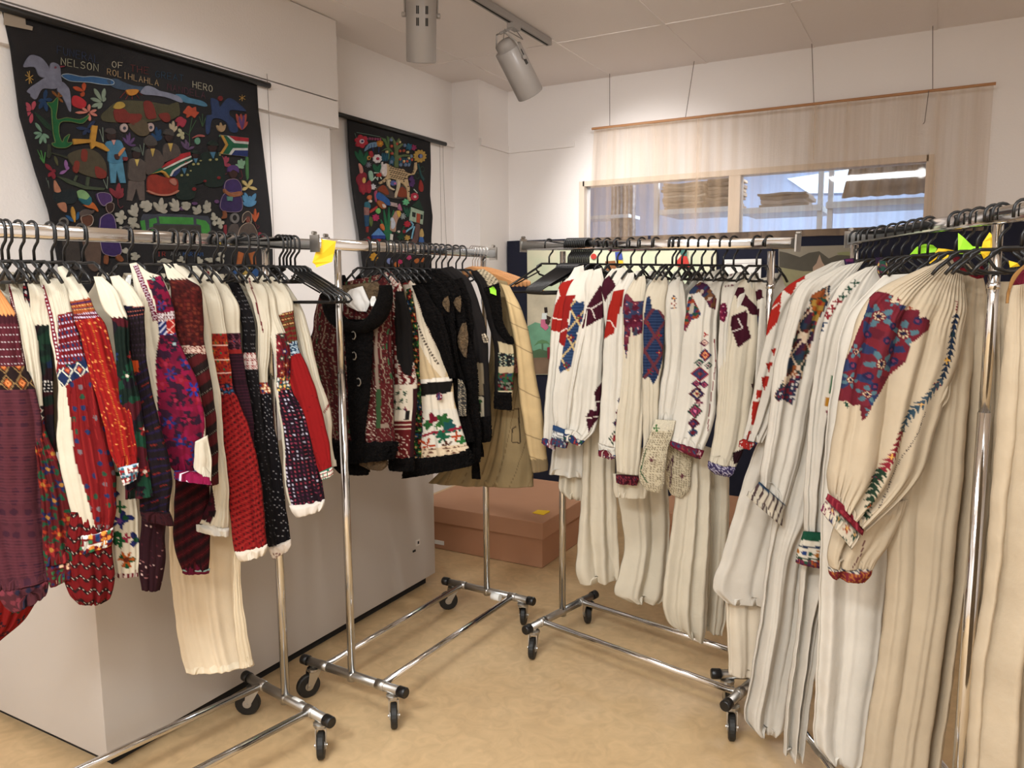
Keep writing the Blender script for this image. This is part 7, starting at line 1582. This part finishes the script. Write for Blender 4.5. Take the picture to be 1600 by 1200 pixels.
gd(1425, 'white dress with a string of small green, red and blue flowers from the collar', [
 ('sleeve', [(1352,418,1388,412), (1325,432,1390,436), (1306,454,1384,462), (1290,490,1366,496), (1280,530,1350,530), (1270,600,1332,600), (1262,680,1312,680), (1257,760,1302,762), (1255,828,1293,832)],
  lambda X: smallflowers(smallflowers(X.all().fill(LA), G3_[:3], ['2A5240']), G3_[3:6], ['A0303A']) and smallflowers(X, G3_[6:], ['2E4A6E'])
   .poly([(1318,520), (1328,524), (1324,560), (1314,600), (1303,612), (1298,640), (1288,646), (1285,638), (1290,600), (1300,570), (1308,540)]).fill(LA).poly([(1311,540), (1321,536), (1318,565), (1308,562)]).fill('2E3A60').poly([(1305,568), (1317,570), (1311,584), (1301,582)]).fill('8A3060').poly([(1296,586), (1310,588), (1302,612), (1292,612)]).fill('2A6A40').rhomb(['B83A44', 'D88A8A'], 1303, 600, 5, 9).poly([(1287,618), (1297,620), (1294,634), (1285,632)]).fill('C88A2A').poly([(1286,638), (1292,638), (1288,648)]).fill('8A2A44')
   .on().all()),
 ('cuff', [(1255,830,1292,832), (1246,856,1291,862), (1242,878,1290,886)], lambda X: X.all().fill('C8C0B0').on(0, 842).fill('1E5A40').on(850, 853).fill('2A3A5A').on(856, 866).dots(['2E4A8A', 'C87A2A', '2A5A4A'], .018, .4, jit=0).on(868, 871).fill('2A4A3A').on(872, 9999).fill('5A2A4A').dots(['2E6A4A', 'C8602A', '8A2A4A'], .012, .4), dict(off=.03, folds=[(8, .006, 0, 1.3)])),
 ('skirt', [(1320,440,1425,430), (1300,480,1430,480), (1285,600,1410,600), (1265,750,1390,750), (1254,850,1350,850), (1247,950,1292,950), (1238,1030,1276,1040), (1227,1105,1264,1115), (1224,1176,1256,1190)],
  lambda X: smallflowers(X.all().fill(LA), [(1234, 702), (1233, 715), (1232, 728)], ['2A5240', 'A0303A'], 4), dict(off=-.02)),
 ('neckband', [(1372,408,1386,408), (1370,424,1387,426), (1376,438,1388,442), (1380,450,1388,452)], lambda X: X.all().fill('2A5A4A').dia(['8A2A5A', '2A5A4A', 'C8A060'], .022, .022), dict(off=.04)),
])
gd(1450, 'plain white long dress showing its hem behind the front embroidered dress', [
 ('skirt', [(1380,430,1470,425), (1320,500,1460,500), (1300,600,1450,600), (1288,700,1430,700), (1282,820,1400,820), (1280,920,1386,920), (1277,1000,1378,1000), (1274,1080,1364,1080), (1272,1160,1348,1182), (1295,1188,1336,1197)], plain('CFC8BC'), dict(off=0)),
])
VINE = [(1484,490), (1479,520), (1473,555), (1462,590), (1450,603), (1430,625), (1410,645), (1398,668), (1385,700), (1370,728), (1358,748), (1350,775), (1343,800)]
def patch(X):
    X.poly([(1362,455), (1380,457), (1388,462), (1384,470), (1394,474), (1404,478), (1402,484), (1412,482), (1424,484), (1422,496), (1430,494), (1442,500), (1440,514), (1428,520), (1410,535), (1408,550), (1404,562), (1390,578), (1372,600), (1356,622), (1343,648), (1337,652), (1337,630), (1328,632), (1318,624), (1308,626), (1314,590), (1324,555), (1334,525), (1344,500), (1352,475)]).fill('8A1A2C')
    X.blob(['7C2432', '8A2834', '722230', '7C2432', '34406A', '842C3A'], .020)
    m = X.m.copy()
    for x, y, r in ((1366,493,19), (1402,520,21), (1367,566,21), (1346,612,14), (1325,592,13), (1334,548,12), (1385,470,9), (1350,640,10)):
        X.m = m; dx, dy = X.x-x, X.y-y; d = np.hypot(dx, dy); a = np.arctan2(dy, dx)
        X._p(d < r*(.62+.38*np.cos(a*5+x)), '5F8490'); X._p(d < r*.42, '7C2432'); X._p((d < r*.33) & (np.cos(a*8) > 0), 'B8A888'); X._p(d < r*.16, '2A2440')
    for x, y in ((1383,508), (1352,522), (1384,545), (1350,585), (1374,530), (1330,570), (1420,500), (1390,562), (1356,600)):
        X.m = m; X._p(np.hypot(X.x-x, X.y-y) < 6, '2A2A54'); X._p(np.hypot(X.x-x, X.y-y) < 2.6, '8A3A5A')
    for x, y, c in ((1393,468, '8A1A2C'), (1411,480, 'B85030'), (1432,496, '44203A'), (1317,628, '2A5240'), (1319, 632, '2A5240')): X.star(c, x, y, 3.6, 4)
    return X
gd(1493, 'large front dress in cream linen with big red and blue flower patch and vine stitching', [
 ('skirt', [(1484,404,1532,420), (1470,440,1539,446), (1440,500,1542,500), (1415,600,1540,600), (1400,700,1534,700), (1390,800,1523,800), (1384,900,1511,900), (1380,970,1500,970), (1366,1060,1488,1060), (1352,1150,1475,1160), (1340,1240,1465,1240)], plain(LC), dict(off=.0, k=.1, th=.04, folds=[(1.7, .034, .1, 1.6), (3.6, .006, -.3, 1.3), (15, .005, -.3, .33)])),
 ('sleeve', [(1482,402,1500,408), (1430,424,1506,440), (1378,448,1510,480), (1346,480,1504,520), (1330,530,1494,570), (1316,590,1482,600), (1307,640,1468,648), (1299,690,1454,690), (1293,735,1440,735), (1292,755,1404,780), (1296,774,1349,827)],
  lambda X: patch(X.all().fill(LC)).line('8A2030', [(1486,470), (1483,490)], 4, dash=4, duty=.6).line('22324E', VINE[:2], 7, leaf=9).line('24364E', VINE[1:4], 7, leaf=9).star('C89A4A', 1469, 561, 6, 4).star('A02A3A', 1453, 599, 8, 5).line('4A6070', VINE[3:6], 8, leaf=9).line('3E5A6C', VINE[5:8], 8, leaf=9).star('C89A5A', 1428, 627, 4, 4).star('22402C', 1398, 669, 7, 4, inner=.2).line('A02A3A', VINE[7:10], 7, leaf=9).star('C89A4A', 1380, 706, 5, 4).star('A0304A', 1360, 742, 8, 5, '4A6070').line('2A4430', VINE[9:13], 8, leaf=9).star('C05A2A', 1348, 782, 5, 4).star('2A4430', 1344, 798, 7, 4, inner=.2)
   .line('3A3038', [(1434,638), (1424,668), (1400,708), (1378,760), (1363,785)], 1.6, dash=3, duty=.55).star('22402C', 1479, 521, 5, 4, inner=.1), dict(off=.05, k=.15, th=.05, step=1.5, folds=[(1.6, .020, .1, 1.2), (3.3, .010, .2, 1.2), (9, .008, .80, 1.3), (13, .006, -.3, .33)])),
 ('underarm_fold', [(1478,584,1488,586), (1462,592,1486,600), (1446,606,1482,624), (1440,630,1470,640), (1444,660,1456,662)], plain(LC), dict(off=.075, th=.02)),
 ('cuff_band', [(1294,772,1349,827), (1290,780,1346,836)], lambda X: X.all().fill('8A1E30').dia(['B8404A', '8A1E30'], .014, .014), dict(off=.08)),
 ('cuff_ruffle', [(1292,778,1346,834), (1286,786,1340,846), (1280,795,1330,858)], lambda X: X.all().fill('C4B8A4').flow(['B84A2E', '3A5A4A', '8A3A5A', '4A4A6A'], 'C89A5A', .03, .42, 5, keep=.8).on(0, 790, slope=1).dots(['3A5A44'], .01, .4), dict(off=.07, folds=[(9, .008, 0, 1.3)])),
 ('rear_sleeve', [(1330,790,1420,780), (1304,820,1406,815), (1296,845,1390,848), (1291,868,1372,872), (1294,884,1364,888)], lambda X: X.all().fill(LC).line('6A2030', [(1346,838), (1340,860), (1326,884)], 2), dict(off=.03)),
 ('rear_cuff', [(1292,884,1364,886), (1294,896,1362,898), (1300,903,1352,909)], lambda X: X.all().fill('8A2A34').curl('C87A3A', .028, .35).on(0, 890).fill('C0B4A0').dia(['2A3450', 'C0B4A0'], .016, .016), dict(off=.035)),
 ('neckband', [(1487,402,1498,400), (1492,412,1508,410), (1503,424,1520,422), (1516,432,1534,430), (1526,436,1538,434)], lambda X: X.all().fill('7A1A28').blob(['7A1A28', '2A1A2A', '9A2430'], .012), dict(off=.08, th=.012)),
])
gd(1640, 'cream long dress at the right edge beside the rack post with red neckband', [
 ('skirt', [(1584,446,1650,436), (1574,480,1700,470), (1563,600,1740,600), (1552,720,1760,720), (1543,850,1770,850), (1532,950,1770,950), (1517,1050,1770,1050), (1508,1240,1770,1240)], plain(LC), dict(off=.0, k=.1, th=.05, folds=[(2.6, .03, 0, 1.6), (6, .010, 0, 1.5), (14, .005, -.3, .3)])),
 ('neckband', [(1578,436,1640,420), (1580,446,1640,434)], plain('7A1A30'), dict(off=.06)),
 ('drawstring', [(1600,412,1604,414), (1582,430,1588,434), (1574,450,1580,452), (1570,474,1577,474)], plain('B8864E'), dict(off=.09, th=.004, folds=[])),
], hang=False)
gd(1550, 'narrow cream dress hanging right behind the nearest rack post', [
 ('skirt', [(1548,440,1586,440), (1546,560,1580,560), (1540,700,1574,700), (1530,850,1566,850), (1516,1000,1552,1000), (1500,1240,1540,1240)], plain('BFAE94'), dict(off=-.02, folds=[(3, .02, 0, 1.5), (6, .01, 0, 1.4)])),
])
for px in (1337, 1347, 1354, 1377, 1409, 1437, 1508, 1527, 1562, 1596):
    hanger(RACK_N, px, 'shirt', 'black plastic hanger hooked over the rail of the nearest rack at right', 'hangers along the nearest rail', 0)
# ------------------------------------------------------------------ paper slips on hangers and rails
def slip(R, px, pts, m, label, group=None, off=.03, tw=0, twk=.002):
    hp = along(R, px); U = garment_axis(R, hp, tw); Nn = np.array([-U[1], U[0], 0])
    v = hp[:2]-CO[:2]; vv = v/np.linalg.norm(v); n = np.array([vv[0], vv[1], 0])
    P = []
    for i, (x, y) in enumerate(pts):
        q = on_plane(x, y, hp, n); d = np.linalg.norm(q-CO); P.append(CO+(q-CO)*(1-(off+.004*math.sin(i*2.1))/d))
    k = len(P); B_ = [p+n*.0012 for p in P]; tri = tessellate_polygon([[Vector((p@np.array([-n[1], n[0], 0]), p[2], 0)) for p in P]])
    fs = [tuple(t) for t in tri]+[tuple(k+i for i in t)[::-1] for t in tri]+[(i, (i+1) % k, k+(i+1) % k, k+i) for i in range(k)]
    o = MB().add(P+B_, fs).build('paper_slip', m); tag(o, label, 'paper slip', group); return o
slip(RACK_L, 500, [(500,373), (525,377), (522,396), (519,409), (494,418), (493,414), (488,410)], M_YELLOW, 'large yellow paper slip hung over the rail where the two left racks meet', off=.10)
slip(RACK_N, 1440, [(1445,381), (1458,383), (1464,388), (1462,394), (1440,396), (1420,405), (1410,414), (1408,410), (1418,402), (1432,386)], M_LIME, 'lime paper slip on the left hanger behind the front dress', off=-.03)
slip(RACK_N, 1475, [(1466,388), (1478,389), (1494,392), (1492,400), (1470,406), (1452,416), (1450,412)], M_YELLOW, 'yellow paper slip between the two lime slips on the nearest rack', off=-.02)
slip(RACK_N, 1515, [(1497,364), (1506,371), (1520,385), (1536,386), (1538,396), (1524,398), (1510,398), (1497,396)], M_LIME, 'lime paper slip left of the nearest rack post', off=.0)
slip(RACK_N, 1550, [(1546,363), (1552,368), (1560,372), (1559,402), (1546,403), (1538,407), (1532,394), (1536,378)], M_YELLOW, 'curled yellow paper slip touching the nearest rack post', off=.02)
slip(RACK_N, 1590, [(1576,407), (1590,411), (1594,416), (1578,418)], M_YELLOW, 'yellow slip right of the nearest rack post at the picture edge', off=.02)
